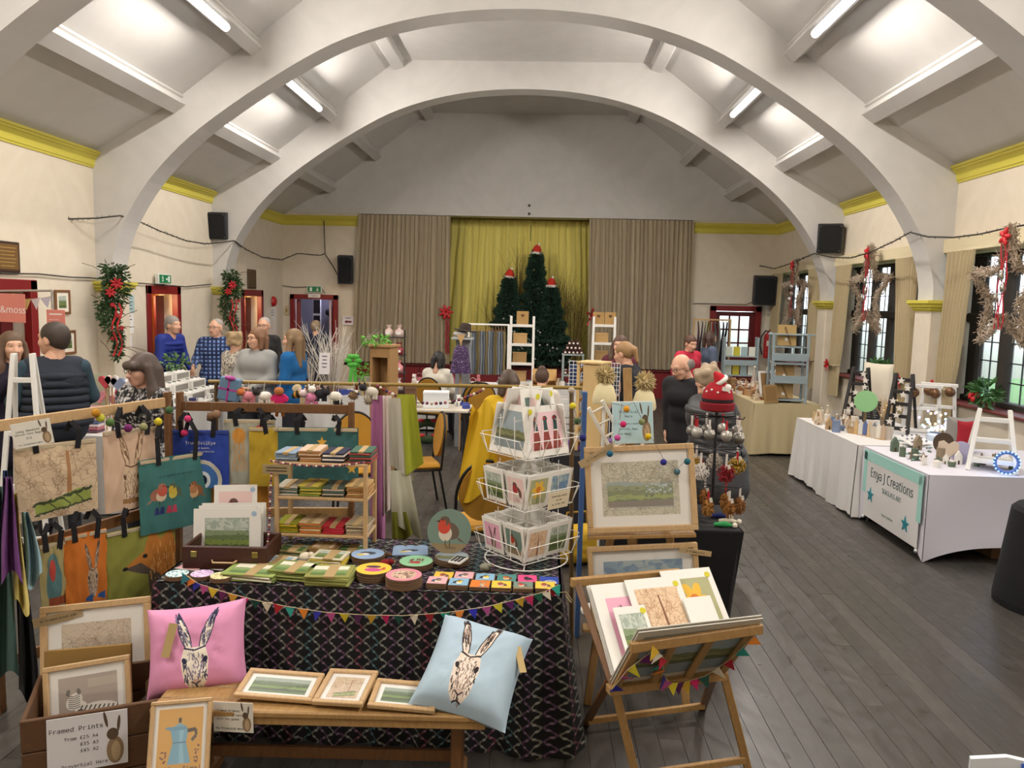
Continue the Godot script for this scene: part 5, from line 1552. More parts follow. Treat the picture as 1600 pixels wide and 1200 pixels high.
	# round rod with felt animals
	var d := 4.55
	var rod := thing("display_rod", Transform3D(), "long wooden rod with hanging felt animals above the stall", "rod")
	ptube(rod, "rod", mt("8d7438", 0.5), [at(326,596, d), at(620,601, d), at(910,606, d)], 0.011,10)
	ptube(rod, "post", mt("5a4322", 0.6), [at(338,1100, d) * v3(1,0,1), at(338,597, d)], 0.013,8)
	ptube(rod, "post", mt("5a4322", 0.6), [at(893,1000, d) * v3(1,0,1), at(893,606, d)], 0.013,8)
	var G := "felt decorations hanging from the rod"
	var dz := d - 0.03
	var pr := thing("gift_parcel", xf_at(at(359,608, dz), 0,0,-10.0), "small blue gift parcel tied with magenta ribbon on the rod", "gift box")
	pbox(pr, "box", mt("5f7f9c", 0.7), Vector3.ZERO, v3(0.12,0.14,0.05), 0.006)
	pbox(pr, "ribbon", mt("a03a8a", 0.5), Vector3.ZERO, v3(0.012,0.142,0.053), 0.0)
	pbox(pr, "ribbon", mt("a03a8a", 0.5), Vector3.ZERO, v3(0.122,0.012,0.053), 0.0)
	pball(pr, "bow", mt("a03a8a", 0.5), v3(0,0.07,0.02), v3(0.035,0.015,0.02))
	for q in [[387,618, "c9808a", "c2703a", "pink felt pig with orange head"], [412,618, "ddd6cc", "2a2624", "white felt cow with dark patches"], [485,620, "c77a9c", "d8c4c4", "pink felt elephant"], [499,614, "22222a", "e0dcd4", "felt penguin with striped scarf"], [521,618, "d9d4c8", "26242a", "white felt sheep with black face"], [578,611, "c9c2b4", "26242a", "felt badger hanging by the striped cord"]]:
		var t := thing("felt_animal", tp(at(q[0], q[1], dz)), q[4] + " hanging from the rod", "soft ornament", G)
		pball(t, "body", mt(q[2], 0.98), v3(0.01,-0.005,0), v3(0.042,0.03,0.028), 12,8)
		pball(t, "head", mt(q[3], 0.98), v3(-0.04,0.022,0.012), v3(0.024,0.022,0.022), 10,7)
		for e in [-0.02,-0.005,0.025,0.04]: ptube(t, "leg", mt(q[2], 0.98), [v3(e, -0.02,0.01), v3(e, -0.048,0.012)], 0.009,6)
		for e in [-1.0,1.0]: pball(t, "ear", mt(q[3], 0.98), v3(-0.045 + e * 0.015,0.042,0.01), v3(0.007,0.012,0.006), 7,5)
		ptube(t, "string", mt("c9c0b0"), [v3(-0.0,0.02,0), v3(0, at(q[0], 598, dz).y - at(q[0], q[1], dz).y, -0.02)], 0.0015,4)
	var be := thing("felt_bear", tp(at(437,625, dz)), "felt bear in a bright pink shirt hanging from the rod", "soft ornament", G)
	pball(be, "head", mt("b06a3a", 0.98), v3(0,0.055,0.01), v3(0.03,0.025,0.024))
	pprism(be, "shirt", mt("d01f6a", 0.9), [Vector2(-0.03,0.035), Vector2(0.03,0.035), Vector2(0.055,0.01), Vector2(0.045,-0.01), Vector2(0.03,0.0), Vector2(0.03,-0.07), Vector2(-0.03,-0.07), Vector2(-0.03,0.0), Vector2(-0.045,-0.01), Vector2(-0.055,0.01)], 0.02)
	for e in [-1.0,1.0]: ptube(be, "leg", mt("b06a3a", 0.98), [v3(e * 0.015,-0.06,0), v3(e * 0.02,-0.10,0)], 0.010,6)
	ptube(be, "string", mt("c9c0b0"), [v3(0,0.07,0), v3(0, at(437,598, dz).y - at(437,625, dz).y, -0.02)], 0.0015,4)
	var bb := thing("felt_bee", xf_at(at(466,616, dz), 0,0,20.0), "striped felt bee with pale wing hanging from the rod", "soft ornament", G)
	for k in 5: pball(bb, "stripe", mt("b8862c" if k % 2 else "2a241c", 0.98), v3(-0.03 + k * 0.015,0,0), v3(0.012,0.026 - 0.004 * absf(k - 2), 0.026 - 0.004 * absf(k - 2)))
	pball(bb, "wing", mt("cdbd9c", 0.9), v3(0.005,0.035,0.0), v3(0.03,0.025,0.006))
	pbox(bb, "price_tag", mt("b8a582"), v3(0.01,-0.06,0.01), v3(0.035,0.075,0.002), 0.0,0,0,-20)
	for q in [[528,630, "1a1a1e", "black pompom ornament hanging from the rod"], [552,618, "7a6048", "brown felt hedgehog hanging from the rod"], [576,625, "9a8c78", "taupe felt mouse hanging from the rod"]]:
		var t := thing("felt_ornament", tp(at(q[0], q[1], dz)), q[3], "soft ornament", G)
		rng.seed = q[0]
		var mb := MB.new()
		mb.ball(Transform3D(), 0.026,12,8)
		for k in 60:
			var v := v3(rng.randfn(), rng.randfn(), rng.randfn()).normalized()
			mb.tube([v * 0.024, v * 0.034], [0.003,0.001], 4, false)
		build(mb, "pompom", mt(q[2], 0.98), t)
		ptube(t, "string", mt("c9c0b0"), [v3(0,0.02,0), v3(0, at(q[0], 598, dz).y - at(q[0], q[1], dz).y, -0.02)], 0.0015,4)
	# tea towels on the rod
	var dt := d - 0.02
	n = 0
	for q in [["a86a94", 580,603,578,602,618,846, "mauve tea towel hanging full length from the rod"], ["d8c9c4", 598,612,600,610,618,800, "white tea towel with teal bird hanging from the rod"], ["b5b0a2", 606,640,610,648,622,740, "grey linen tea towel hanging from the rod"], ["9aa02c", 620,648,622,662,616,738, "lime green tea towel printed with blue hanging from the rod"], ["c3c2ac", 610,640,612,660,745,830, "pale folded tea towel hanging under the lime one"], ["7a7a24", 612,635,613,645,800,848, "olive tea towel lowest of the hanging towels"]]:
		n += 1
		var t := thing("tea_towel", Transform3D(), q[7], "tea towel", "tea towels hanging from the rod")
		var mb := MB.new()
		mb.grid(18,16, func(u, v):
			var l: float = lerpf(q[1], q[3], v); var r: float = lerpf(q[2], q[4], v)
			var yy: float = lerpf(q[5] if n != 5 else 735.0, q[6], v) + (14.0 * (u - 0.5) * v * (1 if n % 2 else -1)) * (2.0 if n > 2 else 0.7)
			return at(lerpf(l, r, u), yy, dt - 0.012 * n - 0.02 * sin(u * 9.0 + n) * (0.4 + v)))
		build(mb, "cloth", mt(q[0], 0.95), t)
	# bright blue motif and loops of braid
	bead_garland(sag(at(590,603, dt), at(760,606, dt), 0.10,12) , "dark red plaited cord looping under the rod", 0.010)
	felt_balls([at(165,645,3.85), at(150,640,3.9), at(157,648,3.92), at(172,655,3.95), at(200,664,3.98), at(224,662,4.05), at(247,654,4.15), at(264,636,4.2), at(270,618,4.25)], [[1, "b8801c"], [2, "b9b83c"], [3, "4f7038"], [4, "6a1f5a"], [5, "8a8a5c"], [6, "c9b82c"], [7, "3c5a34"]], "felt ball garland strung along the nearer bag rack", 0.022)
	felt_balls([at(289,615,4.3), at(291,640,4.3), at(293,650,4.3), at(288,672,4.3)], [[2, "c23a6c"], [3, "b82a5c"]], "string of two pink felt balls on the rack post", 0.020)
	felt_balls([at(335,610,4.36), at(330,645,4.36), at(338,642,4.36)], [[1, "6e5038"], [2, "80624a"]], "pair of brown felt balls hanging on the bag rack", 0.026)

func build_table_goods(oak: Material, pale: Material) -> void:
	var kraft := mt("a98f62", 0.9)
	# suitcase with mounted prints
	var sc := thing("suitcase", xf_at(on_h(350,890, TOP) + v3(0,0,-0.12), 3.0), "open brown suitcase holding white mounted prints", "suitcase")
	var lea := mottled("suitcase brown", "4a2416", "371a10", 0.1,3.0,0.5)
	pbox(sc, "front", lea, v3(0,0.06,0.12), v3(0.42,0.12,0.015), 0.006)
	pbox(sc, "back", lea, v3(0,0.06,-0.12), v3(0.42,0.12,0.015), 0.006)
	for s in [-1.0,1.0]: pbox(sc, "side", lea, v3(s * 0.2,0.06,0), v3(0.015,0.12,0.23), 0.006)
	pbox(sc, "bottom", lea, v3(0,0.006,0), v3(0.4,0.012,0.23), 0.0)
	ptube(sc, "handle", mt("c9a878", 0.4), [v3(-0.06,0.05,0.13), v3(-0.05,0.045,0.15), v3(0.05,0.045,0.15), v3(0.06,0.05,0.13)], 0.005,6)
	for s in [-0.15,0.15]: pbox(sc, "latch", mt("a08a50", 0.3,0.9), v3(s, 0.08,0.13), v3(0.03,0.03,0.008), 0.002)
	var k := 0
	for q in [[335,758,402,815,3.98, "robin pink"], [316,786,416,850,3.93, "landscape"], [311,790,412,850,3.90, "landscape"], [303,795,408,858,3.86, "landscape"]]:
		k += 1
		var r := rect_px(at(q[0], q[1], q[4]), at(q[2], q[1] - 1, q[4]), at(q[0] - 4, q[3] + 22, q[4] - 0.05))
		var o := thing("mounted_print", r[0], ["smallest white mounted print at the back of the suitcase", "white mounted landscape print second from the back in the suitcase", "white mounted landscape print third from the back in the suitcase", "white mounted landscape print at the front of the suitcase"][k - 1], "print", "mounted prints in the suitcase")
		mounted(o, r[1], r[2], q[5], "9fb4cc")
	# three tier shelf of folded cloths
	var zf := -3.92
	var xa := at(428,780,3.92).x; var xb := at(574,780,3.92).x
	var hs := [at(500,838,3.92).y, at(500,780,3.92).y, at(500,726,3.92).y]
	var sh := thing("cloth_shelf", tp(v3((xa + xb) / 2, TOP, zf - 0.12)), "small three tier pine shelf stacked with folded cloths", "shelf")
	var w := xb - xa
	for sx in [-1.0,1.0]:
		for sz in [-0.11,0.11]: pbox(sh, "post", pale, v3(sx * (w / 2 - 0.012), (hs[2] - TOP) / 2, sz), v3(0.022, hs[2] - TOP, 0.022), 0.003)
	for h in hs:
		pbox(sh, "shelf_board", pale, v3(0, h - TOP, 0), v3(w, 0.016,0.24), 0.004)
	pbox(sh, "label_card", mt("9a8862"), v3(-w / 2 + 0.02, hs[2] - TOP - 0.03,0.13), v3(0.15,0.05,0.003), 0.0)
	for e in 2: pbox(sh, "lettering", mt("4a4030"), v3(-w / 2 + 0.02, hs[2] - TOP - 0.022 - e * 0.016,0.132), v3(0.11,0.006,0.001), 0.0)
	var sets := [[["8a8a20", "c9a820"], ["b86a28", "c9b088"], ["a82028", "c03048"], ["b8a890", "8a7a60"]], [["b8b0a0", "506058"], ["7a8a38", "c9b850"], ["4a5a50", "b8a898"], ["a87848", "c9a870"]], [["7a8ca0", "a9b8c4"], ["b88848", "c9a890"], ["22223a", "d8d0c4"], ["a04a44", "3a5a4a"]]]
	var tier := ["lowest shelf", "middle shelf", "top shelf"]
	rng.seed = 61
	for t in 3:
		for c in 4:
			var n := 5 + (c % 2)
			var x := xa + w * (c + 0.5) / 4.0
			if t == 2 and c == 3: x += 0.02
			var y: float = hs[t] + 0.008
			for j in n:
				var th := rng.randf_range(0.008,0.013)
				var o := folded("folded_cloth", xf_at(v3(x + rng.randf_range(-0.004,0.004), y, zf - 0.10 + rng.randf_range(-0.006,0.006)), rng.randf_range(-4,4)), v3(w / 4 - 0.012, th, 0.17), sets[t][c][j % 2])
				tag(o, "%s cloth in the %s stack on the %s" % ["topmost folded" if j == n - 1 else "folded", ["first", "second", "third", "fourth"][c], tier[t]], "cloth", "folded cloths on the pine shelf")
				if j == n - 1: pbox(o, "paper_band", kraft, v3(0, th / 2,0), v3(0.03, th + 0.002,0.172), 0.0)
				y += th
	bead_garland(sag(at(424,720,3.80), at(572,722,3.80), 0.025,10), "multicoloured bead string draped across the cloth shelf", 0.006)
	bead_garland([at(424,740,3.82), at(422,780,3.82), at(421,820,3.82), at(418,850,3.80), at(405,868,3.72)], "multicoloured bead string hanging down the shelf post", 0.006)
	# packs of tea towels and cards on the table
	for q in [[393,905,0.26,0.17,5, "d8d4c0", "card art", -8.0, "pack of printed towels at the front beside the round coasters", "8a9a50"], [455,905,0.20,0.16,7, "9aa05c", "card art", -6.0, "green trimmed pack of printed towels in the front row", "6f7a3a"], [515,912,0.21,0.17,7, "a3a860", "card art", -2.0, "pack of printed towels beside the yellow placemats", "8a8a4a"], [428,888,0.17,0.14,4, "c9c4ae", "sea", -10.0, "teal edged pack of printed towels behind the front row", "4a8a94"], [512,884,0.17,0.14,6, "c9c0a4", "landscape", -4.0, "yellow edged pack of printed towels below the shelf", "c9b030"], [455,868,0.16,0.13,4, "8f8a5c", "green landscape", -6.0, "olive pack of printed towels under the lowest shelf", "5a6a3a"], [505,866,0.14,0.13,5, "b59a68", "map warm", -4.0, "brown pack of printed towels under the lowest shelf", "8a6a3a"], [548,866,0.13,0.13,3, "6f7a4a", "green landscape", 0.0, "dark green pack of printed towels under the lowest shelf", "4a5a3a"]]:
		var p := on_h(q[0], q[1], TOP)
		for j in q[4]:
			var o := folded("printed_towel", xf_at(p + v3(rng.randf_range(-0.006,0.006), j * 0.0075, rng.randf_range(-0.006,0.006) - 0.04), q[7] + rng.randf_range(-5,5)), v3(q[2], 0.0075, q[3]), q[5] if j % 2 else q[9])
			tag(o, ("topmost " if j == q[4] - 1 else "towel lower in the ") + q[8], "tea towel", "packs of printed towels on the stall")
			if j == q[4] - 1:
				var mb := MB.new()
				var x: float = q[2] * 0.4; var z: float = q[3] * 0.36
				mb.poly([v3(-x, 0.0082,-z), v3(x, 0.0082,-z), v3(x, 0.0082, z), v3(-x, 0.0082, z)], Vector3.UP, [Vector2(0,0), Vector2(1,0), Vector2(1,1), Vector2(0,1)])
				build(mb, "print", art_mat(q[6]), o)
				pbox(o, "paper_band", kraft, v3(0.01,0.005,0), v3(0.05,0.008, q[3] + 0.003), 0.0)
	# round coaster stacks
	var rim := mt("6a5038", 0.8)
	for q in [[273,905, "dots teal", "teal spotted"], [312,905, "dots purple", "purple spotted"], [343,908, "dots cream", "cream spotted"]]:
		var p := on_h(q[0], q[1], TOP) + v3(0,0,-0.02)
		for j in 4: slab("round_coaster", xf_at(p + v3(0.001 * j, j * 0.0055,0), j * 20.0), v3(0.108,0.005,0.108), rim, art_mat(q[2]) if j == 3 else mt("c9c0a8"), "%s round coaster%s" % [q[3], " on top of its stack" if j == 3 else " lower in its stack"], "coaster", "round coasters on the stall", true)
	for q in [[312,873, "hare orange", 0.11, "orange printed card beside the suitcase"], [300,886, "coaster b", 0.12, "pale printed card before the suitcase"], [340,886, "dots purple", 0.11, "pink printed card before the suitcase"], [343,872, "coaster a", 0.08, "small green printed card beside the beaded ornament"], [376,892, "coaster d", 0.09, "blue printed card behind the front packs"]]:
		slab("printed_card", xf_at(on_h(q[0], q[1], TOP) + v3(0,0.001 * rng.randi_range(0,2), 0), -12.0), v3(q[3], 0.004, q[3] * 0.8), mt("d9d2c4"), art_mat(q[2]), q[4], "card")
	# round placemats
	for q in [[572,880,0.175,6, "puffin", "blue round placemat"], [581,908,0.175,8, "rooster", "yellow round placemat"], [628,920,0.175,9, "pink plate", "pink round placemat"], [648,890,0.175,5, "mint plate", "mint green round placemat"], [704,884,0.18,6, "grey landscape", "grey round placemat"]]:
		var p := on_h(q[0], q[1], TOP) + v3(0,0,-0.05)
		for j in q[3]: slab("round_placemat", xf_at(p + v3(rng.randf_range(-0.002,0.002), j * 0.0058, rng.randf_range(-0.002,0.002))), v3(q[2], 0.0054, q[2]), rim, art_mat(q[4]) if j == q[3] - 1 else null, "%s %s" % [q[5], "on top of its stack" if j == q[3] - 1 else "lower in its stack"], "placemat", "round placemats on the stall", true)
	var cl := thing("calculator", xf_at(on_h(716,877, TOP + 0.037) + v3(0,0,0), -20.0), "white calculator lying on the grey placemats", "calculator")
	pbox(cl, "case", mt("e0ddd6", 0.5), v3(0,0.006,0), v3(0.07,0.012,0.10), 0.003)
	pbox(cl, "display", mt("3a4038", 0.2), v3(0,0.0125,-0.034), v3(0.056,0.002,0.018), 0.0)
	for a in 3:
		for b in 4: pbox(cl, "key", mt("26262a", 0.5), v3(-0.019 + a * 0.019,0.0135,-0.012 + b * 0.016), v3(0.013,0.004,0.010), 0.001)
	# a puffin shaped blue board and the robin mat standing
	var hd := slab("shaped_board", xf_at(on_h(638,868, TOP) + v3(0,0,-0.06), 8.0), v3(0.19,0.006,0.13), mt("8fa9c9"), art_mat("puffin"), "pale blue shaped board beside the hanging towels", "placemat")
	for e in [-0.06,0.0,0.06]: plathe(hd, "scallop", mt("8fa9c9"), [Vector2(0,0.0002), Vector2(0.035,0.0002), Vector2(0.035,0.0055), Vector2(0,0.0055)], tp(v3(e, 0,-0.065)), 16)
	var rb := thing("round_placemat", xf_at(at(702,830,3.93), 0,-12.0), "green robin placemat standing upright beside the card spinner", "placemat")
	var rm := MB.new()
	rm.prism(_ell(0,0,0.116,0.116,40), 0.005)
	build(rm, "board", art_mat("robin green", 0.4), rb)
	text_part(rb, "Robin", 0.022, v3(0.01,-0.085,0.0032), mt("4a3a26"), true)
	pbar(rb, "prop", mt("6a5038"), v3(0,0.02,-0.004), v3(0,-0.12,-0.09), 0.03,0.004)
	# square coasters in two rows
	var cz := on_h(760,912, TOP).z
	var kinds := [["coaster a", "coaster b", "coaster d", "coaster c", "coaster e", "evil eye"], ["coaster b", "coaster d", "hare orange", "coaster a", "robin green", "coaster a"]]
	for r in 2:
		for c in 6:
			var n: int = [[3,4,3,3,3,2], [6,5,4,4,4,5]][r][c]
			var p := v3(on_h(690 + c * 33.5 - r * 6,912, TOP).x, TOP, cz - 0.055 + r * 0.105)
			for j in n: slab("square_coaster", xf_at(p + v3(rng.randf_range(-0.002,0.002), j * 0.0046, rng.randf_range(-0.002,0.002)), rng.randf_range(-2,2)), v3(0.094,0.0044,0.094), rim, art_mat(kinds[r][c]) if j == n - 1 else null, "square coaster %s in the %s row, %s stack from the pink placemats" % ["on top" if j == n - 1 else "lower", ["back", "front"][r], ["first", "second", "third", "fourth", "fifth", "sixth"][c]], "coaster", "square coasters on the stall")
	# bits and pieces between them
	for q in [[363,878, "3c6a48", 0.03, "dark green beaded bauble before the suitcase"], [395,872, "6a1820", 0.032, "dark red felt robin before the suitcase"], [603,888, "7a1018", 0.028, "dark red felt bird between the blue and yellow placemats"], [478,878, "d8ccb4", 0.03, "felt bird with white head among the packs"], [758,892, "8a8a78", 0.024, "grey felt mouse before the card spinner"], [600,873, "5a4634", 0.02, "brown felt ornament by the hanging towels"]]:
		rng.seed = q[0]
		var o := thing("felt_ornament", tp(on_h(q[0], q[1], TOP) + v3(0, q[3] * 0.85,0)), q[4], "ornament")
		pball(o, "body", mt(q[2], 0.98), Vector3.ZERO, v3(q[3] * 1.2, q[3] * 0.85, q[3]))
		pball(o, "head", mt(q[2], 0.98), v3(q[3], q[3] * 0.5, q[3] * 0.3), q[3] * 0.55)
		pprism(o, "beak", mt("a8742c"), [Vector2(0,0.004), Vector2(0.012,0), Vector2(0,-0.004)], 0.006, tp(v3(q[3] * 1.5, q[3] * 0.5, q[3] * 0.3)))
	# bunting along the table edge
	var bp := []
	for q in [[288,897], [310,912], [350,925], [400,938], [450,948], [510,957], [570,961], [630,962], [700,957], [760,948], [810,936], [850,925], [872,914]]: bp.append(at(q[0], q[1], 3.40))
	pennants("felt_bunting", bp, ["2a7078", "d07a28", "2a2a90", "a84a80", "c9b82c", "5a1a4a", "b8962c", "b81f5c", "1c4a3c", "d8d0b8", "a01c24", "2a8a80", "cf7a26", "2a2a90", "a8487c", "c9b82c", "4a1a4a", "b8942a", "b81f5c", "1c4a40", "d8d0bc", "901c24", "2a8a78", "cf7a28", "24249a", "a84a84", "c9bc2c", "5a1a5a", "c9a22c", "a81f50", "1c5a44", "d8d0bc", "8a1420", "2a9a8a"], 0.042, "multicoloured felt bunting strung along the front of the tablecloth")
	card_spinner()
	# tied string at the table corner
	var ts := thing("cord_loop", Transform3D(), "loop of cream cord hanging at the table corner", "cord")
	ptube(ts, "cord", mt("b9a878"), [at(873,926,3.42), at(885,925,3.40), at(894,938,3.39), at(893,942,3.39), at(884,930,3.41)], 0.002,5)

func folded(called: String, xf: Transform3D, s: Vector3, hex: String) -> Node3D:
	var o := Node3D.new()
	o.name = numbered(called)
	add_child(o)
	o.transform = xf
	var mb := MB.new()
	# folded edge rounded at the front
	var p := PackedVector2Array()
	for k in 7:
		var an := -PI / 2 + PI * k / 6.0
		p.append(Vector2(s.z / 2 - s.y / 2 + cos(an) * s.y / 2, s.y / 2 + sin(an) * s.y * 0.47))
	p.append(Vector2(-s.z / 2, s.y * 0.97)); p.append(Vector2(-s.z / 2, s.y * 0.55)); p.append(Vector2(-s.z / 2 + 0.006, s.y * 0.5)); p.append(Vector2(-s.z / 2, s.y * 0.45)); p.append(Vector2(-s.z / 2, s.y * 0.03))
	mb.prism(p, s.x, Transform3D(Basis(Vector3.UP, -PI / 2), Vector3.ZERO))
	build(mb, "cloth", mt(hex, 0.95), o)
	return o
func mounted(o: Node3D, w: float, h: float, kind: String, dot := "") -> void:
	pbox(o, "mount", mt("e2dfd8", 0.7), Vector3.ZERO, v3(w, h, 0.004), 0.0)
	var mb := MB.new()
	var x := w * (0.39 if w < 0.28 else 0.33); var y := h * (0.37 if w < 0.28 else 0.33)
	mb.quad(v3(-x, y, 0.0024), v3(x, y, 0.0024), v3(x, -y, 0.0024), v3(-x, -y, 0.0024))
	build(mb, "print", art_mat(kind), o)
	if dot:
		mb = MB.new()
		mb.prism(_ell(w * 0.40, h * 0.40,0.014,0.014), 0.001, tp(v3(0,0,0.003)))
		build(mb, "price_dot", mt(dot), o)
func card_spinner() -> void:
	var base := on_h(822,872, TOP)
	var sp := thing("card_spinner", xf_at(base, 43.0).scaled_local(Vector3.ONE * 1.1), "white wire card spinner with three tiers on the print stall", "card rack")
	var wire := mt("e8e6e0", 0.35)
	var ring := []
	for k in 33: ring.append(v3(cos(TAU * k / 32.0) * 0.2,0.006, sin(TAU * k / 32.0) * 0.2))
	ptube(sp, "base_ring", wire, ring, 0.0035,6)
	for k in 2: ptube(sp, "base_bar", wire, [v3(0.2,0.006,0).rotated(Vector3.UP, PI / 4 + k * PI / 2), v3(-0.2,0.006,0).rotated(Vector3.UP, PI / 4 + k * PI / 2)], 0.0035,6)
	ptube(sp, "pole", wire, [v3(0,0,0), v3(0,0.86,0)], 0.008,8)
	var tiers := [[0.04,0.155], [0.285,0.15], [0.52,0.14]]
	var sides := ["aisle side", "hall side", "towel side", "bench side"]
	var tn := ["lowest tier", "middle tier", "top tier"]
	for t in 3:
		var y: float = tiers[t][0]; var r: float = tiers[t][1]
		for s in 4:
			var b := Basis(Vector3.UP, s * PI / 2)
			var bk := MB.new()
			var P := func(x, yy, z): return b * v3(x, yy, z)
			var hw := r * 1.02
			bk.tube([P.call(-hw, y, r), P.call(hw, y, r)], 0.0022,5)
			bk.tube([P.call(-hw, y + 0.09, r + 0.045), P.call(hw, y + 0.09, r + 0.045)], 0.0022,5)
			bk.tube([P.call(-hw, y + 0.17, r * 0.45), P.call(hw, y + 0.17, r * 0.45)], 0.0022,5)
			for e in [-0.97,-0.33,0.33,0.97]: bk.tube([P.call(hw * e, y + 0.09, r + 0.045), P.call(hw * e, y, r), P.call(hw * e, y, r * 0.4), P.call(hw * e, y + 0.19, r * 0.35)], 0.0022,5)
			bk.tube([P.call(0, y, r * 0.4), v3(0, y, 0)], 0.0022,5)
			build(bk, "basket", wire, sp)
			# cards
			var list := []
			if t == 2: list = [[0.0,0.265,0.235,0.02,["pheasants", "landscape", "sea", "grey landscape"][s]], [0.01,0.21,0.31,-0.03,["stone hares", "sea", "map warm", "robin pink"][s]]]
			else:
				var pool := ["map warm", "stone hares", "landscape", "pheasants", "robin pink", "daffodil", "green landscape", "sea", "fox", "ears pink", "grey landscape", "robin green"]
				for c in 4: list.append([-0.072 + (c % 2) * 0.145,0.14,0.165,0.018 - 0.02 * (c / 2) - 0.01 * (c % 2), pool[(t * 5 + s * 3 + c * 2) % 12]])
			var n := 0
			for c in list:
				var loc := Transform3D(b, Vector3.ZERO) * xf_at(v3(c[0], y + 0.004 + c[2] * 0.5, r * 0.80 + c[3] - 0.02), 0,-12.0 if t == 2 else 14.0 - 26.0)
				if t < 2: loc = Transform3D(b, Vector3.ZERO) * xf_at(v3(c[0], y + 0.006 + c[2] * 0.48, r * 0.86 + c[3]), 0,10.0)
				var g := thing("greeting_card", sp.transform * loc, "%s card on the spinner's %s, %s, pocket %d" % [c[4], tn[t], sides[s], n + 1], "card", "cards on the wire spinner")
				mounted(g, c[1], c[2], c[4], "c9c030" if t == 2 else "")
				n += 1
	var pc := thing("price_card", sp.transform * xf_at(v3(0.0,0.335,0.212), 0,10.0), "cream price card on the middle tier of the spinner", "card")
	pbox(pc, "card", mt("d9ccb0"), Vector3.ZERO, v3(0.13,0.085,0.002), 0.0)
	text_part(pc, "Greeting Cards", 0.014, v3(0,0.02,0.0015), mt("4a4038"), true)
	text_part(pc, "£2.50", 0.014, v3(0,0.0,0.0015), mt("4a4038"), true)
	text_part(pc, "or 5 for £10", 0.014, v3(0,-0.02,0.0015), mt("4a4038"), true)

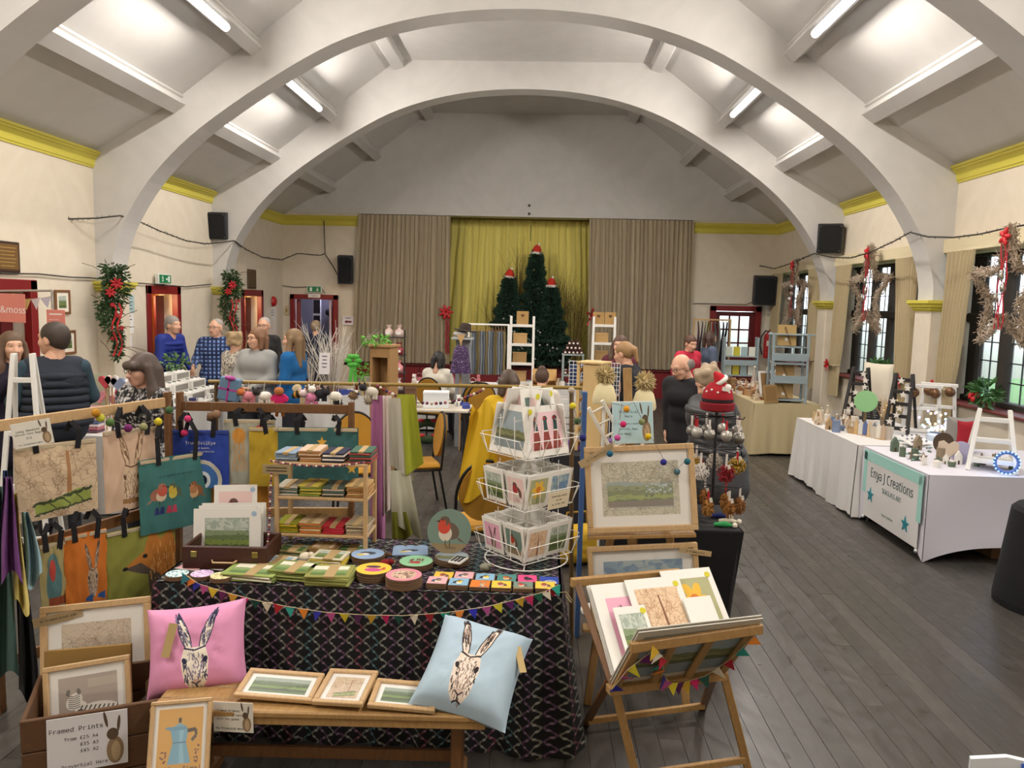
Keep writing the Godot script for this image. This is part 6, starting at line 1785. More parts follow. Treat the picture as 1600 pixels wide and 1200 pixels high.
func build_right_stands(oak: Material, pale: Material, dark_oak: Material) -> void:
	var white := mt("e6e3dd", 0.6)
	# easel with two frames
	var ez := 4.02
	var es := thing("easel", Transform3D(), "wooden easel carrying two large framed prints", "easel")
	var c := at(1000,830, ez)
	pbar(es, "mast", oak, v3(c.x, 0.05, c.z + 0.10), at(980,575, ez + 0.12), 0.045,0.025, Vector3.BACK)
	for s in [-1.0,1.0]:
		pbar(es, "leg", oak, v3(c.x + s * 0.26,0.0, c.z + 0.16), v3(c.x + s * 0.10, c.y + 0.45, c.z - 0.06), 0.04,0.022, Vector3.BACK)
	pbar(es, "rear_leg", dark_oak, v3(c.x, 0.0, c.z - 0.45), v3(c.x, c.y + 0.4, c.z - 0.07), 0.04,0.022, Vector3.BACK)
	pbar(es, "ledge", oak, at(918,838, ez - 0.08), at(1086,834, ez - 0.08), 0.07,0.02)
	pbar(es, "ledge", oak, v3(c.x - 0.3,0.42, c.z + 0.16), v3(c.x + 0.3,0.42, c.z + 0.16), 0.08,0.02)
	for q in [[at(912,699, ez - 0.02), at(1083,692, ez - 0.02), at(917,834, ez - 0.10), "map landscape", "large pale wood frame with map and hillside on the easel", 0.03,0.055], [at(917,855, ez - 0.10), at(1089,847, ez - 0.10), at(925,1000, ez - 0.16), "sea", "large pale wood frame with blue sky print low on the easel", 0.026,0.055]]:
		var r := rect_px(q[0], q[1], q[2])
		var o := thing("framed_print", r[0], q[4], "framed print")
		frame_parts(o, r[1], r[2], q[5], 0.03, pale, white, q[6], art_mat(q[3]), true)
	card_at("paper_tag", at(903,722, ez - 0.10), at(955,692, ez - 0.06), at(906,734, ez - 0.10), "a8906a", "brown paper strip on the corner of the map and hillside frame", "label", [["A2 Framed Print", 0.4,0,0]])
	card_at("paper_tag", at(1062,855, ez - 0.13), at(1112,862, ez - 0.13), at(1061,863, ez - 0.13), "b39a70", "brown paper strip on the corner of the blue sky frame", "label", [["A2 framed print", 0.5,0,0]])
	# blue Proverbial Hare sign
	var sg := card_at("shop_sign", at(957,629, ez + 0.06), at(1019,628, ez + 0.06), at(961,692, ez + 0.02), "a9c6cb", "pale blue sign with a hare standing on top of the easel", "sign", [["Proverbial", 0.10,-0.1,0.26], ["Hare", 0.10,-0.1,0.15], ["Stationery with", 0.07,-0.12,-0.03], ["Cushions, Bags", 0.07,-0.12,-0.16], ["and More!", 0.07,-0.2,-0.28]], true)
	pbox(sg, "edge", mt("d8dcda"), v3(0,0,-0.004), v3(0.215,0.225,0.006), 0.001)
	# felt ball garlands over the easel
	felt_balls([at(955,630, ez - 0.02), at(979,635, ez - 0.04), at(990,628, ez - 0.02), at(1003,655, ez - 0.04), at(1013,678, ez - 0.05), at(1022,690, ez - 0.08), at(1037,718, ez - 0.10), at(1058,733, ez - 0.10), at(1074,717, ez - 0.10), at(1071,694, ez - 0.05)], [[1, "c98a1c"], [3, "7a8458"], [4, "c9a81c"], [6, "26267a"], [7, "4a6a72"], [8, "1c5a68"]], "felt ball garland hanging across the blue sign and map frame", 0.017)
	felt_balls([at(972,630, ez - 0.02), at(968,655, ez - 0.03), at(974,659, ez - 0.05), at(965,680, ez - 0.06), at(953,705, ez - 0.09)], [[2, "b81f5c"], [3, "b8488a"], [4, "1c5a78"]], "felt ball garland with pink balls hanging beside the blue sign", 0.017)
	felt_balls([at(893,606,4.5), at(895,630,4.45), at(902,654,4.4), at(911,680,4.3)], [[0, "a89a88"], [1, "c9b82c"], [2, "3c5030"], [3, "26266a"]], "felt ball garland hanging from the end of the rod", 0.020)
	# print browser
	var A := at(950,1078,3.02); var B := at(1132,1045,3.20)
	B.y = A.y
	var C := at(985,1012,2.84); var D := at(1190,982,3.02)
	var E := at(908,925,3.32)
	var br := thing("print_browser", Transform3D(), "folding wooden browser stand full of mounted prints", "print stand")
	pbar(br, "top_rail", oak, C, D, 0.028,0.04)
	pbar(br, "bottom_rail", oak, A, B, 0.05,0.035)
	pbar(br, "slat", oak, A.lerp(B, 0.06), C.lerp(D, 0.06), 0.03,0.018, Vector3.BACK)
	pbar(br, "slat", oak, A.lerp(B, 0.37), C.lerp(D, 0.33), 0.03,0.018, Vector3.BACK)
	pbar(br, "slat", oak, A.lerp(B, 0.66), C.lerp(D, 0.62), 0.03,0.018, Vector3.BACK)
	pbar(br, "slat", oak, A.lerp(B, 0.96), C.lerp(D, 0.93), 0.03,0.018, Vector3.BACK)
	var bt := A + v3(-0.15,0.33,-0.32); var bu := B + v3(-0.15,0.33,-0.32)
	pbar(br, "back_rail", oak, bt, bu, 0.028,0.04)
	for u in [0.05,0.95]: pbar(br, "back_slat", dark_oak, A.lerp(B, u), bt.lerp(bu, u), 0.03,0.018, Vector3.BACK)
	var f1 := on_h(1000,1240,0); var f2 := on_h(1172,1215,0); var f3 := on_h(915,1132,0); var f4 := on_h(1097,1108,0)
	pbar(br, "leg", oak, A + v3(0.03,0.0,-0.02), f1,0.035,0.024, Vector3.BACK)
	pbar(br, "leg", oak, B + v3(0.0,0.0,-0.02), f2,0.035,0.024, Vector3.BACK)
	pbar(br, "leg", dark_oak, A + v3(0.04,0.08,-0.05), f3,0.035,0.024, Vector3.BACK)
	pbar(br, "leg", dark_oak, B + v3(0.0,0.08,-0.05), f4,0.035,0.024, Vector3.BACK)
	pbar(br, "stretcher", oak, f3.lerp(A, 0.12), f4.lerp(B, 0.12), 0.02,0.032)
	pbar(br, "stretcher", oak, f1.lerp(A, 0.18), f2.lerp(B, 0.18), 0.02,0.032)
	# prints in it, leaning on the back rail
	var ax := (B - A).normalized()
	var lean := (bt - A).normalized()
	var nrm := ax.cross(lean).normalized()
	var pb := Basis(ax, nrm.cross(ax).normalized(), nrm)
	var inb := func(px, py, off): 
		var d := ray(px, py)
		var o3: Vector3 = A + nrm * off
		return EYE + d * ((o3 - EYE).dot(nrm) / d.dot(nrm))
	var k := 0
	for q in [[916,916,0.30,0.40,0.02, "", "white mounted print at the very back of the browser"], [919,915,0.30,0.40,0.032, "", "white mounted print second from the back of the browser"], [1030,893,0.26,0.36,0.035, "daffodil", "white mounted daffodil print at the side of the browser"], [922,915,0.30,0.40,0.045, "ears pink", "white mounted pink hare print in the browser"], [975,907,0.27,0.38,0.062, "map warm", "white mounted map print in the browser"], [957,950,0.15,0.26,0.078, "landscape", "small white mounted tree print in the browser"], [1066,935,0.14,0.28,0.080, "", "blank small white mount in the browser"]]:
		k += 1
		var tl: Vector3 = inb.call(q[0], q[1], q[4])
		var o := thing("mounted_print", Transform3D(pb, tl + pb.x * q[2] * 0.5 - pb.y * q[3] * 0.5), q[6], "print", "mounted prints in the browser")
		if q[5] == "": pbox(o, "mount", mt("e2dfd8", 0.7), Vector3.ZERO, v3(q[2], q[3], 0.005), 0.0)
		else: mounted(o, q[2], q[3], q[5], "c9c030" if k != 4 else "9fb4cc")
	# a large print standing against the front slats
	var l2 := (C - A).normalized()
	var n2 := l2.cross(ax).normalized()
	var fb := Basis(ax, n2.cross(ax).normalized() * -1.0, n2)
	if fb.y.y < 0: fb = Basis(ax, -fb.y, ax.cross(-fb.y))
	else: fb = Basis(ax, fb.y, ax.cross(fb.y))
	var inner := -n2 if n2.z > 0 else n2
	for q in [[0.0, "grey landscape", "large grey hillside print leaning on the front slats of the browser"], [0.014, "", "large white mount leaning behind the hillside print in the browser"]]:
		var off: float = q[0]
		var ctr := A.lerp(B, 0.5) + fb.y * 0.20 + ax * 0.02 + inner * (0.02 + off)
		var o := thing("mounted_print", Transform3D(fb, ctr), q[2], "print", "mounted prints in the browser")
		pbox(o, "mount", mt("c9c4b8", 0.5), Vector3.ZERO, v3(0.55,0.40,0.004), 0.0)
		if q[1]:
			for s in [1.0,-1.0]:
				var mb := MB.new()
				mb.quad(v3(-0.24,0.16,0.0026 * s), v3(0.24,0.16,0.0026 * s), v3(0.24,-0.16,0.0026 * s), v3(-0.24,-0.16,0.0026 * s))
				build(mb, "print", art_mat(q[1]), o)
	var pn := []
	for q in [[0.0,0.0], [0.05,0.55], [0.18,0.98], [0.3,0.7], [0.38,0.3], [0.5,0.05], [0.62,0.02], [0.78,0.1], [0.9,0.45], [0.95,0.98]]: pn.append(A.lerp(B, q[0]).lerp(C.lerp(D, q[0]), q[1]) + v3(0,0,0.03))
	pennants("felt_bunting", pn, ["24249a", "a84a84", "c9bc2c", "5a1a5a", "c9a22c", "d8d0bc", "a01c30", "2a8a80", "cf7a28", "24247a", "a84a84", "c9bc2c", "4a1a4a", "b8942a", "b81f5c", "1c4a40", "d8d0bc", "a01c30", "2a8a80", "cf7a28"], 0.045, "felt bunting draped over the folding print browser", v3(0.2,0.3,0.9).normalized())
	black_table()

func black_table() -> void:
	var T := thing("ornament_table", Transform3D(), "small table under a tight black stretch cover", "table")
	var x0 := 0.42; var x1 := 1.27; var z0 := -4.62; var z1 := -5.25
	var blk := mt("101013", 0.9)
	pbox(T, "top_cover", blk, v3((x0 + x1) / 2,0.725, (z0 + z1) / 2), v3(x1 - x0,0.03, z0 - z1), 0.012)
	var cs := [Vector2(x0, z0), Vector2(x1, z0), Vector2(x1, z1), Vector2(x0, z1)]
	var mb := MB.new()
	for k in 4:
		var a: Vector2 = cs[k]; var b: Vector2 = cs[(k + 1) % 4]
		mb.grid(20,10, func(u, v):
			var mid := 1.0 - pow(absf(u * 2.0 - 1.0), 2.2)
			var ctr := Vector2((x0 + x1) / 2, (z0 + z1) / 2)
			var p := a.lerp(b, u)
			var yb := 0.55 * mid * 0.9
			var y := lerpf(0.735, maxf(yb, 0.0), v)
			p = p.lerp(ctr, 0.16 * (1.0 - y / 0.735))
			return v3(p.x, y, p.y))
	build(mb, "stretch_cover", blk, T)
	for c in cs:
		var ctr := Vector2((x0 + x1) / 2, (z0 + z1) / 2)
		var f = c.lerp(ctr, 0.17)
		ptube(T, "leg", mt("2a2a2e", 0.5), [v3(f.x, 0, f.y), v3(c.lerp(ctr, 0.06).x, 0.70, c.lerp(ctr, 0.06).y)], 0.016)
	# tree shaped ornament stand
	var p := v3(at(1112,800,4.92).x, 0.74,-4.92)
	var st := thing("ornament_stand", tp(p), "black wire ornament stand hung with baubles on the black table", "display stand")
	var iron := mt("1c1c20", 0.5)
	ptube(st, "pole", iron, [v3(0,0,0), v3(0,0.72,0)], 0.010)
	for y in [0.08,0.32,0.53]:
		for k in 6:
			var d := v3(cos(k * TAU / 6 + y * 3.0), 0, sin(k * TAU / 6 + y * 3.0))
			ptube(st, "arm", iron, [v3(0, y + 0.13,0), d * 0.17 + v3(0, y + 0.13,0), d * 0.18 + v3(0, y + 0.145,0)], 0.004,5)
	var tiers := [[0.66,10,["8a8680", "b8b4ae", "6e6a62", "a8a098"], "silver"], [0.45,7,["d8d0c8", "a8862c", "8a1820", "c9c0b4"], "twig"], [0.21,7,["8a5a28", "9a6a30", "7a4e24", "a82028"], "fluffy"]]
	rng.seed = 17
	for t in tiers:
		for k in t[1]:
			var an: float = TAU * k / t[1] + t[0] * 5.0
			var d := v3(cos(an), 0, sin(an)) * rng.randf_range(0.14,0.19)
			var hp := p + d + v3(0, t[0], 0)
			var hex: String = t[2][k % 4]
			var drop := rng.randf_range(0.09,0.13)
			var kind: String = t[3]
			var tone: String = {"silver": ["grey", "pale silver", "dark grey", "taupe"], "twig": ["white", "gold", "dark red", "cream"], "fluffy": ["brown", "tan", "dark brown", "red"]}[kind][k % 4]
			var desc := {"silver": "bauble hanging on red ribbon from the highest arms of the black stand", "twig": "twig ball hanging from the middle arms of the black stand", "fluffy": "fluffy animal hanging from the lowest arms of the black stand"}
			var o := thing("tree_ornament", tp(hp), tone + " " + desc[kind], "ornament", "ornaments on the black stand")
			pbar(o, "ribbon", mt("b01c28" if k % 2 else "d8d0c8", 0.5), v3(0,0,0), v3(0,-drop + 0.03,0), 0.014,0.002, Vector3.BACK)
			var b2 := MB.new()
			if kind == "silver":
				b2.ball(tp(v3(0,-drop, 0)), 0.036,14,10)
				build(b2, "bauble", mt(hex, 0.3,0.4), o)
				pbox(o, "price_tag", mt("e0dcd4"), v3(0.015,-drop + 0.02,0.036), v3(0.02,0.026,0.001), 0.0,0,0,15)
			else:
				for e in 90:
					var v := v3(rng.randfn(), rng.randfn(), rng.randfn()).normalized()
					var r := 0.05 if kind == "twig" else 0.042
					if kind == "twig": b2.tube([v * r * 0.2 + v3(0,-drop, 0), v * r + v3(0,-drop, 0), (v + v3(rng.randfn(), rng.randfn(), rng.randfn()) * 0.4).normalized() * r * 1.15 + v3(0,-drop, 0)], 0.0028,4, false)
					else: b2.tube([v * r * 0.5 + v3(0,-drop, 0), v * r * v3(1,1.5,1) + v3(0,-drop - 0.01,0)], [0.009,0.002], 4, false)
				if kind == "fluffy": b2.ball(tp(v3(0,-drop, 0)), v3(0.03,0.045,0.03), 10,8)
				build(b2, "ball", mt(hex, 0.95), o)
				pbox(o, "price_tag", mt("e0d8cc"), v3(0.01,-drop + 0.05,0.03), v3(0.018,0.03,0.001), 0.0,0,0,12)
	# knitted hat with a robin on top of the stand
	var ht := thing("knitted_hat", tp(p + v3(0,0.70,0)), "red knitted hat topping the black ornament stand", "hat")
	var red := mt("9a1420", 0.95)
	plathe(ht, "crown", red, [Vector2(0.095,0.05), Vector2(0.098,0.09), Vector2(0.085,0.14), Vector2(0.05,0.18), Vector2(0,0.19)], Transform3D(), 20, true)
	plathe(ht, "brim", mt("7a0f1a", 0.95), [Vector2(0.09,0.0), Vector2(0.108,0.01), Vector2(0.11,0.05), Vector2(0.09,0.06)], Transform3D(), 20)
	plathe(ht, "band", mt("26181c", 0.95), [Vector2(0.1,0.06), Vector2(0.1,0.08)], Transform3D(), 20)
	for k in 14: pball(ht, "snowflake", mt("d8d0cc"), v3(cos(k * 0.45) * 0.088,0.125 + 0.015 * (k % 2), sin(k * 0.45) * 0.088), 0.008,6,4)
	var gn := thing("santa_ornament", tp(p + v3(0.02,0.885,0.02)), "small white Santa hat ornament perched on the red knitted hat", "ornament")
	plathe(gn, "hat", mt("b01824", 0.9), [Vector2(0.04,0.02), Vector2(0.03,0.05), Vector2(0.012,0.08), Vector2(0,0.085)], xf_at(Vector3.ZERO, 0,0,40), 14, true)
	plathe(gn, "trim", mt("e2ded8", 0.95), [Vector2(0,0.0), Vector2(0.045,0.0), Vector2(0.05,0.012), Vector2(0.045,0.026), Vector2(0,0.026)], xf_at(Vector3.ZERO, 0,0,40), 14)
	pball(gn, "pompom", mt("e2ded8", 0.95), v3(0.03,-0.03,0.03), 0.022)
	pbox(gn, "price_tag", mt("e0dcd4"), v3(0.005,-0.035,0.09), v3(0.05,0.025,0.002), 0.0,0,0,-12)
	# little toys at the edge
	for q in [[1135,826, "2c8a4c", "green"], [1142,820, "d8d0b8", "cream"], [1130,812, "24306a", "navy"]]:
		var o := thing("felt_toy", tp(on_h(q[0], q[1], 0.74) + v3(-0.02,0.015,-0.03)), "%s felt toy lying at the edge of the black table" % q[3], "toy")
		ptube(o, "body", mt(q[2], 0.95), [v3(-0.05,0,0), v3(0.02,0.004,0), v3(0.06,0,0.01)], [0.012,0.02,0.008], 8)
		pball(o, "head", mt("d8d0c0", 0.95), v3(0.075,0.002,0.012), 0.017)
		ptube(o, "string", mt("5a5a58"), [v3(-0.05,0.0,0), v3(-0.10,-0.005,0.01), v3(-0.16,0.0,-0.02)], 0.0015,4)

# ---------- people: smooth-joined bones meshed as surface nets ----------
func net(prims: Array, cell: float, k: float, negs := []) -> MB:
	var lo := Vector3.ONE * 1e9
	var hi := -lo
	for p in prims:
		if p.size() == 2: lo = lo.min(p[0] - p[1]); hi = hi.max(p[0] + p[1])
		else:
			var r := Vector3.ONE * maxf(p[2], p[3])
			lo = lo.min(p[0] - r).min(p[1] - r); hi = hi.max(p[0] + r).max(p[1] + r)
	lo -= Vector3.ONE * (cell * 2.0 + 0.6 / k); hi += Vector3.ONE * (cell * 2.0 + 0.6 / k)
	var nx := int((hi.x - lo.x) / cell) + 2
	var ny := int((hi.y - lo.y) / cell) + 2
	var nz := int((hi.z - lo.z) / cell) + 2
	var f := PackedFloat32Array()
	f.resize(nx * ny * nz)
	var all := []
	for p in prims: all.append([p, false])
	for p in negs: all.append([p, true])
	for e in all:
		var p: Array = e[0]
		var neg: bool = e[1]
		var ell := p.size() == 2
		var mg := Vector3.ONE * (3.5 / k)
		var a: Vector3 = p[0]
		var b: Vector3 = p[1]
		var ra := 0.0
		var rb := 0.0
		var l0: Vector3
		var l1: Vector3
		var ab := Vector3.ZERO
		var l2 := 1.0
		var rmin := 0.0
		if ell: l0 = a - b - mg; l1 = a + b + mg; rmin = minf(b.x, minf(b.y, b.z))
		else:
			ra = p[2]; rb = p[3]
			var r := Vector3.ONE * maxf(ra, rb)
			l0 = a.min(b) - r - mg; l1 = a.max(b) + r + mg
			ab = b - a
			l2 = maxf(ab.length_squared(), 1e-9)
		var i0 := Vector3i(((l0 - lo) / cell).floor()).clamp(Vector3i.ZERO, Vector3i(nx - 1, ny - 1, nz - 1))
		var i1 := Vector3i(((l1 - lo) / cell).ceil()).clamp(Vector3i.ZERO, Vector3i(nx - 1, ny - 1, nz - 1))
		for z in range(i0.z, i1.z + 1):
			for y in range(i0.y, i1.y + 1):
				var row := (z * ny + y) * nx
				for x in range(i0.x, i1.x + 1):
					var q := lo + Vector3(x, y, z) * cell
					var d: float
					if ell: d = (((q - a) / b).length() - 1.0) * rmin
					else:
						var t := clampf((q - a).dot(ab) / l2,0.0,1.0)
						d = q.distance_to(a + ab * t) - ra - (rb - ra) * t
					if neg: f[row + x] = minf(f[row + x], exp(k * d))
					else: f[row + x] += exp(-k * d)
	var mb := MB.new()
	var ids := PackedInt32Array()
	ids.resize(nx * ny * nz)
	var off := [0,1, nx, nx + 1, nx * ny, nx * ny + 1, nx * ny + nx, nx * ny + nx + 1]
	var edges := [[0,1], [2,3], [4,5], [6,7], [0,2], [1,3], [4,6], [5,7], [0,4], [1,5], [2,6], [3,7]]
	var cor := []
	for c in 8: cor.append(Vector3(c & 1, (c >> 1) & 1, (c >> 2) & 1))
	for z in nz - 1:
		for y in ny - 1:
			var i := (z * ny + y) * nx
			for x in nx - 1:
				var m := 0
				if f[i] > 1.0: m += 1
				if f[i + 1] > 1.0: m += 1
				if f[i + off[2]] > 1.0: m += 1
				if f[i + off[3]] > 1.0: m += 1
				if f[i + off[4]] > 1.0: m += 1
				if f[i + off[5]] > 1.0: m += 1
				if f[i + off[6]] > 1.0: m += 1
				if f[i + off[7]] > 1.0: m += 1
				if m > 0 and m < 8:
					var s := Vector3.ZERO
					var n := 0
					for e in edges:
						var fa := f[i + off[e[0]]]
						var fb := f[i + off[e[1]]]
						if (fa > 1.0) != (fb > 1.0):
							var va := log(maxf(fa, 1e-5)); var vb := log(maxf(fb, 1e-5))
							s += (cor[e[0]] as Vector3).lerp(cor[e[1]], va / (va - vb))
							n += 1
					ids[i] = mb.vert(lo + (Vector3(x, y, z) + s / n) * cell, Vector3.ZERO)
				i += 1
	var st := [1, nx, nx * ny]
	for z in range(1, nz - 1):
		for y in range(1, ny - 1):
			var i := (z * ny + y) * nx + 1
			for x in range(1, nx - 1):
				var inn := f[i] > 1.0
				for ax in 3:
					if inn != (f[i + st[ax]] > 1.0):
						var u: int = st[(ax + 1) % 3]; var w: int = st[(ax + 2) % 3]
						var q := [ids[i], ids[i - u], ids[i - u - w], ids[i - w]]
						if not inn: q = [q[0], q[3], q[2], q[1]]
						var fn := (mb.v[q[2]] - mb.v[q[0]]).cross(mb.v[q[1]] - mb.v[q[0]])
						for e in q: mb.n[e] += fn
						mb.i.append_array([q[0], q[1], q[2], q[0], q[2], q[3]])
				i += 1
	# make the normals agree with the clockwise faces
	for q in mb.n.size(): mb.n[q] = mb.n[q].normalized()
	for q in mb.v.size(): mb.t[q] = Vector2(mb.v[q].x, mb.v[q].y)
	return mb
var cache := {}
func head_mesh() -> MB:
	if cache.has("head"): return cache["head"]
	var p := [[Vector3(0,0.03,-0.012), Vector3(0.077,0.092,0.096)], [Vector3(0,-0.04,0.03), Vector3(0.057,0.07,0.06)], [Vector3(-0.018,-0.085,0.062), Vector3(0.018,-0.085,0.062), 0.020,0.020], [Vector3(0,0.012,0.086), Vector3(0,-0.026,0.104), 0.009,0.014], [Vector3(-0.013,-0.03,0.092), Vector3(0.013,-0.03,0.092), 0.009,0.009], [Vector3(-0.036,0.034,0.072), Vector3(0.036,0.034,0.072), 0.016,0.016], [Vector3(-0.036,-0.02,0.062), Vector3(0.026,0.028,0.026)], [Vector3(0.036,-0.02,0.062), Vector3(0.026,0.028,0.026)], [Vector3(-0.020,-0.060,0.081), Vector3(0.020,-0.060,0.081), 0.008,0.008], [Vector3(-0.079,-0.003,-0.008), Vector3(0.011,0.031,0.02)], [Vector3(0.079,-0.003,-0.008), Vector3(0.011,0.031,0.02)], [Vector3(0,-0.06,-0.025), Vector3(0,-0.19,-0.035), 0.052,0.056]]
	var mb := net(p, 0.0062,130.0,[[Vector3(-0.032,0.014,0.092), Vector3(0.014,0.009,0.012)], [Vector3(0.032,0.014,0.092), Vector3(0.014,0.009,0.012)]])
	cache["head"] = mb
	return mb
func hand_mesh() -> MB:
	if cache.has("hand"): return cache["hand"]
	# hangs down -y from the wrist, palm towards -x side of a right hand
	var p := [[Vector3(0,-0.045,0.0), Vector3(0.016,0.05,0.04)], [Vector3(0,0.02,0), Vector3(0,-0.02,0), 0.026,0.026]]
	for e in 4:
		var z := 0.030 - e * 0.02
		var l: float = [0.036,0.042,0.039,0.030][e]
		p.append([Vector3(0,-0.085, z), Vector3(-0.008,-0.085 - l, z * 1.1), 0.0095,0.0088])
		p.append([Vector3(-0.008,-0.085 - l, z * 1.1), Vector3(-0.030,-0.085 - l * 1.6, z * 1.05), 0.0088,0.0078])
	p.append([Vector3(0,-0.025,0.030), Vector3(-0.012,-0.055,0.055), 0.012,0.011])
	p.append([Vector3(-0.012,-0.055,0.055), Vector3(-0.022,-0.085,0.058), 0.0105,0.009])
	var mb := net(p, 0.0052,220.0)
	cache["hand"] = mb
	return mb
func hair_mesh(style: String) -> MB:
	if cache.has(style): return cache[style]
	var shell := [Vector3(0,0.046,-0.022), Vector3(0.089,0.096,0.104)]
	var face := [[Vector3(0,-0.045,0.095), Vector3(0.078,0.105,0.085)]]
	var p := []
	match style:
		"short": p = [shell, [Vector3(0,0.0,-0.06), Vector3(0.075,0.075,0.055)]]; face.append([Vector3(0,-0.12,0.02), Vector3(0.12,0.10,0.12)])
		"sides": p = [[Vector3(-0.07,0.005,-0.04), Vector3(0.02,0.045,0.055)], [Vector3(0.07,0.005,-0.04), Vector3(0.02,0.045,0.055)], [Vector3(0,0.0,-0.095), Vector3(0.07,0.05,0.022)]]
		"thin": p = [[Vector3(0,0.05,-0.03), Vector3(0.083,0.085,0.095)]]; face.append([Vector3(0,-0.10,0.02), Vector3(0.12,0.10,0.12)]); face.append([Vector3(0,0.09,0.085), Vector3(0.09,0.06,0.05)])
		"curly":
			p = [[Vector3(0,0.05,-0.02), Vector3(0.093,0.098,0.105)]]
			for q in 26: p.append([Vector3(cos(q * 2.4) * 0.075,0.05 + 0.075 * sin(q * 1.7), -0.03 + sin(q * 2.4) * 0.085), Vector3.ONE * 0.027])
			face.append([Vector3(0,-0.13,0.03), Vector3(0.12,0.10,0.13)])
		"bob":
			p = [shell]
			for s in [-1.0,1.0]: p.append([Vector3(s * 0.078,0.02,-0.01), Vector3(s * 0.085,-0.10,-0.005), 0.03,0.026])
			p.append([Vector3(-0.05,0.0,-0.085), Vector3(-0.055,-0.11,-0.08), 0.04,0.034]); p.append([Vector3(0.05,0.0,-0.085), Vector3(0.055,-0.11,-0.08), 0.04,0.034])
		"long":
			p = [shell]
			for s in [-1.0,1.0]:
				p.append([Vector3(s * 0.08,0.02,0.0), Vector3(s * 0.10,-0.15,0.02), 0.03,0.036])
				p.append([Vector3(s * 0.10,-0.15,0.02), Vector3(s * 0.105,-0.27,0.045), 0.036,0.030])
				p.append([Vector3(s * 0.05,0.0,-0.085), Vector3(s * 0.07,-0.28,-0.09), 0.045,0.04])
		"fringe":
			p = [shell, [Vector3(-0.05,0.05,0.088), Vector3(0.05,0.05,0.088), 0.024,0.024], [Vector3(0,0.04,0.088), Vector3(0.062,0.026,0.02)]]
			for s in [-1.0,1.0]:
				p.append([Vector3(s * 0.088,0.03,-0.01), Vector3(s * 0.118,-0.15,-0.015), 0.03,0.040])
				p.append([Vector3(s * 0.118,-0.15,-0.015), Vector3(s * 0.12,-0.28,0.03), 0.040,0.034])
				p.append([Vector3(s * 0.05,0.0,-0.085), Vector3(s * 0.08,-0.30,-0.08), 0.048,0.045])
			face = [[Vector3(0,-0.07,0.105), Vector3(0.086,0.10,0.10)]]
		"bun": p = [shell, [Vector3(0,0.125,-0.07), Vector3(0.05,0.042,0.05)], [Vector3(0,0.0,-0.06), Vector3(0.07,0.06,0.05)]]
		"tail": p = [shell, [Vector3(0,0.03,-0.12), Vector3(0.04,0.04,0.04)], [Vector3(0,0.03,-0.14), Vector3(0.01,-0.10,-0.16), 0.032,0.016], [Vector3(0,0.0,-0.06), Vector3(0.07,0.06,0.05)]]; face.append([Vector3(0,-0.12,0.02), Vector3(0.12,0.10,0.10)])
	var mb := net(p, 0.0085,90.0, face)
	cache[style] = mb
	return mb
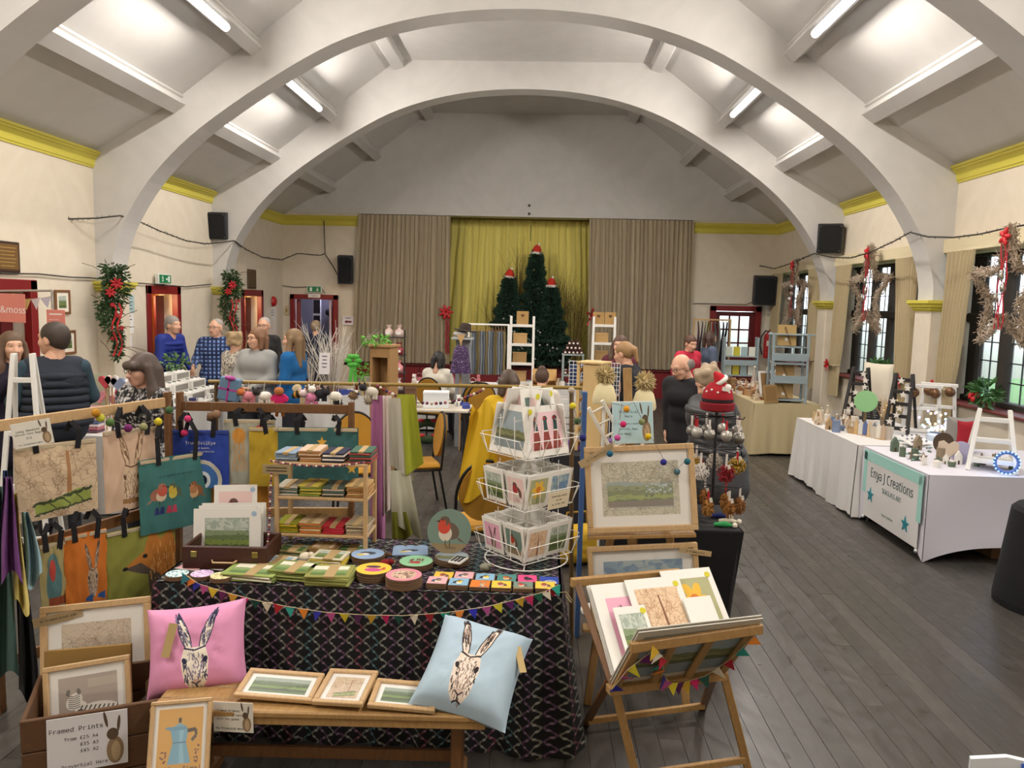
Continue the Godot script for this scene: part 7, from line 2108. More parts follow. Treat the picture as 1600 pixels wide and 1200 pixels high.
func person(o: Dictionary) -> Node3D:
	var h: float = o.get("h", 1.68)
	var s := h / 1.7
	var fat: float = o.get("fat", 1.0)
	var n := thing("person", xf_at(o.at, o.get("yaw", 0.0)), o.label, "person")
	var sit: bool = o.get("sit", false)
	var hipy: float = o.get("seat", 0.50) / s if sit else 0.92
	var B := Transform3D(Basis(Vector3.RIGHT, deg_to_rad(o.get("lean", 0.0))), Vector3(0, hipy, 0))   # torso frame at the hips
	var T := func(x, y, z): return (B * Vector3(x, y, z)) * s
	var neck: Vector3 = T.call(0,0.51,-0.015)
	var arms: Array = o.get("arms", [[[-0.22,0.22,0.0], [-0.21,0.0,0.10]], [[0.22,0.22,0.0], [0.21,0.0,0.10]]])
	var sk: Color = Color(o.get("skin", "d9a88c")).srgb_to_linear()
	var torso := [[T.call(-0.075 * fat, 0.36,0.0), T.call(0.075 * fat, 0.36,0.0), 0.115 * s * fat, 0.115 * s * fat], [T.call(-0.06 * fat, 0.17,0.01), T.call(0.06 * fat, 0.17,0.01), 0.108 * s * fat, 0.108 * s * fat], [T.call(-0.07 * fat, 0.0,0), T.call(0.07 * fat, 0.0,0), 0.122 * s * fat, 0.122 * s * fat], [T.call(-0.15,0.475,-0.01), T.call(0.15,0.475,-0.01), 0.056 * s, 0.056 * s]]
	var armp := []
	var short: bool = o.get("short", false)
	var fore := []
	for k in 2:
		var sd := -1.0 if k == 0 else 1.0
		var sh: Vector3 = T.call(sd * 0.175 * sqrt(fat), 0.455,-0.01)
		var a: Array = arms[k]
		var el: Vector3 = T.call(a[0][0], a[0][1], a[0][2])
		var wr: Vector3 = T.call(a[1][0], a[1][1], a[1][2])
		armp.append([sh, el, 0.054 * s, 0.043 * s])
		fore.append([el, wr, 0.042 * s, 0.031 * s])
	var legs := []
	var shoes := []
	for k in 2:
		var sd := -1.0 if k == 0 else 1.0
		var hp: Vector3 = B.origin * s + Vector3(sd * 0.085 * s, -0.03 * s, 0)
		var kn := Vector3(sd * 0.10 * s, 0.49 * s, 0.02 * s)
		var an := Vector3(sd * 0.10 * s, 0.09 * s, -0.02 * s)
		if sit: kn = Vector3(sd * 0.11 * s, 0.50,0.42 * s); an = Vector3(sd * 0.11 * s, 0.09,0.44 * s)
		elif o.has("stride"): kn.z += sd * 0.5 * o.stride; an.z += sd * o.stride
		legs.append([hp, kn, 0.082 * s * sqrt(fat), 0.056 * s]); legs.append([kn, an, 0.054 * s, 0.038 * s])
		shoes.append([an + Vector3(0,-0.05 * s, 0.0), an + Vector3(0,-0.055 * s, 0.14 * s), 0.036 * s, 0.030 * s])
	# one continuous body: trunk, limbs, head and hands
	var body := net(torso.map(func(q): return [q[0], q[1], q[2] * 0.9, q[3] * 0.9]) + armp.map(func(q): return [q[0], q[1], q[2] * 0.86, q[3] * 0.9]) + fore + legs.map(func(q): return [q[0], q[1], q[2] * 0.9, q[3] * 0.9]) + [[neck, neck + Vector3(0,0.05,0), 0.055 * s, 0.052 * s]], 0.024,45.0)
	var hd := Transform3D(Basis.from_euler(Vector3(deg_to_rad(o.get("nod", 0.0)), deg_to_rad(o.get("turn", 0.0)), deg_to_rad(o.get("tilt", 0.0)))), neck + (B.basis * Vector3(0,0.155,0.02)) * s)
	hd.basis = hd.basis.scaled(Vector3.ONE * s * 1.03)
	var hm := MB.new()
	hm.add(head_mesh())
	var lip := Color(0.45,0.16,0.14)
	var brow: Color = Color(o.get("hair_col", "5a4636")).srgb_to_linear()
	for q in hm.v.size():
		var p := hm.v[q]
		hm.c[q] = sk
		if p.z > 0.07 and absf(p.y + 0.060) < 0.0075 and absf(p.x) < 0.024: hm.c[q] = lip.lerp(sk, 0.25)
		elif p.z > 0.055 and absf(p.y - 0.038) < 0.0055 and absf(p.x) > 0.014 and absf(p.x) < 0.052: hm.c[q] = brow.lerp(sk, 0.3)
	for e in [-1.0,1.0]:
		hm.col = Color(0.75,0.73,0.70)
		hm.ball(Transform3D(Basis(), Vector3(e * 0.032,0.014,0.074)), 0.0115,10,8)
		hm.col = Color(0.05,0.035,0.025)
		hm.ball(Transform3D(Basis(), Vector3(e * 0.032,0.014,0.0815)), 0.0058,8,6)
	for q in body.v.size(): body.c[q] = sk
	body.add(hm, hd)
	for k in 2:
		var el: Vector3 = fore[k][0]; var wr: Vector3 = fore[k][1]
		var dn := (el - wr).normalized()
		var fw: Vector3 = Vector3.BACK if absf(dn.z) < 0.8 else Vector3.UP
		var sx := dn.cross(fw).normalized()
		var hb := Basis(sx, dn, sx.cross(dn))
		if k == 0: hb = Basis(-sx, dn, sx.cross(dn))
		var hmb := MB.new()
		hmb.add(hand_mesh())
		for q in hmb.v.size(): hmb.c[q] = sk
		body.add(hmb, Transform3D(hb.scaled(Vector3.ONE * s * 1.02), wr))
	if not mats.has("skin"):
		var m := StandardMaterial3D.new()
		m.vertex_color_use_as_albedo = true
		m.roughness = 0.55
		mats["skin"] = m
	build(body, "body", mats["skin"], n)
	# clothes
	var up := torso.map(func(q): return [q[0], q[1], q[2] + 0.012, q[3] + 0.012]) + [[neck + Vector3(0,-0.03,0), neck, 0.06 * s, 0.052 * s]]
	var ext: float = o.get("coat", 0.0)
	if ext > 0.0: up.append([B.origin * s + Vector3(-0.075 * fat, 0,0), B.origin * s + Vector3(-0.08 * fat, -ext, 0), 0.14 * s * fat, 0.16 * s * fat]); up.append([B.origin * s + Vector3(0.075 * fat, 0,0), B.origin * s + Vector3(0.08 * fat, -ext, 0), 0.14 * s * fat, 0.16 * s * fat])
	var slv := armp.map(func(q): return [q[0], q[1], q[2] + 0.014, q[3] + 0.012])
	if not short: slv += fore.map(func(q): return [q[0], q[1], q[2] + 0.012, q[3] + 0.010])
	else: slv = armp.map(func(q): return [q[0], (q[0] as Vector3).lerp(q[1], 0.75), q[2] + 0.016, q[3] + 0.022])
	var quilt: bool = o.get("quilt", false)
	if o.has("sleeve_mat"):
		build(net(up, 0.017,60.0), "gilet", o.top, n)
		build(net(slv, 0.017,60.0), "sleeves", o.sleeve_mat, n)
	else:
		if not o.get("bare", false): up += slv
		else: up += slv.map(func(q): return [q[0], (q[0] as Vector3).lerp(q[1], 0.12), q[2], q[3]])
		build(net(up, 0.017,60.0), "coat" if ext > 0.0 else "top", o.top, n)
	if quilt:      # padded rings round the coat
		var y := B.origin.y * s - ext + 0.03
		while y < (B.origin.y + 0.44) * s:
			var rr := 0.128 if y < B.origin.y * s + 0.1 else 0.108
			var ring := []
			var c := Vector3(0, y, 0)
			if y > B.origin.y * s: c = B.basis * Vector3(0, y - B.origin.y * s, 0) + B.origin * s
			for q in 25: ring.append(c + Vector3(cos(TAU * q / 24) * (rr + 0.078) * fat * s, 0, sin(TAU * q / 24) * rr * fat * s))
			var mb := MB.new()
			mb.tube(ring, 0.036,8, false)
			build(mb, "quilted_band", o.top, n)
			y += 0.065
	build(net(legs.map(func(q): return [q[0], q[1], q[2] + 0.008, q[3] + 0.010]) + [[B.origin * s + Vector3(-0.07 * s, 0,0), B.origin * s + Vector3(0.07 * s, 0,0), 0.11 * s * fat, 0.11 * s * fat]], 0.022,60.0), "trousers", o.get("legs", mt("23242c", 0.9)), n)
	for q in shoes: build(net([q], 0.014,80.0), "shoe", o.get("shoes", mt("2a2826", 0.6)), n)
	if o.get("hair", "") != "":
		var hb := MB.new()
		hb.add(hair_mesh(o.hair), hd)
		build(hb, "hair", hair_mat(o.hair_col), n)
	if o.get("glasses", false):
		var g := MB.new()
		for e in [-1.0,1.0]:
			var ring := []
			for q in 17: ring.append(Vector3(e * 0.034 + cos(TAU * q / 16) * 0.024,0.010 + sin(TAU * q / 16) * 0.019,0.104))
			g.tube(ring, 0.0022,5, false)
			g.tube([Vector3(e * 0.058,0.014,0.102), Vector3(e * 0.083,0.012,0.0)], 0.002,5)
		g.tube([Vector3(-0.011,0.012,0.105), Vector3(0.011,0.012,0.105)], 0.002,5)
		var gm := MB.new()
		gm.add(g, hd)
		build(gm, "glasses", mt("221c1a", 0.4), n)
	return n
func hair_mat(hex: String) -> StandardMaterial3D:      # streaks shared by every head, tinted
	if mats.has("hair" + hex): return mats["hair" + hex]
	var m: StandardMaterial3D = mottled("hair streaks", "ffffff", "a8a29c", 0.5,9.0,0.6,64, Vector2(3.0,0.6)).duplicate()
	m.albedo_color = Color(hex).lightened(0.1)
	mats["hair" + hex] = m
	return m

func floor_at(px: float, depth: float) -> Vector3:
	var p := at(px, 560, depth)
	return Vector3(p.x, 0, p.z)
func build_crowd() -> void:
	var dn := mt("1d2230", 0.9)
	person({"at": floor_at(20,6.5), "yaw": 40, "h": 1.72, "top": mt("241f30", 0.95), "hair": "long", "hair_col": "6a4c34", "turn": 10, "arms": [[[-0.24,0.20,0.12], [-0.05,0.40,0.16]], [[0.22,0.22,0.0], [0.2,0.0,0.12]]], "coat": 0.25, "label": "person in a dark cardigan raising a hand to the face"})
	person({"at": floor_at(84,6.2), "yaw": 215, "h": 1.82, "fat": 1.12, "top": mt("262c38", 0.85), "sleeve_mat": mt("2f4450", 0.9), "hair": "short", "hair_col": "3a2c22", "turn": 50, "quilt": true, "arms": [[[-0.25,0.22,0.05], [-0.2,0.12,0.25]], [[0.27,0.20,0.0], [0.24,0.08,0.18]]], "label": "person seen from behind in a navy quilted gilet"})
	person({"at": floor_at(222,5.55), "yaw": -15, "h": 1.64, "top": cloth_mat("floral", 2.6), "hair": "fringe", "hair_col": "4a372c", "glasses": true, "turn": -22, "nod": 4, "skin": "cf9f88", "label": "person with glasses and long brown hair in a black floral dress", "coat": 0.3})
	person({"at": floor_at(258,11.2), "yaw": 70, "h": 1.78, "top": mt("1c2f8a", 0.7), "hair": "short", "hair_col": "a8a098", "lean": 14, "quilt": true, "arms": [[[-0.22,0.2,0.1], [-0.15,0.1,0.3]], [[0.22,0.2,0.1], [0.15,0.1,0.3]]], "label": "person in a bright blue padded jacket behind the jewellery table"})
	person({"at": floor_at(338,11.0), "yaw": 20, "h": 1.74, "fat": 1.15, "top": cloth_mat("plaid", 2.2), "hair": "thin", "hair_col": "b8b0a8", "glasses": true, "turn": -30, "arms": [[[-0.26,0.22,0.08], [-0.28,0.14,0.30]], [[0.24,0.2,0.0], [0.2,0.0,0.1]]], "label": "person in a blue checked shirt behind the jewellery table"})
	person({"at": floor_at(368,9.9), "yaw": 150, "h": 1.60, "top": cloth_mat("leopard", 2.6), "hair": "curly", "hair_col": "c0a070", "turn": 20, "label": "person with curly fair hair in a leopard print top"})
	person({"at": floor_at(402,9.1), "yaw": -15, "h": 1.70, "fat": 1.2, "top": mottled("grey knit", "a3a3a0", "8f8f8c", 0.4,5.0,0.98), "hair": "bob", "hair_col": "8a5c38", "glasses": true, "turn": -25, "arms": [[[-0.24,0.2,0.08], [-0.05,0.10,0.24]], [[0.25,0.2,0.06], [0.08,0.10,0.25]]], "label": "person with glasses in a pale grey jumper"})
	person({"at": floor_at(413,11.6), "yaw": 0, "h": 1.76, "top": mt("1c1a1c", 0.85), "hair": "thin", "hair_col": "c0bab4", "glasses": true, "label": "white haired person in black behind the grey jumper"})
	person({"at": floor_at(458,9.0), "yaw": -100, "h": 1.70, "top": mt("125a94", 0.95), "hair": "long", "hair_col": "8a6a42", "turn": 10, "label": "person with long fair hair in a bright blue jumper"})
	person({"at": floor_at(494,14.6), "yaw": 180, "h": 1.64, "top": mt("1a2036", 0.85), "hair": "short", "hair_col": "a89070", "coat": 0.25, "label": "person in a navy coat walking to the far doorway"})
	person({"at": floor_at(680,11.5), "yaw": 165, "sit": true, "seat": 0.55, "h": 1.66, "top": mt("d8d2c4", 0.95), "hair": "bob", "hair_col": "17120f", "nod": 18, "lean": 12, "arms": [[[-0.22,0.22,0.12], [-0.15,0.12,0.34]], [[0.22,0.22,0.12], [0.15,0.12,0.34]]], "label": "dark haired person in a cream top seated at the craft table"})
	person({"at": floor_at(794,7.4), "yaw": 175, "sit": true, "seat": 0.66, "fat": 1.1, "h": 1.66, "top": mt("c9a31c", 0.95), "hair": "bob", "hair_col": "4a3424", "nod": 15, "lean": 10, "label": "brown haired person in a yellow top seated behind the card spinner"})
	person({"at": floor_at(846,9.6), "yaw": 170, "sit": true, "h": 1.64, "top": mt("d4cbbf", 0.95), "hair": "bun", "hair_col": "4a2c1c", "nod": 15, "lean": 8, "label": "person with a hair bun seated beside the yellow top"})
	person({"at": floor_at(995,8.6), "yaw": -120, "h": 1.68, "fat": 1.12, "top": mt("15161c", 0.9), "bare": true, "hair": "tail", "hair_col": "b08450", "lean": 14, "nod": 10, "arms": [[[-0.22,0.22,0.12], [-0.15,0.12,0.34]], [[0.22,0.22,0.12], [0.15,0.12,0.34]]], "label": "fair haired person in a sleeveless black top with a teal bag"})
	person({"at": floor_at(968,10.0), "yaw": -20, "h": 1.68, "top": mt("5a2430", 0.9), "hair": "long", "hair_col": "5a3a26", "label": "brown haired person facing the sleeveless black top"})
	person({"at": floor_at(1070,12.2), "yaw": 25, "h": 1.64, "top": mt("c42c44", 0.9), "legs": mt("18181c", 0.9), "hair": "short", "hair_col": "5c3826", "lean": 12, "nod": 14, "label": "person in a coral red cardigan and black trousers"})
	person({"at": floor_at(1108,13.4), "yaw": 100, "h": 1.66, "top": mottled("denim", "4a5468", "5f6a80", 0.5,8.0,0.9), "short": true, "hair": "bob", "hair_col": "4a3024", "turn": 20, "label": "person in a denim shirt facing the card shelf"})
	person({"at": floor_at(1083,7.7), "yaw": -40, "h": 1.66, "fat": 1.08, "top": mt("1a1a1e", 0.8), "hair": "sides", "hair_col": "8a8078", "glasses": true, "lean": 20, "nod": 25, "turn": -20, "coat": 0.12, "label": "bald person with glasses in a black jacket bending forward"})
	person({"at": floor_at(1128,6.35), "yaw": -60, "h": 1.60, "fat": 1.34, "top": mt("3c3c3e", 0.5), "hair": "curly", "hair_col": "b8a080", "lean": 12, "nod": 30, "turn": -10, "quilt": true, "coat": 0.22, "shoes": mt("d8d8dc", 0.6), "label": "grey haired person in a charcoal quilted coat at the ornament stand"})

# ---------- the other stalls ----------
func covered_table(x0: float, x1: float, z0: float, z1: float, h: float, mat: Material, label: String, hem := 0.02, stretch := false) -> void:
	var t := thing("stall_table", tp(v3((x0 + x1) / 2,0, (z0 + z1) / 2)), "folding table under the " + label, "table")
	pbox(t, "table_top", mt("9a9080"), v3(0, h - 0.02,0), v3(x1 - x0 - 0.02,0.03, absf(z1 - z0) - 0.02), 0.004)
	for sx in [-1.0,1.0]:
		for sz in [-1.0,1.0]: ptube(t, "leg", mt("55555a", 0.5), [v3(sx * ((x1 - x0) / 2 - 0.06), 0, sz * (absf(z1 - z0) / 2 - 0.06)), v3(sx * ((x1 - x0) / 2 - 0.06), h - 0.03, sz * (absf(z1 - z0) / 2 - 0.06))], 0.015)
	var mb := MB.new()
	mb.poly([v3(x0, h, z1), v3(x1, h, z1), v3(x1, h, z0), v3(x0, h, z0)], Vector3.UP)
	var cs := [Vector2(x0, z0), Vector2(x1, z0), Vector2(x1, z1), Vector2(x0, z1)]
	var ns := [Vector2(0,1), Vector2(1,0), Vector2(0,-1), Vector2(-1,0)]
	for k in 4:
		var a: Vector2 = cs[k]; var b: Vector2 = cs[(k + 1) % 4]
		var ln := (b - a).length()
		mb.grid(int(ln * 26) + 4,8, func(u, v):
			var p := a.lerp(b, u)
			var cd := minf(u, 1.0 - u) * ln
			if stretch:
				var mid := clampf(1.0 - pow(absf(u * 2.0 - 1.0), 3.0), 0,1)
				return v3(p.x, lerpf(h, 0.15 * mid, v), p.y) + v3(ns[k].x, 0, ns[k].y) * (0.004 - 0.05 * mid * sin(v * PI) * 0.6)
			var fl: float = 0.006 + 0.05 * v * (0.4 + 0.6 * exp(-cd * 5.0))
			var fold: float = 0.014 * v * (sin(u * ln * 19.0 + k) + 0.6 * sin(u * ln * 43.0))
			var corner = exp(-cd * 12.0) * 0.05 * v
			var tang = (b - a).normalized() * (-1.0 if u < 0.5 else 1.0) * corner
			return v3(p.x + ns[k].x * (fl + fold) + tang.x, lerpf(h, hem + 0.02 * sin(u * ln * 4.0), v), p.y + ns[k].y * (fl + fold) + tang.y))
	tag(build(mb, "tablecloth", mat), label, "tablecloth")
func ladder(called: String, xf: Transform3D, w: float, h: float, n: int, mat: Material, label: String, shelf := 0.0, taper := 1.0) -> Node3D:
	var o := thing(called, xf, label, "shelf")
	for s in [-1.0,1.0]:
		pbar(o, "side_rail", mat, v3(s * w / 2,0,0.16), v3(s * w / 2 * taper, h, -0.02), 0.035,0.03, Vector3.BACK)
		pbar(o, "rear_rail", mat, v3(s * w / 2,0,-0.22), v3(s * w / 2 * taper, h, -0.05), 0.03,0.025, Vector3.BACK)
	for k in n:
		var u := (k + 0.5) / n
		var ww := w * lerpf(1.0, taper, u)
		var z := lerpf(0.16,-0.02, u)
		pbar(o, "rung", mat, v3(-ww / 2, h * u, z), v3(ww / 2, h * u, z), 0.022,0.04)
		if shelf > 0.0: pbox(o, "shelf_board", mat, v3(0, h * u - 0.01, (z + lerpf(-0.22,-0.05, u)) / 2), v3(ww, 0.014, z - lerpf(-0.22,-0.05, u)), 0.003)
	return o
func jar(p: Vector3, r: float, h: float, hex: String, lid: String, label: String, group: String) -> void:
	var o := thing("jar", tp(p), label, "jar", group)
	plathe(o, "body", mt(hex, 0.25), [Vector2(0,0), Vector2(r, 0), Vector2(r, h * 0.8), Vector2(r * 0.8, h * 0.88)], Transform3D(), 12)
	plathe(o, "lid", mt(lid, 0.5), [Vector2(r * 0.88, h * 0.84), Vector2(r * 0.88, h), Vector2(0, h)], Transform3D(), 12)
	pbox(o, "label", mt("e4ded4"), v3(0, h * 0.4, r * 0.96), v3(r * 1.1, h * 0.4,0.004), 0.0)
func carton(p: Vector3, s: Vector3, hex: String, yaw: float, label: String, cat := "box", group := "", lid := true) -> Node3D:
	var o := thing("box", xf_at(p, yaw), label, cat, group)
	pbox(o, "body", mt(hex, 0.8), v3(0, s.y / 2,0), s, 0.004)
	if lid: pbox(o, "lid", mt(hex, 0.7), v3(0, s.y * 0.94,0), v3(s.x + 0.006, s.y * 0.16, s.z + 0.006), 0.003)
	return o
func chair_proto(xf: Transform3D, label: String) -> Node3D:
	var o := thing("banquet_chair", xf, label, "chair", "mustard chairs around the craft table")
	var fr := mt("1a1a1c", 0.4,0.3)
	var mu := mottled("mustard", "b8862a", "a2741f", 0.3,4.0,0.9)
	var mb := MB.new()
	mb.box(tp(v3(0,0.45,0)), v3(0.42,0.06,0.42), 0.025)
	build(mb, "seat", mu, o)
	var bk := MB.new()
	bk.prism(_ell(0,0,0.19,0.22,24), 0.04, xf_at(v3(0,0.74,-0.23), 0,-8.0))
	build(bk, "backrest", mu, o)
	var ring := []
	for k in 19: ring.append(v3(cos(PI * k / 18.0) * 0.21,0.70 + sin(PI * k / 18.0) * 0.27,-0.225 - sin(PI * k / 18.0) * 0.03))
	ptube(o, "back_frame", fr, [v3(0.21,0.43,-0.20)] + ring + [v3(-0.21,0.43,-0.20)], 0.012,8)
	for s in [-1.0,1.0]:
		ptube(o, "leg", fr, [v3(s * 0.2,0.43,0.18), v3(s * 0.22,0.0,0.22)], 0.012,8)
		ptube(o, "leg", fr, [v3(s * 0.2,0.43,-0.18), v3(s * 0.22,0.0,-0.26)], 0.012,8)
	ptube(o, "seat_frame", fr, [v3(-0.21,0.42,0.2), v3(0.21,0.42,0.2), v3(0.21,0.42,-0.2), v3(-0.21,0.42,-0.2), v3(-0.21,0.42,0.2)], 0.011,8)
	return o
func xmas_tree(p: Vector3, h: float, r: float, sd: int, label: String) -> void:
	rng.seed = sd
	var o := thing("christmas_tree", tp(p), label, "tree", "Christmas trees on the stage")
	ptube(o, "trunk", mt("4a3524"), [Vector3.ZERO, v3(0, h * 0.95,0)], [0.05,0.01], 8)
	for tone in 2:
		var mb := MB.new()
		for k in int(900 * h):
			var u := pow(rng.randf(), 0.62)
			var y := h * (1.0 - u * 0.94)
			var rr := r * u * (0.82 + 0.25 * sin(y * 21.0)) + 0.05
			var an := rng.randf() * TAU
			var d := v3(cos(an), -0.25, sin(an)).normalized()
			var c := v3(0, y, 0) + v3(d.x, 0, d.z) * rr * sqrt(rng.randf_range(0.35,1.0))
			for e in 3: leaf(mb, c, (d + v3(rng.randfn(), rng.randfn(), rng.randfn()) * 0.5).normalized(), 0.13,0.035)
		build(mb, "foliage", mt(["1f3a2c", "2b4a38"][tone], 0.9), o)
	for k in int(26 * h):
		var u := sqrt(rng.randf())
		var an := rng.randf() * TAU
		pball(o, "bauble", mt("c9ccc8", 0.2,0.5), v3(cos(an) * r * u, h * (1.0 - u * 0.94), absf(sin(an)) * r * u), 0.028,8,6)
	var ht := thing("santa_hat", xf_at(p + v3(0, h - 0.06,0), 0,0, rng.randf_range(-12,12)), "red Santa hat on the " + label, "hat", "Santa hats on the trees")
	plathe(ht, "cone", mt("c4301f", 0.9), [Vector2(0.11,0.03), Vector2(0.10,0.1), Vector2(0.06,0.17), Vector2(0.015,0.21), Vector2(0,0.21)], Transform3D(), 16, true)
	plathe(ht, "trim", mt("e6e0d8", 0.98), [Vector2(0.09,-0.02), Vector2(0.125,-0.01), Vector2(0.125,0.035), Vector2(0.09,0.045)], Transform3D(), 16)
	pball(ht, "pompom", mt("e6e0d8", 0.98), v3(0.03,0.21,0.03), 0.03)
func stems(called: String, p: Vector3, n: int, h: float, sp: float, hex: String, sd: int, label: String, cat: String, r := 0.006) -> Node3D:
	rng.seed = sd
	var o := thing(called, tp(p), label, cat)
	var mb := MB.new()
	for k in n:
		var an := rng.randf() * TAU
		var d := v3(cos(an), 0, sin(an) * 0.5) * sp * rng.randf()
		var hh := h * rng.randf_range(0.6,1.0)
		var a := d * 0.15; var b := d * 0.5 + v3(0, hh * 0.5,0); var c := d * rng.randf_range(0.8,1.2) + v3(0, hh, 0)
		mb.tube([a, b, c], [r, r * 0.8, r * 0.4], 5, false)
		for e in 3:
			var q := b.lerp(c, rng.randf_range(0.1,0.8))
			mb.tube([q, q + (c - b).normalized() * hh * 0.2 + v3(rng.randfn(), 0.3, rng.randfn()) * hh * 0.08], [r * 0.6, r * 0.3], 4, false)
	build(mb, "stems", mt(hex, 0.9), o)
	plathe(o, "pot", mt("7a6a58", 0.8), [Vector2(0,0), Vector2(0.05,0), Vector2(0.065,0.11), Vector2(0.058,0.11)], Transform3D(), 14)
	return o
func clutter(n: int, a: Vector3, b: Vector3, sd: int, cols: Array, smin: float, smax: float, what: String, group: String, names: Array) -> void:
	# small goods scattered on a flat top between two corners, each one a thing
	rng.seed = sd
	for k in n:
		var p := v3(lerpf(a.x, b.x, rng.randf()), a.y, lerpf(a.z, b.z, rng.randf()))
		var s := rng.randf_range(smin, smax)
		var hex: String = cols[rng.randi() % cols.size()]
		var kind: String = names[k % names.size()]
		var o := thing(kind, xf_at(p, rng.randf_range(-40,40)), "small %s %s %s" % [tint(hex), kind.replace("_", " "), what], kind.split("_")[-1], group)
		match kind:
			"gift_box", "jewellery_box", "soap_box":
				pbox(o, "body", mt(hex, 0.8), v3(0, s * 0.3,0), v3(s, s * 0.6, s * 0.8), 0.003)
				pbox(o, "ribbon", mt("4a4a58", 0.6), v3(0, s * 0.31,0), v3(s * 0.14, s * 0.62, s * 0.82), 0.001)
			"candle": 
				plathe(o, "wax", mt(hex, 0.6), [Vector2(0,0), Vector2(s * 0.35,0), Vector2(s * 0.35, s * 1.1), Vector2(0, s * 1.1)], Transform3D(), 12)
				ptube(o, "wick", mt("2a2420"), [v3(0, s * 1.1,0), v3(0.002, s * 1.25,0)], 0.003,4)
			"pine_cone": 
				var mb := MB.new()
				for q in 22: mb.ball(xf_at(v3(cos(q * 2.4) * s * 0.32 * (1.1 - q / 24.0), s * 0.15 + q * s * 0.035, sin(q * 2.4) * s * 0.32 * (1.1 - q / 24.0)), rad_to_deg(-q * 2.4), 0,20), v3(s * 0.16, s * 0.05, s * 0.12), 6,4)
				build(mb, "scales", mt(hex, 0.9), o)
			"ornament_house":
				pprism(o, "house", mt(hex, 0.8), [Vector2(-s * 0.3,0), Vector2(s * 0.3,0), Vector2(s * 0.3, s * 0.8), Vector2(0, s * 1.3), Vector2(-s * 0.3, s * 0.8)], s * 0.4)
				pbox(o, "door", mt("4a3a2a"), v3(0, s * 0.2, s * 0.2), v3(s * 0.14, s * 0.36,0.006), 0.0)
			"basket":
				plathe(o, "weave", mt(hex, 0.95), [Vector2(0,0), Vector2(s * 0.5,0), Vector2(s * 0.62, s * 0.5), Vector2(s * 0.56, s * 0.5), Vector2(s * 0.5, s * 0.1), Vector2(0, s * 0.1)], Transform3D(), 14)
				var hoop := []
				for q in 13: hoop.append(v3(cos(PI * q / 12) * s * 0.58, s * 0.45 + sin(PI * q / 12) * s * 0.7,0))
				ptube(o, "handle", mt(hex, 0.9), hoop, s * 0.035,5)
			"soft_toy":
				pball(o, "body", mt(hex, 0.98), v3(0, s * 0.4,0), v3(s * 0.35, s * 0.42, s * 0.3))
				pball(o, "head", mt(hex, 0.98), v3(0, s * 0.95,0), s * 0.28)
				for e in [-1.0,1.0]: pball(o, "ear", mt(hex, 0.98), v3(e * s * 0.18, s * 1.2,0), s * 0.1,8,6)
			"cone_tree":
				plathe(o, "cone", mt(hex, 0.8), [Vector2(0,0), Vector2(s * 0.35,0), Vector2(0.004, s * 1.5), Vector2(0, s * 1.5)], Transform3D(), 12)
				pball(o, "star", mt("d8d0b8", 0.4), v3(0, s * 1.55,0), s * 0.1,6,4)
			"wooden_star":
				pprism(o, "star", mt(hex, 0.8), star_points(s * 0.5, s * 0.22), s * 0.14, xf_at(v3(0, s * 0.42,0), 0,-10))
				pbox(o, "foot", mt(hex, 0.8), v3(0,0.008,0), v3(s * 0.4,0.016, s * 0.3), 0.002)
			_:
				plathe(o, "body", mt(hex, 0.4), [Vector2(0,0), Vector2(s * 0.3,0), Vector2(s * 0.36, s * 0.5), Vector2(s * 0.3, s * 0.5), Vector2(0, s * 0.45)], Transform3D(), 12)
				pball(o, "filling", mt("d8d0c4", 0.9), v3(0, s * 0.48,0), v3(s * 0.26, s * 0.14, s * 0.26), 8,6)

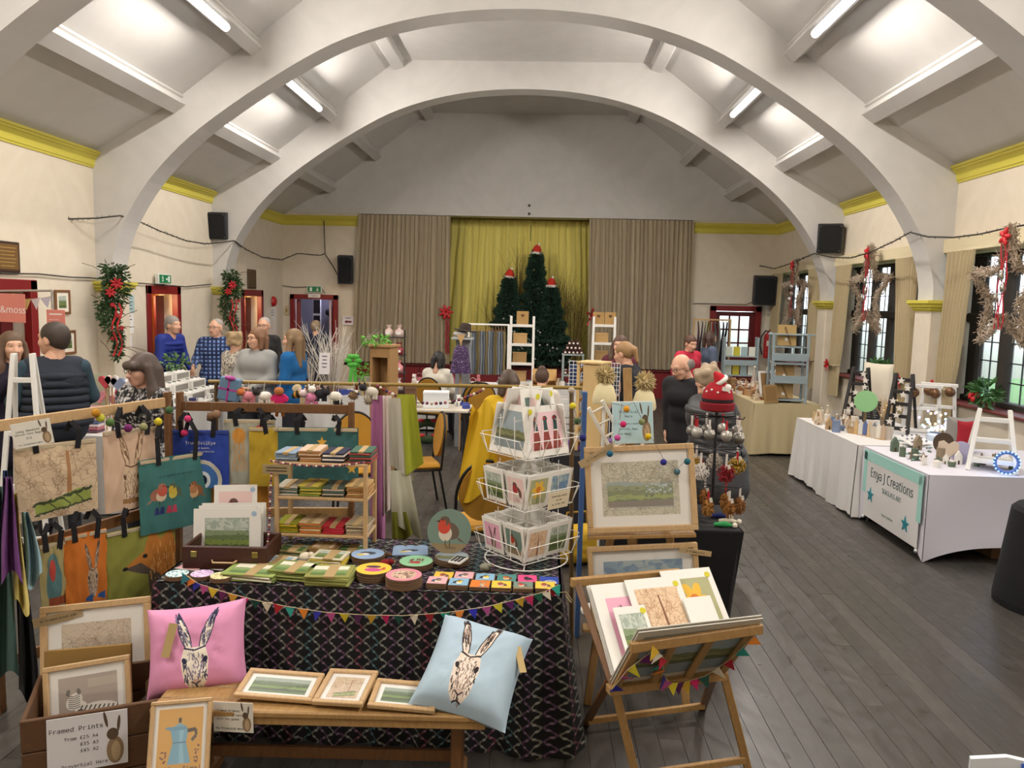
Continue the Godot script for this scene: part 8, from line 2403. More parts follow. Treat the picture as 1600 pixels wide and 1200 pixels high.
func tint(hex: String) -> String:
	var c := Color(hex)
	if c.s < 0.12: return "white" if c.v > 0.8 else ("grey" if c.v > 0.35 else "black")
	var h := c.h * 360.0
	if h < 15 or h > 335: return "red" if c.s > 0.5 else "pink"
	if h < 52: return "cream" if c.v > 0.75 and c.s < 0.4 else ("orange" if c.v > 0.75 else "brown")
	if h < 75: return "yellow"
	return "green" if h < 170 else ("blue" if h < 255 else "purple")
func build_stalls() -> void:
	var white_cloth := mottled("white cloth", "d8d5d2", "cfccc9", 0.3,1.5,0.9)
	var beige := mottled("beige cloth", "c3b38e", "b5a57f", 0.4,3.0,0.95)
	var wt := mt("e4e2dc", 0.55)
	# --- window side: seaglass table
	var c0 := on_h(1452,742,0.75)
	covered_table(c0.x, 5.0, c0.z, -7.72,0.75, mt("d3d0d8", 0.8), "tight white cover of the seaglass art table", 0.0, true)
	var bn := thing("table_banner", xf_at(v3(c0.x - 0.02,0.42, (c0.z - 7.66) / 2), -90.0), "white fabric banner reading Enya J Creations with teal border", "banner")
	pbox(bn, "cloth", mt("d9d6d4", 0.9), v3(0,-0.02,0.0), v3(1.1,0.62,0.006), 0.002)
	pbox(bn, "teal_border", mt("9fd0c6", 0.9), v3(0,0.27,0.005), v3(1.18,0.10,0.006), 0.002)
	for s in [-0.55,0.55]: pbox(bn, "teal_border", mt("9fd0c6", 0.9), v3(s, 0.10,0.005), v3(0.07,0.40,0.006), 0.002)
	text_part(bn, "Enya J Creations", 0.15, v3(0,0.12,0.006), mt("2c4a4c"))
	text_part(bn, "SEAGLASS ART", 0.075, v3(0.03,0.0,0.006), mt("4a6a6c"))
	text_part(bn, "Enya J Creations", 0.04, v3(-0.02,-0.22,0.006), mt("7a8a8c"))
	for q in [[-0.40,-0.1], [0.33,-0.18]]: pprism(bn, "star", mt("2a8a98", 0.5), star_points(0.075,0.03), 0.006, tp(v3(q[0], q[1], 0.007)))
	for s in [-0.54,0.54]: pball(bn, "weight", mt("d8d8d8", 0.3,0.6), v3(s, -0.35,0), 0.018,8,6)
	var bx := thing("box", xf_at(v3(4.25,0,-6.75), 5.0), "low box of green and red goods under the white covered table", "box")
	pbox(bx, "tray", mt("7a5a38"), v3(0,0.06,0), v3(0.7,0.12,0.3), 0.004)
	for k in 5: pball(bx, "contents", mt(["8a9a20", "b03828", "6a8a20", "c9b8a0", "a8b82c"][k]), v3(-0.26 + k * 0.13,0.12,0.02), v3(0.065,0.05,0.1))
	var lw := ladder("display_ladder", xf_at(on_h(1552,735,0.75) + v3(0.0,0,-0.05), -25.0), 0.36,0.52,3, wt, "white ladder stand with glowing wreath on the seaglass table", 0.01,0.62)
	var wrp := on_h(1558,738,0.75) + v3(0,0.11,0.12)
	var gw := thing("light_wreath", xf_at(wrp, -20.0), "small wreath of glowing blue lights before the white ladder", "light")
	var tor := []
	for k in 25: tor.append(v3(cos(TAU * k / 24) * 0.085, sin(TAU * k / 24) * 0.085,0))
	ptube(gw, "ring", mt("5a6a90", 0.8), tor, 0.014,6)
	for k in 20: pball(gw, "bulb", glow("7fb4ff", 3.0), v3(cos(TAU * k / 20) * 0.095, sin(TAU * k / 20) * 0.095,0.014), 0.007,6,4)
	var gl := OmniLight3D.new(); gl.name = "light"; gl.light_color = Color("7fb4ff"); gl.light_energy = 0.02; gl.light_size = 0.08; gl.shadow_enabled = true; gw.add_child(gl); gl.position = v3(0,0,0.05)
	for q in [[1473,708,0], [1480,722,1], [1500,724,2], [1488,700,3]]:
		var o := thing("driftwood_heart", xf_at(on_h(q[0], q[1], 0.75) + v3(0,0.10 + 0.02 * (q[2] % 2), 0), -30.0), ["dark driftwood piece", "pale driftwood heart", "lavender button wreath", "pale wooden clock disc"][q[2]] + " on the seaglass display", "ornament")
		if q[2] == 1: pprism(o, "heart", mt("c9b8a4", 0.9), [Vector2(0,-0.09), Vector2(0.085,0.0), Vector2(0.08,0.06), Vector2(0.04,0.075), Vector2(0,0.045), Vector2(-0.04,0.075), Vector2(-0.08,0.06), Vector2(-0.085,0.0)], 0.02)
		else: pprism(o, "disc", mt(["4a3a2c", "", "a8a4c0", "cfc9b8"][q[2]], 0.8), _ell(0,0,0.09,0.10), 0.025)
		pbar(o, "prop", mt("6a5a48"), v3(0,0,-0.012), v3(0,-0.105,-0.06), 0.03,0.01)
	for k in 14:
		rng.seed = 300 + k
		var p := on_h(lerpf(1390,1500, rng.randf()), lerpf(690,722, rng.randf()), 0.75)
		var o := thing("necklace", xf_at(p, rng.randf() * 360.0), "corded seaglass necklace laid on the white cover", "necklace", "necklaces on the seaglass table")
		var pts := []
		for q in 9: pts.append(v3(cos(q * 0.7) * 0.06,0.004, sin(q * 0.7) * 0.03 + q * 0.006))
		ptube(o, "cord", mt("4a4a44"), pts, 0.0025,4)
		pball(o, "pendant", mt(["7fb0a8", "a8c9d0", "5a8a6a"][k % 3], 0.2), v3(0.02,0.008,0.03), v3(0.016,0.008,0.012), 8,6)
	var tr := thing("ring_tray", xf_at(on_h(1428,695,0.75), 25.0,0,0), "white sloping tray of rings on the seaglass table", "tray")
	pbox(tr, "board", wt, v3(0,0.05,0), v3(0.30,0.012,0.20), 0.003,0,20.0)
	for a in 4:
		for b in 3: pball(tr, "ring", mt("5a5a6a", 0.4), v3(-0.1 + a * 0.066,0.068 + (1 - b) * 0.022,-0.06 + b * 0.06), v3(0.014,0.007,0.012), 7,5)
	for q in [[1438,668,-15.0, "white open house frame hung with baubles"], [1462,664,-30.0, "white open frame beside the tied curtain"]]:
		var o := thing("ornament_rack", xf_at(on_h(q[0], q[1] + 8,0.75), q[2]).scaled_local(Vector3.ONE * 1.25), q[3] + " on the seaglass table", "display stand")
		for s in [-1.0,1.0]: pbar(o, "side", wt, v3(s * 0.15,0,0), v3(s * 0.12,0.42,0), 0.03,0.03)
		for y in [0.02,0.22,0.42]: pbar(o, "rail", wt, v3(-0.15, y, 0), v3(0.15, y, 0), 0.03,0.03)
		for s in [-0.08,0.09]: pball(o, "bauble", mt("6a4a2c", 0.3,0.4), v3(s, 0.36,0.02), 0.045)
	var fj := thing("fairy_light_cluster", tp(on_h(1462,688,0.75)), "cluster of glowing fairy lights on the seaglass table", "light")
	rng.seed = 12
	for k in 40: pball(fj, "bulb", glow(["cfe0ff", "ffd9a0", "c9b0ff", "a8e0d8"][k % 4], 1.8), v3(rng.randfn() * 0.07,0.10 + absf(rng.randfn()) * 0.09, rng.randfn() * 0.06), 0.014,6,4)
	plathe(fj, "jar", mt("b8c4d0", 0.2), [Vector2(0,0), Vector2(0.09,0), Vector2(0.10,0.06), Vector2(0.07,0.08)], Transform3D(), 16)
	var fl := OmniLight3D.new(); fl.name = "light"; fl.light_color = Color("e6e0ff"); fl.light_energy = 0.03; fl.light_size = 0.12; fl.shadow_enabled = true; fj.add_child(fl); fl.position = v3(-0.05,0.2,0.14)
	var bp := thing("backpack", tp(at(1500,672,7.6) * v3(1,0,1) + v3(0,0.755,0)), "red and grey backpack behind the driftwood hearts", "bag")
	build(pillow(0.26,0.34,0.2,0.12), "body", mt("8a8580", 0.9), bp).position = v3(0,0.17,0)
	build(pillow(0.16,0.26,0.08,0.1), "pocket", mt("a01c2c", 0.9), bp).position = v3(0,0.18,0.09)
	clutter(26, v3(c0.x + 0.1,0.75,-7.6), v3(c0.x + 1.0,0.75,-6.7), 41,["5a6a58", "e0dcd4", "8a7a64"], 0.06,0.12, "among the seaglass displays", "trinkets on the seaglass table", ["candle", "ornament_house", "glass_dish", "wooden_star"])
	# --- white table with black ladders
	var w0 := on_h(1345,697,0.75)
	covered_table(w0.x, 4.35, w0.z - 0.06,-9.62,0.75, white_cloth, "creased white cloth of the candle table")
	for q in [[1338,650,0.42, "black ladder stand with white hearts beside the chalkboard"], [1405,668,0.42, "black ladder stand with white stars beside the curtain"]]:
		var p := on_h(q[0], q[1] + 8,0.75)
		var o := ladder("display_ladder", xf_at(p, -38.0), 0.24,0.66,5, mt("1c1614", 0.6), q[3], 0.0,0.7)
		for k in 8:
			rng.seed = int(q[0]) + k
			pprism(o, "ornament", mt("d8d2c8"), star_points(0.04,0.018), 0.012, tp(v3(rng.randf_range(-0.09,0.09), 0.06 + k * 0.075,0.17 - k * 0.018)))
	var cb := thing("chalkboard", xf_at(on_h(1330,652,0.75) + v3(0.22,0.11,0.1), -30.0,-8.0), "small chalkboard price list on the candle table", "chalkboard")
	pbox(cb, "board", mt("1c1d1f", 0.8), Vector3.ZERO, v3(0.18,0.24,0.012), 0.002)
	for k in 8: pbox(cb, "chalk_line", mt("a8a8a4"), v3(-0.01,0.09 - k * 0.025,0.007), v3(0.13 - 0.02 * (k % 3), 0.005,0.001), 0.0)
	pbar(cb, "prop", mt("6a5238"), v3(0,0.05,-0.008), v3(0,-0.12,-0.09), 0.04,0.008)
	var gd := thing("round_plaque", xf_at(at(1353,627,8.6), -25.0), "pale green round plaque standing on the candle table", "plaque")
	pprism(gd, "disc", mt("8fc48a", 0.7), Array(_ell(0,0,0.12,0.12,32)), 0.012)
	pbar(gd, "prop", mt("8a7a5a"), v3(0,-0.02,-0.008), v3(0,-0.26,-0.1), 0.03,0.01)
	var ds := stems("dried_bouquet", on_h(1383,668,0.75), 26,0.36,0.16, "c9a878", 51, "bunch of dried stems with fairy lights on the candle table", "dried flowers", 0.004)
	for k in 16: pball(ds, "bulb", glow("ffdf9a", 1.5), v3(rng.randfn() * 0.06,0.15 + rng.randf() * 0.2,0.04 + rng.randfn() * 0.03), 0.006,6,4)
	for q in [[1368,684, "white birch bark pot beside the seaglass cover"], [1385,686, "second white birch bark pot beside the seaglass cover"]]:
		var o := thing("plant_pot", tp(on_h(q[0], q[1], 0.75)), q[2], "pot")
		plathe(o, "pot", mottled("birch", "d8d0c4", "a89c8c", 0.4,9.0,0.8), [Vector2(0,0), Vector2(0.055,0), Vector2(0.065,0.13), Vector2(0.056,0.13), Vector2(0.05,0.02)], Transform3D(), 18)
	for k in 7:
		var o := thing("little_house", xf_at(on_h(1337 + k * 7,678 + k * 1.5,0.75), -30.0), ["tan", "off white", "blue", "sandy", "slate", "cream", "taupe"][k] + " slim wooden beach house on the candle table", "ornament", "slim wooden houses")
		pprism(o, "house", mt(["c9a878", "d8d4cc", "5a6a9a", "d0b890", "7a8090", "e0dcd0", "b8a088"][k]), [Vector2(-0.022,0), Vector2(0.022,0), Vector2(0.022,0.12), Vector2(0,0.17), Vector2(-0.022,0.12)], 0.03)
		pbox(o, "base", mt("b89868"), v3(0,0.004,0), v3(0.06,0.008,0.06), 0.0)
	clutter(30, v3(w0.x + 0.05,0.75,-9.5), v3(w0.x + 0.5,0.75,-8.4), 43,["c9b49a", "d8cfc0", "8a6a48", "7a8aa8", "b89a70"], 0.07,0.13, "on the candle table", "candle table goods", ["candle", "basket", "cone_tree", "ornament_house"])
	var pd := thing("picture_board", xf_at(on_h(1305,650,0.75) + v3(0.5,0.0,0), -60.0), "cream upholstered chair back behind the candle table", "chair")
	build(pillow(0.42,0.95,0.12,0.03), "back_cushion", mt("d4cbb8", 0.9), pd).position = v3(0,0.22,0)
	# window sill plants
	for q in [[1375,555,12.35,1, "glossy green potted plant on the middle window sill"], [1545,615,8.8,2, "green plant with red flower on the nearest window sill"], [1395,560,11.9,3, "leafy green plant by the tied curtain on the middle window sill"]]:
		rng.seed = 70 + q[3]
		var p := on_side(q[0], q[1], RIGHT_X - 0.01)
		p.y = 1.003
		var o := thing("potted_plant", tp(p), q[4], "plant")
		plathe(o, "pot", mt("6a4a34", 0.8), [Vector2(0,0), Vector2(0.06,0), Vector2(0.075,0.09), Vector2(0.065,0.09), Vector2(0.05,0.02)], Transform3D(), 14)
		var mb := MB.new()
		foliage(mb, v3(-0.04,0.18,0), v3(0.06,0.15,0.24), 130,0.11,0.06,0.1)
		build(mb, "foliage", mt("3f6a34", 0.5), o)
		if q[3] == 2:
			for e in 9: pball(o, "petal", mt("c81c24", 0.5), v3(-0.12,0.12,-0.1) + v3(cos(e) * 0.03, sin(e) * 0.03, sin(e * 2.0) * 0.04), v3(0.02,0.035,0.035), 7,5)
	# --- beige table with the grey ladder shelf
	var b0 := on_h(1179,630,0.75)
	covered_table(b0.x, 3.98, b0.z, -14.0,0.75, beige, "beige cloth of the basket table")
	var gy := mt("8f9ea4", 0.7)
	var gs := thing("display_shelf", xf_at(on_h(1236,632,0.75) + v3(0,0,-0.25), -4.0), "grey painted ladder shelf with wide front boards on the beige table", "shelf")
	for s in [-1.0,1.0]:
		pbox(gs, "upright", gy, v3(s * 0.24,0.50,0.12), v3(0.035,1.0,0.03), 0.004)
		pbox(gs, "upright", gy, v3(s * 0.24,0.50,-0.12), v3(0.035,1.0,0.03), 0.004)
	for y in [0.04,0.30,0.56,0.80]: pbox(gs, "shelf_board", gy, v3(0, y, 0), v3(0.46,0.016,0.24), 0.003)
	for y in [0.30,0.62]: pbox(gs, "front_board", gy, v3(0, y + 0.04,0.135), v3(0.50,0.11,0.012), 0.003)
	pbox(gs, "top_bar", gy, v3(0.03,0.98,0), v3(0.62,0.02,0.2), 0.003)
	var k2 := 0
	for q in [[0.05, "a88a5c", 0.22], [0.31, "9a7c50", 0.24], [0.81, "b0925e", 0.30]]:
		k2 += 1
		var o := thing("backed_picture", gs.transform * xf_at(v3(-0.04, q[0] + q[2] / 2 + 0.008,0.02), 0,-8.0), "brown backed picture on the %s of the grey ladder shelf" % ["bottom board", "middle board", "top"][k2 - 1], "picture")
		pbox(o, "board", mt(q[1], 0.8), Vector3.ZERO, v3(0.26, q[2], 0.012), 0.002)
		pbar(o, "strut", mt("7a6038"), v3(-0.03, q[2] * 0.4,0.008), v3(0.05,-q[2] * 0.45,0.012), 0.03,0.004, Vector3.BACK)
		pbox(o, "sticker", mt("e4e0d8"), v3(0,-q[2] * 0.2,0.0075), v3(0.06,0.04,0.001), 0.0)
	for q in [[1196,618,0.42,20.0, "tall white frame leaning beside the grey ladder shelf", "e0ddd8"], [1203,624,0.26,24.0, "cork backed frame leaning beside the grey ladder shelf", "9a7a4c"]]:
		var o := thing("backed_picture", xf_at(on_h(q[0], q[1] + 6,0.75) + v3(0, q[2] / 2 + 0.003,0), q[3], -14.0), q[4], "picture")
		pbox(o, "frame", mt(q[5], 0.7), Vector3.ZERO, v3(0.24, q[2], 0.02), 0.003)
		pbox(o, "back", mt("8a6a40", 0.8), v3(0,0,0.011), v3(0.18, q[2] - 0.06,0.004), 0.0)
	var cz: float = b0.z
	clutter(60, v3(b0.x + 0.06,0.75, cz - 0.2), v3(b0.x + 0.5,0.75,-13.6), 44,["8a5a34", "c9b49a", "a8845a", "d8d0c4", "7a5230", "b8906a"], 0.08,0.18, "crowded on the beige table", "goods on the beige table", ["basket", "wooden_star", "pine_cone", "gift_box"])
	clutter(8, v3(3.5,0.75,-13.2), v3(3.9,0.75,-12.2), 45,["8a7a84", "7f9096", "a89a90", "6f7a80"], 0.20,0.3, "at the window side of the beige table", "cone trees on the beige table", ["cone_tree"])
	var gsh := thing("card_shelf", xf_at(at(1155,580,14.3) * v3(1,0,1), 0.0), "tall grey shelf of greeting cards beyond the beige table", "shelf")
	for s in [-1.0,1.0]: pbox(gsh, "upright", gy, v3(s * 0.30,0.78,0), v3(0.03,1.56,0.2), 0.004)
	for y in [0.1,0.5,0.85,1.2]: pbox(gsh, "shelf_board", gy, v3(0, y, 0), v3(0.58,0.02,0.2), 0.003)
	pbox(gsh, "front_board", gy, v3(0,1.09,0.105), v3(0.60,0.1,0.012), 0.003)
	for y in [0.86,1.21]:
		for k in 4: 
			var o := carton(gsh.transform * v3(-0.21 + k * 0.14, y, 0.02), v3(0.12,0.17,0.02), ["c9d0c4", "c4b83c", "9fb4b8", "d8d8cc"][k], 0.0,["pale green", "yellow", "blue grey", "white"][k] + " card pack on the %s board of the tall grey shelf" % ("upper" if y > 1.0 else "lower"), "card", "card packs on the grey shelf", false)
	var rl := thing("clothes_rail", xf_at(at(1110,560,15.6) * v3(1,0,1), 0.0), "wooden rail of hanging garments beside the glazed door", "clothes rail")
	for s in [-1.0,1.0]: pbar(rl, "post", mt("b89a6c"), v3(s * 0.36,0,0), v3(s * 0.36,1.86,0), 0.035,0.035)
	pbar(rl, "rail", mt("b89a6c"), v3(-0.36,1.84,0), v3(0.36,1.84,0), 0.03,0.03)
	for k in 9:
		var g := thing("garment", rl.transform * tp(v3(-0.28 + k * 0.07,1.83,0)), ["plum", "grey", "cream", "lime", "white", "grey", "pale", "navy", "black"][k] + " garment hanging on the wooden rail", "garment", "garments on the wooden rail")
		var mb := MB.new()
		mb.grid(6,8, func(u, v): return v3(0.02 * sin(v * 5.0 + k), -0.03 - v * 0.8, (u - 0.5) * (0.12 + 0.24 * v)))
		build(mb, "cloth", mt(["5a3a4c", "8a8a90", "cfc8b8", "8fa034", "d8d4cc", "8a9498", "c4c4bc", "1c2440", "17181c"][k], 0.95), g)
		ptube(g, "hanger", mt("8a6a40"), [v3(0,0.02,0), v3(0,-0.02,0), v3(0,-0.05,0.08)], 0.005,5)
	for k in 3:
		var o := carton(v3(4.35,0.0 + k * 0.16,-9.9), v3(0.42,0.15,0.34), ["6a5234", "7a6040", "5e4a30"][k], 8.0, "brown wicker hamper stacked by the pilaster", "hamper", "hampers by the pilaster")
	# --- door wall: jewellery table
	var j0 := on_h(245,650,0.75)
	covered_table(-5.15, j0.x, j0.z, -10.7,0.75, white_cloth, "white cloth of the jewellery table")
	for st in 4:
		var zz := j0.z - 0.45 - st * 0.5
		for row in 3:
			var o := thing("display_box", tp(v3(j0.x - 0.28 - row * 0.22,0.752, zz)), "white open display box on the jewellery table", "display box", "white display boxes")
			var hh := 0.10 + row * 0.10
			pbox(o, "body", wt, v3(0, hh / 2,0), v3(0.20, hh, 0.42), 0.003)
			pbox(o, "painted_hollow", mt("8f8a84"), v3(0.101, hh - 0.05,0), v3(0.004,0.07,0.34), 0.0)  # flat grey plate on the solid box, its colour standing for a shaded hollow
			for e in 3:
				pbox(o, "pad", mt("eeece8"), v3(0, hh + 0.006,-0.13 + e * 0.13), v3(0.08,0.012,0.09), 0.003)
				pball(o, "jewel", mt(["2a2c44", "3a3a40", "4a5a58"][e], 0.3), v3(0.0, hh + 0.016,-0.13 + e * 0.13), v3(0.03,0.008,0.012), 7,5)
	clutter(26, v3(j0.x - 0.20,0.75, j0.z - 0.1), v3(j0.x - 0.04,0.75,-10.6), 47,["e4e2de", "dcdad4", "d0ccc4", "2c3060", "5a5a64"], 0.05,0.09, "on the jewellery table", "boxes on the jewellery table", ["jewellery_box", "soap_box"])
	var pb := carton(on_h(313,574,0.75) * v3(1,0,1) + v3(0.1,0.76,0.2), v3(0.17,0.22,0.08), "dedbd6", 0.0, "white paper carrier bag with handles on the jewellery table", "bag", "", false)
	ptube(pb, "handle", mt("b8b0a4"), [v3(-0.04,0.22,0), v3(-0.03,0.30,0), v3(0.03,0.30,0), v3(0.04,0.22,0)], 0.004,5)
	var gp := stems("leafy_plant", at(275,560,10.9) * v3(1,0,1) + v3(0,0.76,0), 20,0.3,0.22, "5a7a4a", 53, "leafy green plant beside the bright blue jacket", "plant", 0.006)
	var gm := MB.new()
	foliage(gm, v3(0,0.36,0), v3(0.2,0.12,0.15), 120,0.07,0.05,0.0)
	build(gm, "foliage", mt("6f9460", 0.7), gp)
	stems("dried_grasses", v3(LEFT_X + 0.8,0,-12.7), 24,1.5,0.35, "b5a67c", 54, "tall dried grasses in a vase against the door wall", "dried grass", 0.004)
	# --- door wall: fabric and heart table near the vested person
	covered_table(-5.5,-3.75,-7.0,-7.6,0.75, white_cloth, "white cloth of the fabric table")
	for k in 9: folded_top(xf_at(at(143,640,7.2) * v3(1,0,1) + v3(0,0.752 + k * 0.028,0), k * 3.0), v3(0.17,0.027,0.14), ["6a4a5a", "b8707c", "d8c8cc", "5a6a8a", "a8a0b0", "c05060", "d8d0d4", "7a5a70", "b88a94"][k], "folded fat quarter fabric in the stack beside the gilet")
	for k in 10:
		rng.seed = 400 + k
		var p := at(lerpf(156,200, k / 9.0), 620,7.3 + 0.2 * (k % 2)) * v3(1,0,1) + v3(0,0.75,0)
		var hh := rng.randf_range(0.24,0.5)
		var o := thing("heart_on_stick", tp(p), "%s fabric heart on a stick on the fabric table" % ["pink", "blue", "red", "yellow", "white"][k % 5], "ornament", "fabric hearts on sticks")
		ptube(o, "stick", mt("b8884a"), [v3(0,0,0), v3(0.0, hh, 0)], 0.006,5)
		pprism(o, "heart", mt(["d08a94", "8a96b4", "c04850", "c9a24a", "d8d0cc"][k % 5], 0.95), [Vector2(0,-0.07), Vector2(0.065,0.01), Vector2(0.055,0.05), Vector2(0.025,0.055), Vector2(0,0.03), Vector2(-0.025,0.055), Vector2(-0.055,0.05), Vector2(-0.065,0.01)], 0.035, tp(v3(0, hh, 0)))
	var cp := thing("picture_board", xf_at(at(152,612,7.4), 15.0,-6.0), "pale green card with a vase picture on the fabric table", "picture")
	pbox(cp, "board", mt("a8aa90"), Vector3.ZERO, v3(0.20,0.36,0.008), 0.001)
	pbox(cp, "motif", mt("8a4a50"), v3(-0.02,-0.03,0.005), v3(0.07,0.10,0.002), 0.0)
	var ae := ladder("display_ladder", xf_at(floor_at(34,5.7), 15.0), 0.36,1.62,4, wt, "white stepladder display beside the vested person", 0.0,0.35)
	# rail with pink signs and bunting
	var ra := at(-30,455,7.7); var rb := at(81,454,7.7)
	var fr := thing("sign_frame", Transform3D(), "slim metal frame carrying pink signs and bunting", "display frame")
	ptube(fr, "rail", mt("b0a8a0", 0.4,0.5), [ra, rb], 0.012)
	ptube(fr, "post", mt("b0a8a0", 0.4,0.5), [rb, v3(rb.x, 0, rb.z)], 0.012)
	ptube(fr, "post", mt("b0a8a0", 0.4,0.5), [ra, v3(ra.x, 0, ra.z)], 0.012)
	var ps := thing("shop_sign", xf_at(at(14,481,7.64), 0.0,0,-1.0), "salmon pink hanging sign ending in &moss", "sign")
	pbox(ps, "board", mt("d98476", 0.7), Vector3.ZERO, v3(0.34,0.29,0.008), 0.002)
	text_part(ps, "&moss", 0.11, v3(0.045,-0.02,0.005), mt("ece4e0"))
	ps = thing("price_sign", xf_at(at(88,512,7.55), 0.0), "tall salmon pink price list sign beside the &moss sign", "sign")
	pbox(ps, "board", mt("d98476", 0.7), Vector3.ZERO, v3(0.19,0.36,0.006), 0.002)
	pbox(ps, "lettering", mt("ece4e0"), v3(0,0.135,0.004), v3(0.13,0.014,0.001), 0.0)
	for k in 7: pbox(ps, "lettering", mt("e8c8c0"), v3(-0.02,0.08 - k * 0.032,0.004), v3(0.10,0.006,0.001), 0.0)
	ptube(ps, "post", mt("b0a8a0", 0.4,0.5), [v3(0,-0.18,-0.01), v3(0,-ps.position.y, -0.01)], 0.01)
	pennants("felt_bunting", sag(ra + v3(0,0,0.02), rb + v3(0,-0.06,0.02), 0.05,8), ["c9b0b4", "b89a50", "c9c4c8", "a8a0b0", "b8a060", "c4b8bc", "b0a8b4"], 0.10, "pale fabric bunting on the pink sign frame")
	build_centre(wt, white_cloth)
func folded_top(xf: Transform3D, s: Vector3, hex: String, label: String) -> void:
	tag(folded("folded_fabric", xf, s, hex), label, "fabric", "folded fabrics")

func build_centre(wt: Material, white_cloth: Material) -> void:
	# Christmas trees and branches on the stage
	xmas_tree(at(833,577,17.15) * v3(1,0,1) + v3(0,0.64,-0.45), 2.62,0.56,101, "tallest Christmas tree in the middle of the stage")
	xmas_tree(at(791,577,17.0) * v3(1,0,1) + v3(0,0.64,-0.45), 2.06,0.52,102, "shorter Christmas tree nearer the far doorway")
	xmas_tree(at(858,577,17.0) * v3(1,0,1) + v3(0,0.64,-0.40), 1.88,0.50,103, "shorter Christmas tree nearer the glazed door")
	for q in [[806,104,2.9], [872,105,2.4], [775,106,1.9], [895,107,1.9]]: stems("bare_branches", at(q[0], 577,17.6) * v3(1,0,1) + v3(0,0.63,-0.05), 22, q[2], 0.45, "6a5632", q[1], "bare twiggy branches standing behind the trees at " + {806: "the tallest one's doorway side", 872: "the tallest one's window side", 775: "the doorway end", 895: "the window end"}[q[0]], "branches", 0.006)
	# rail of scarves
	var rp := at(762,600,13.15) * v3(1,0,1)
	var rl := thing("clothes_rail", tp(rp), "white rail hung with shimmering scarves before the stage", "clothes rail")
	var rh := at(762,507,13.15).y
	for s in [-1.0,1.0]: pbar(rl, "post", wt, v3(s * 0.34,0,0), v3(s * 0.34, rh, 0), 0.035,0.035)
	pbar(rl, "rail", wt, v3(-0.35, rh, 0), v3(0.35, rh, 0), 0.03,0.03)
	var scm := [mottled("scarf a", "b8bcc4", "4a5058", 1.2,6.0,0.7), mottled("scarf b", "3c4450", "8a929c", 1.2,6.0,0.7), mottled("scarf c", "a8925c", "4a4434", 1.2,6.0,0.7)]
	for k in 12:
		var g := thing("scarf", tp(rp + v3(-0.28 + k * 0.05, rh - 0.03,0.02)), ["silvery", "dark", "bronze"][k % 3] + " sequinned scarf hanging on the white rail", "scarf", "scarves on the white rail")
		var mb := MB.new()
		mb.grid(5,10, func(u, v): return v3((u - 0.5) * 0.055 + 0.006 * sin(v * 9.0 + k), -0.08 - v * 0.75,0.02 * sin(u * 6.0 + k)))
		build(mb, "cloth", scm[k % 3], g)
		ptube(g, "hanger", mt("a87850"), [v3(-0.02,-0.09,0), v3(0,-0.03,0), v3(0,0.02,0), v3(0,-0.03,0), v3(0.02,-0.09,0)], 0.004,5)
	# white ladder shelves
	for q in [[814,600,11.0,494, "white ladder shelf with brown boxes beside the white rail"], [941,600,11.8,495, "white ladder shelf with kraft prints behind the wooden crate"]]:
		var p := at(q[0], q[1], q[2]) * v3(1,0,1)
		var h := at(q[0], q[3], q[2]).y
		var o := ladder("display_ladder", tp(p), 0.34, h, 7, wt, q[4], 0.01,0.95)
		for k in 3:
			var bx := carton(p + v3(-0.03, h * (k + 3.5) / 7 + 0.0,-0.06), v3(0.2,0.16,0.06), ["a8865a", "9a7a4c", "b89460"][k], 0.0, "kraft box standing on a rung of the " + ("first" if q[0] < 900 else "second") + " white ladder shelf", "box", "kraft boxes on the white ladders")
		for e in ([0] if q[0] < 900 else [-0.09,0.09]):
			var f := thing("kraft_print", tp(p + v3(e, h - 0.03,-0.03)), ("kraft print clipped nearer the %s at the top of the " % ("trees" if e <= 0 else "red door")) + ("first" if q[0] < 900 else "second") + " white ladder shelf", "print")
			pbox(f, "frame", mt("b08c56", 0.8), Vector3.ZERO, v3(0.17,0.2,0.01), 0.002)
			pprism(f, "heart", mt("5a4028"), [Vector2(0,-0.03), Vector2(0.03,0.005), Vector2(0.015,0.022), Vector2(0,0.012), Vector2(-0.015,0.022), Vector2(-0.03,0.005)], 0.004, tp(v3(0,0.04,0.006)))
	# white slatted crates with a brown box
	var cp := at(866,612,10.6) * v3(1,0,1)
	for k in 3:
		var o := thing("slatted_crate", tp(cp + v3(0, k * 0.27,0)), ["lowest", "middle", "topmost"][k] + " white slatted crate in the stack before the trees", "crate", "white slatted crates")
		for e in 3: pbox(o, "slat", wt, v3(0,0.045 + e * 0.09,0.15), v3(0.66,0.07,0.012), 0.003)
		for e in 3: pbox(o, "rear_slat", wt, v3(0,0.045 + e * 0.09,-0.15), v3(0.66,0.07,0.012), 0.003)
		for s in [-1.0,1.0]: pbox(o, "end_board", wt, v3(s * 0.325,0.13,0), v3(0.012,0.26,0.29), 0.003)
		pbox(o, "base", wt, v3(0,0.008,0), v3(0.63,0.012,0.29), 0.0)
	var kb := thing("cardboard_box", tp(cp + v3(-0.14,0.81,0.0)), "open brown cardboard box on the white slatted crates", "box")
	for s in [-1.0,1.0]: pbox(kb, "side", mt("a5814f", 0.9), v3(s * 0.16,0.15,0), v3(0.008,0.30,0.24), 0.0)
	pbox(kb, "back", mt("b08a56", 0.9), v3(0,0.17,-0.12), v3(0.33,0.34,0.008), 0.0)
	pbox(kb, "front", mt("8f6e42", 0.9), v3(0,0.06,0.12), v3(0.33,0.12,0.008), 0.0)
	pbox(kb, "shelf", mt("9a774a", 0.9), v3(0,0.15,0), v3(0.32,0.008,0.23), 0.0)
	pbox(kb, "flap", mt("b8925c", 0.9), v3(0,0.30,0.02), v3(0.33,0.17,0.008), 0.0,0,-25.0)
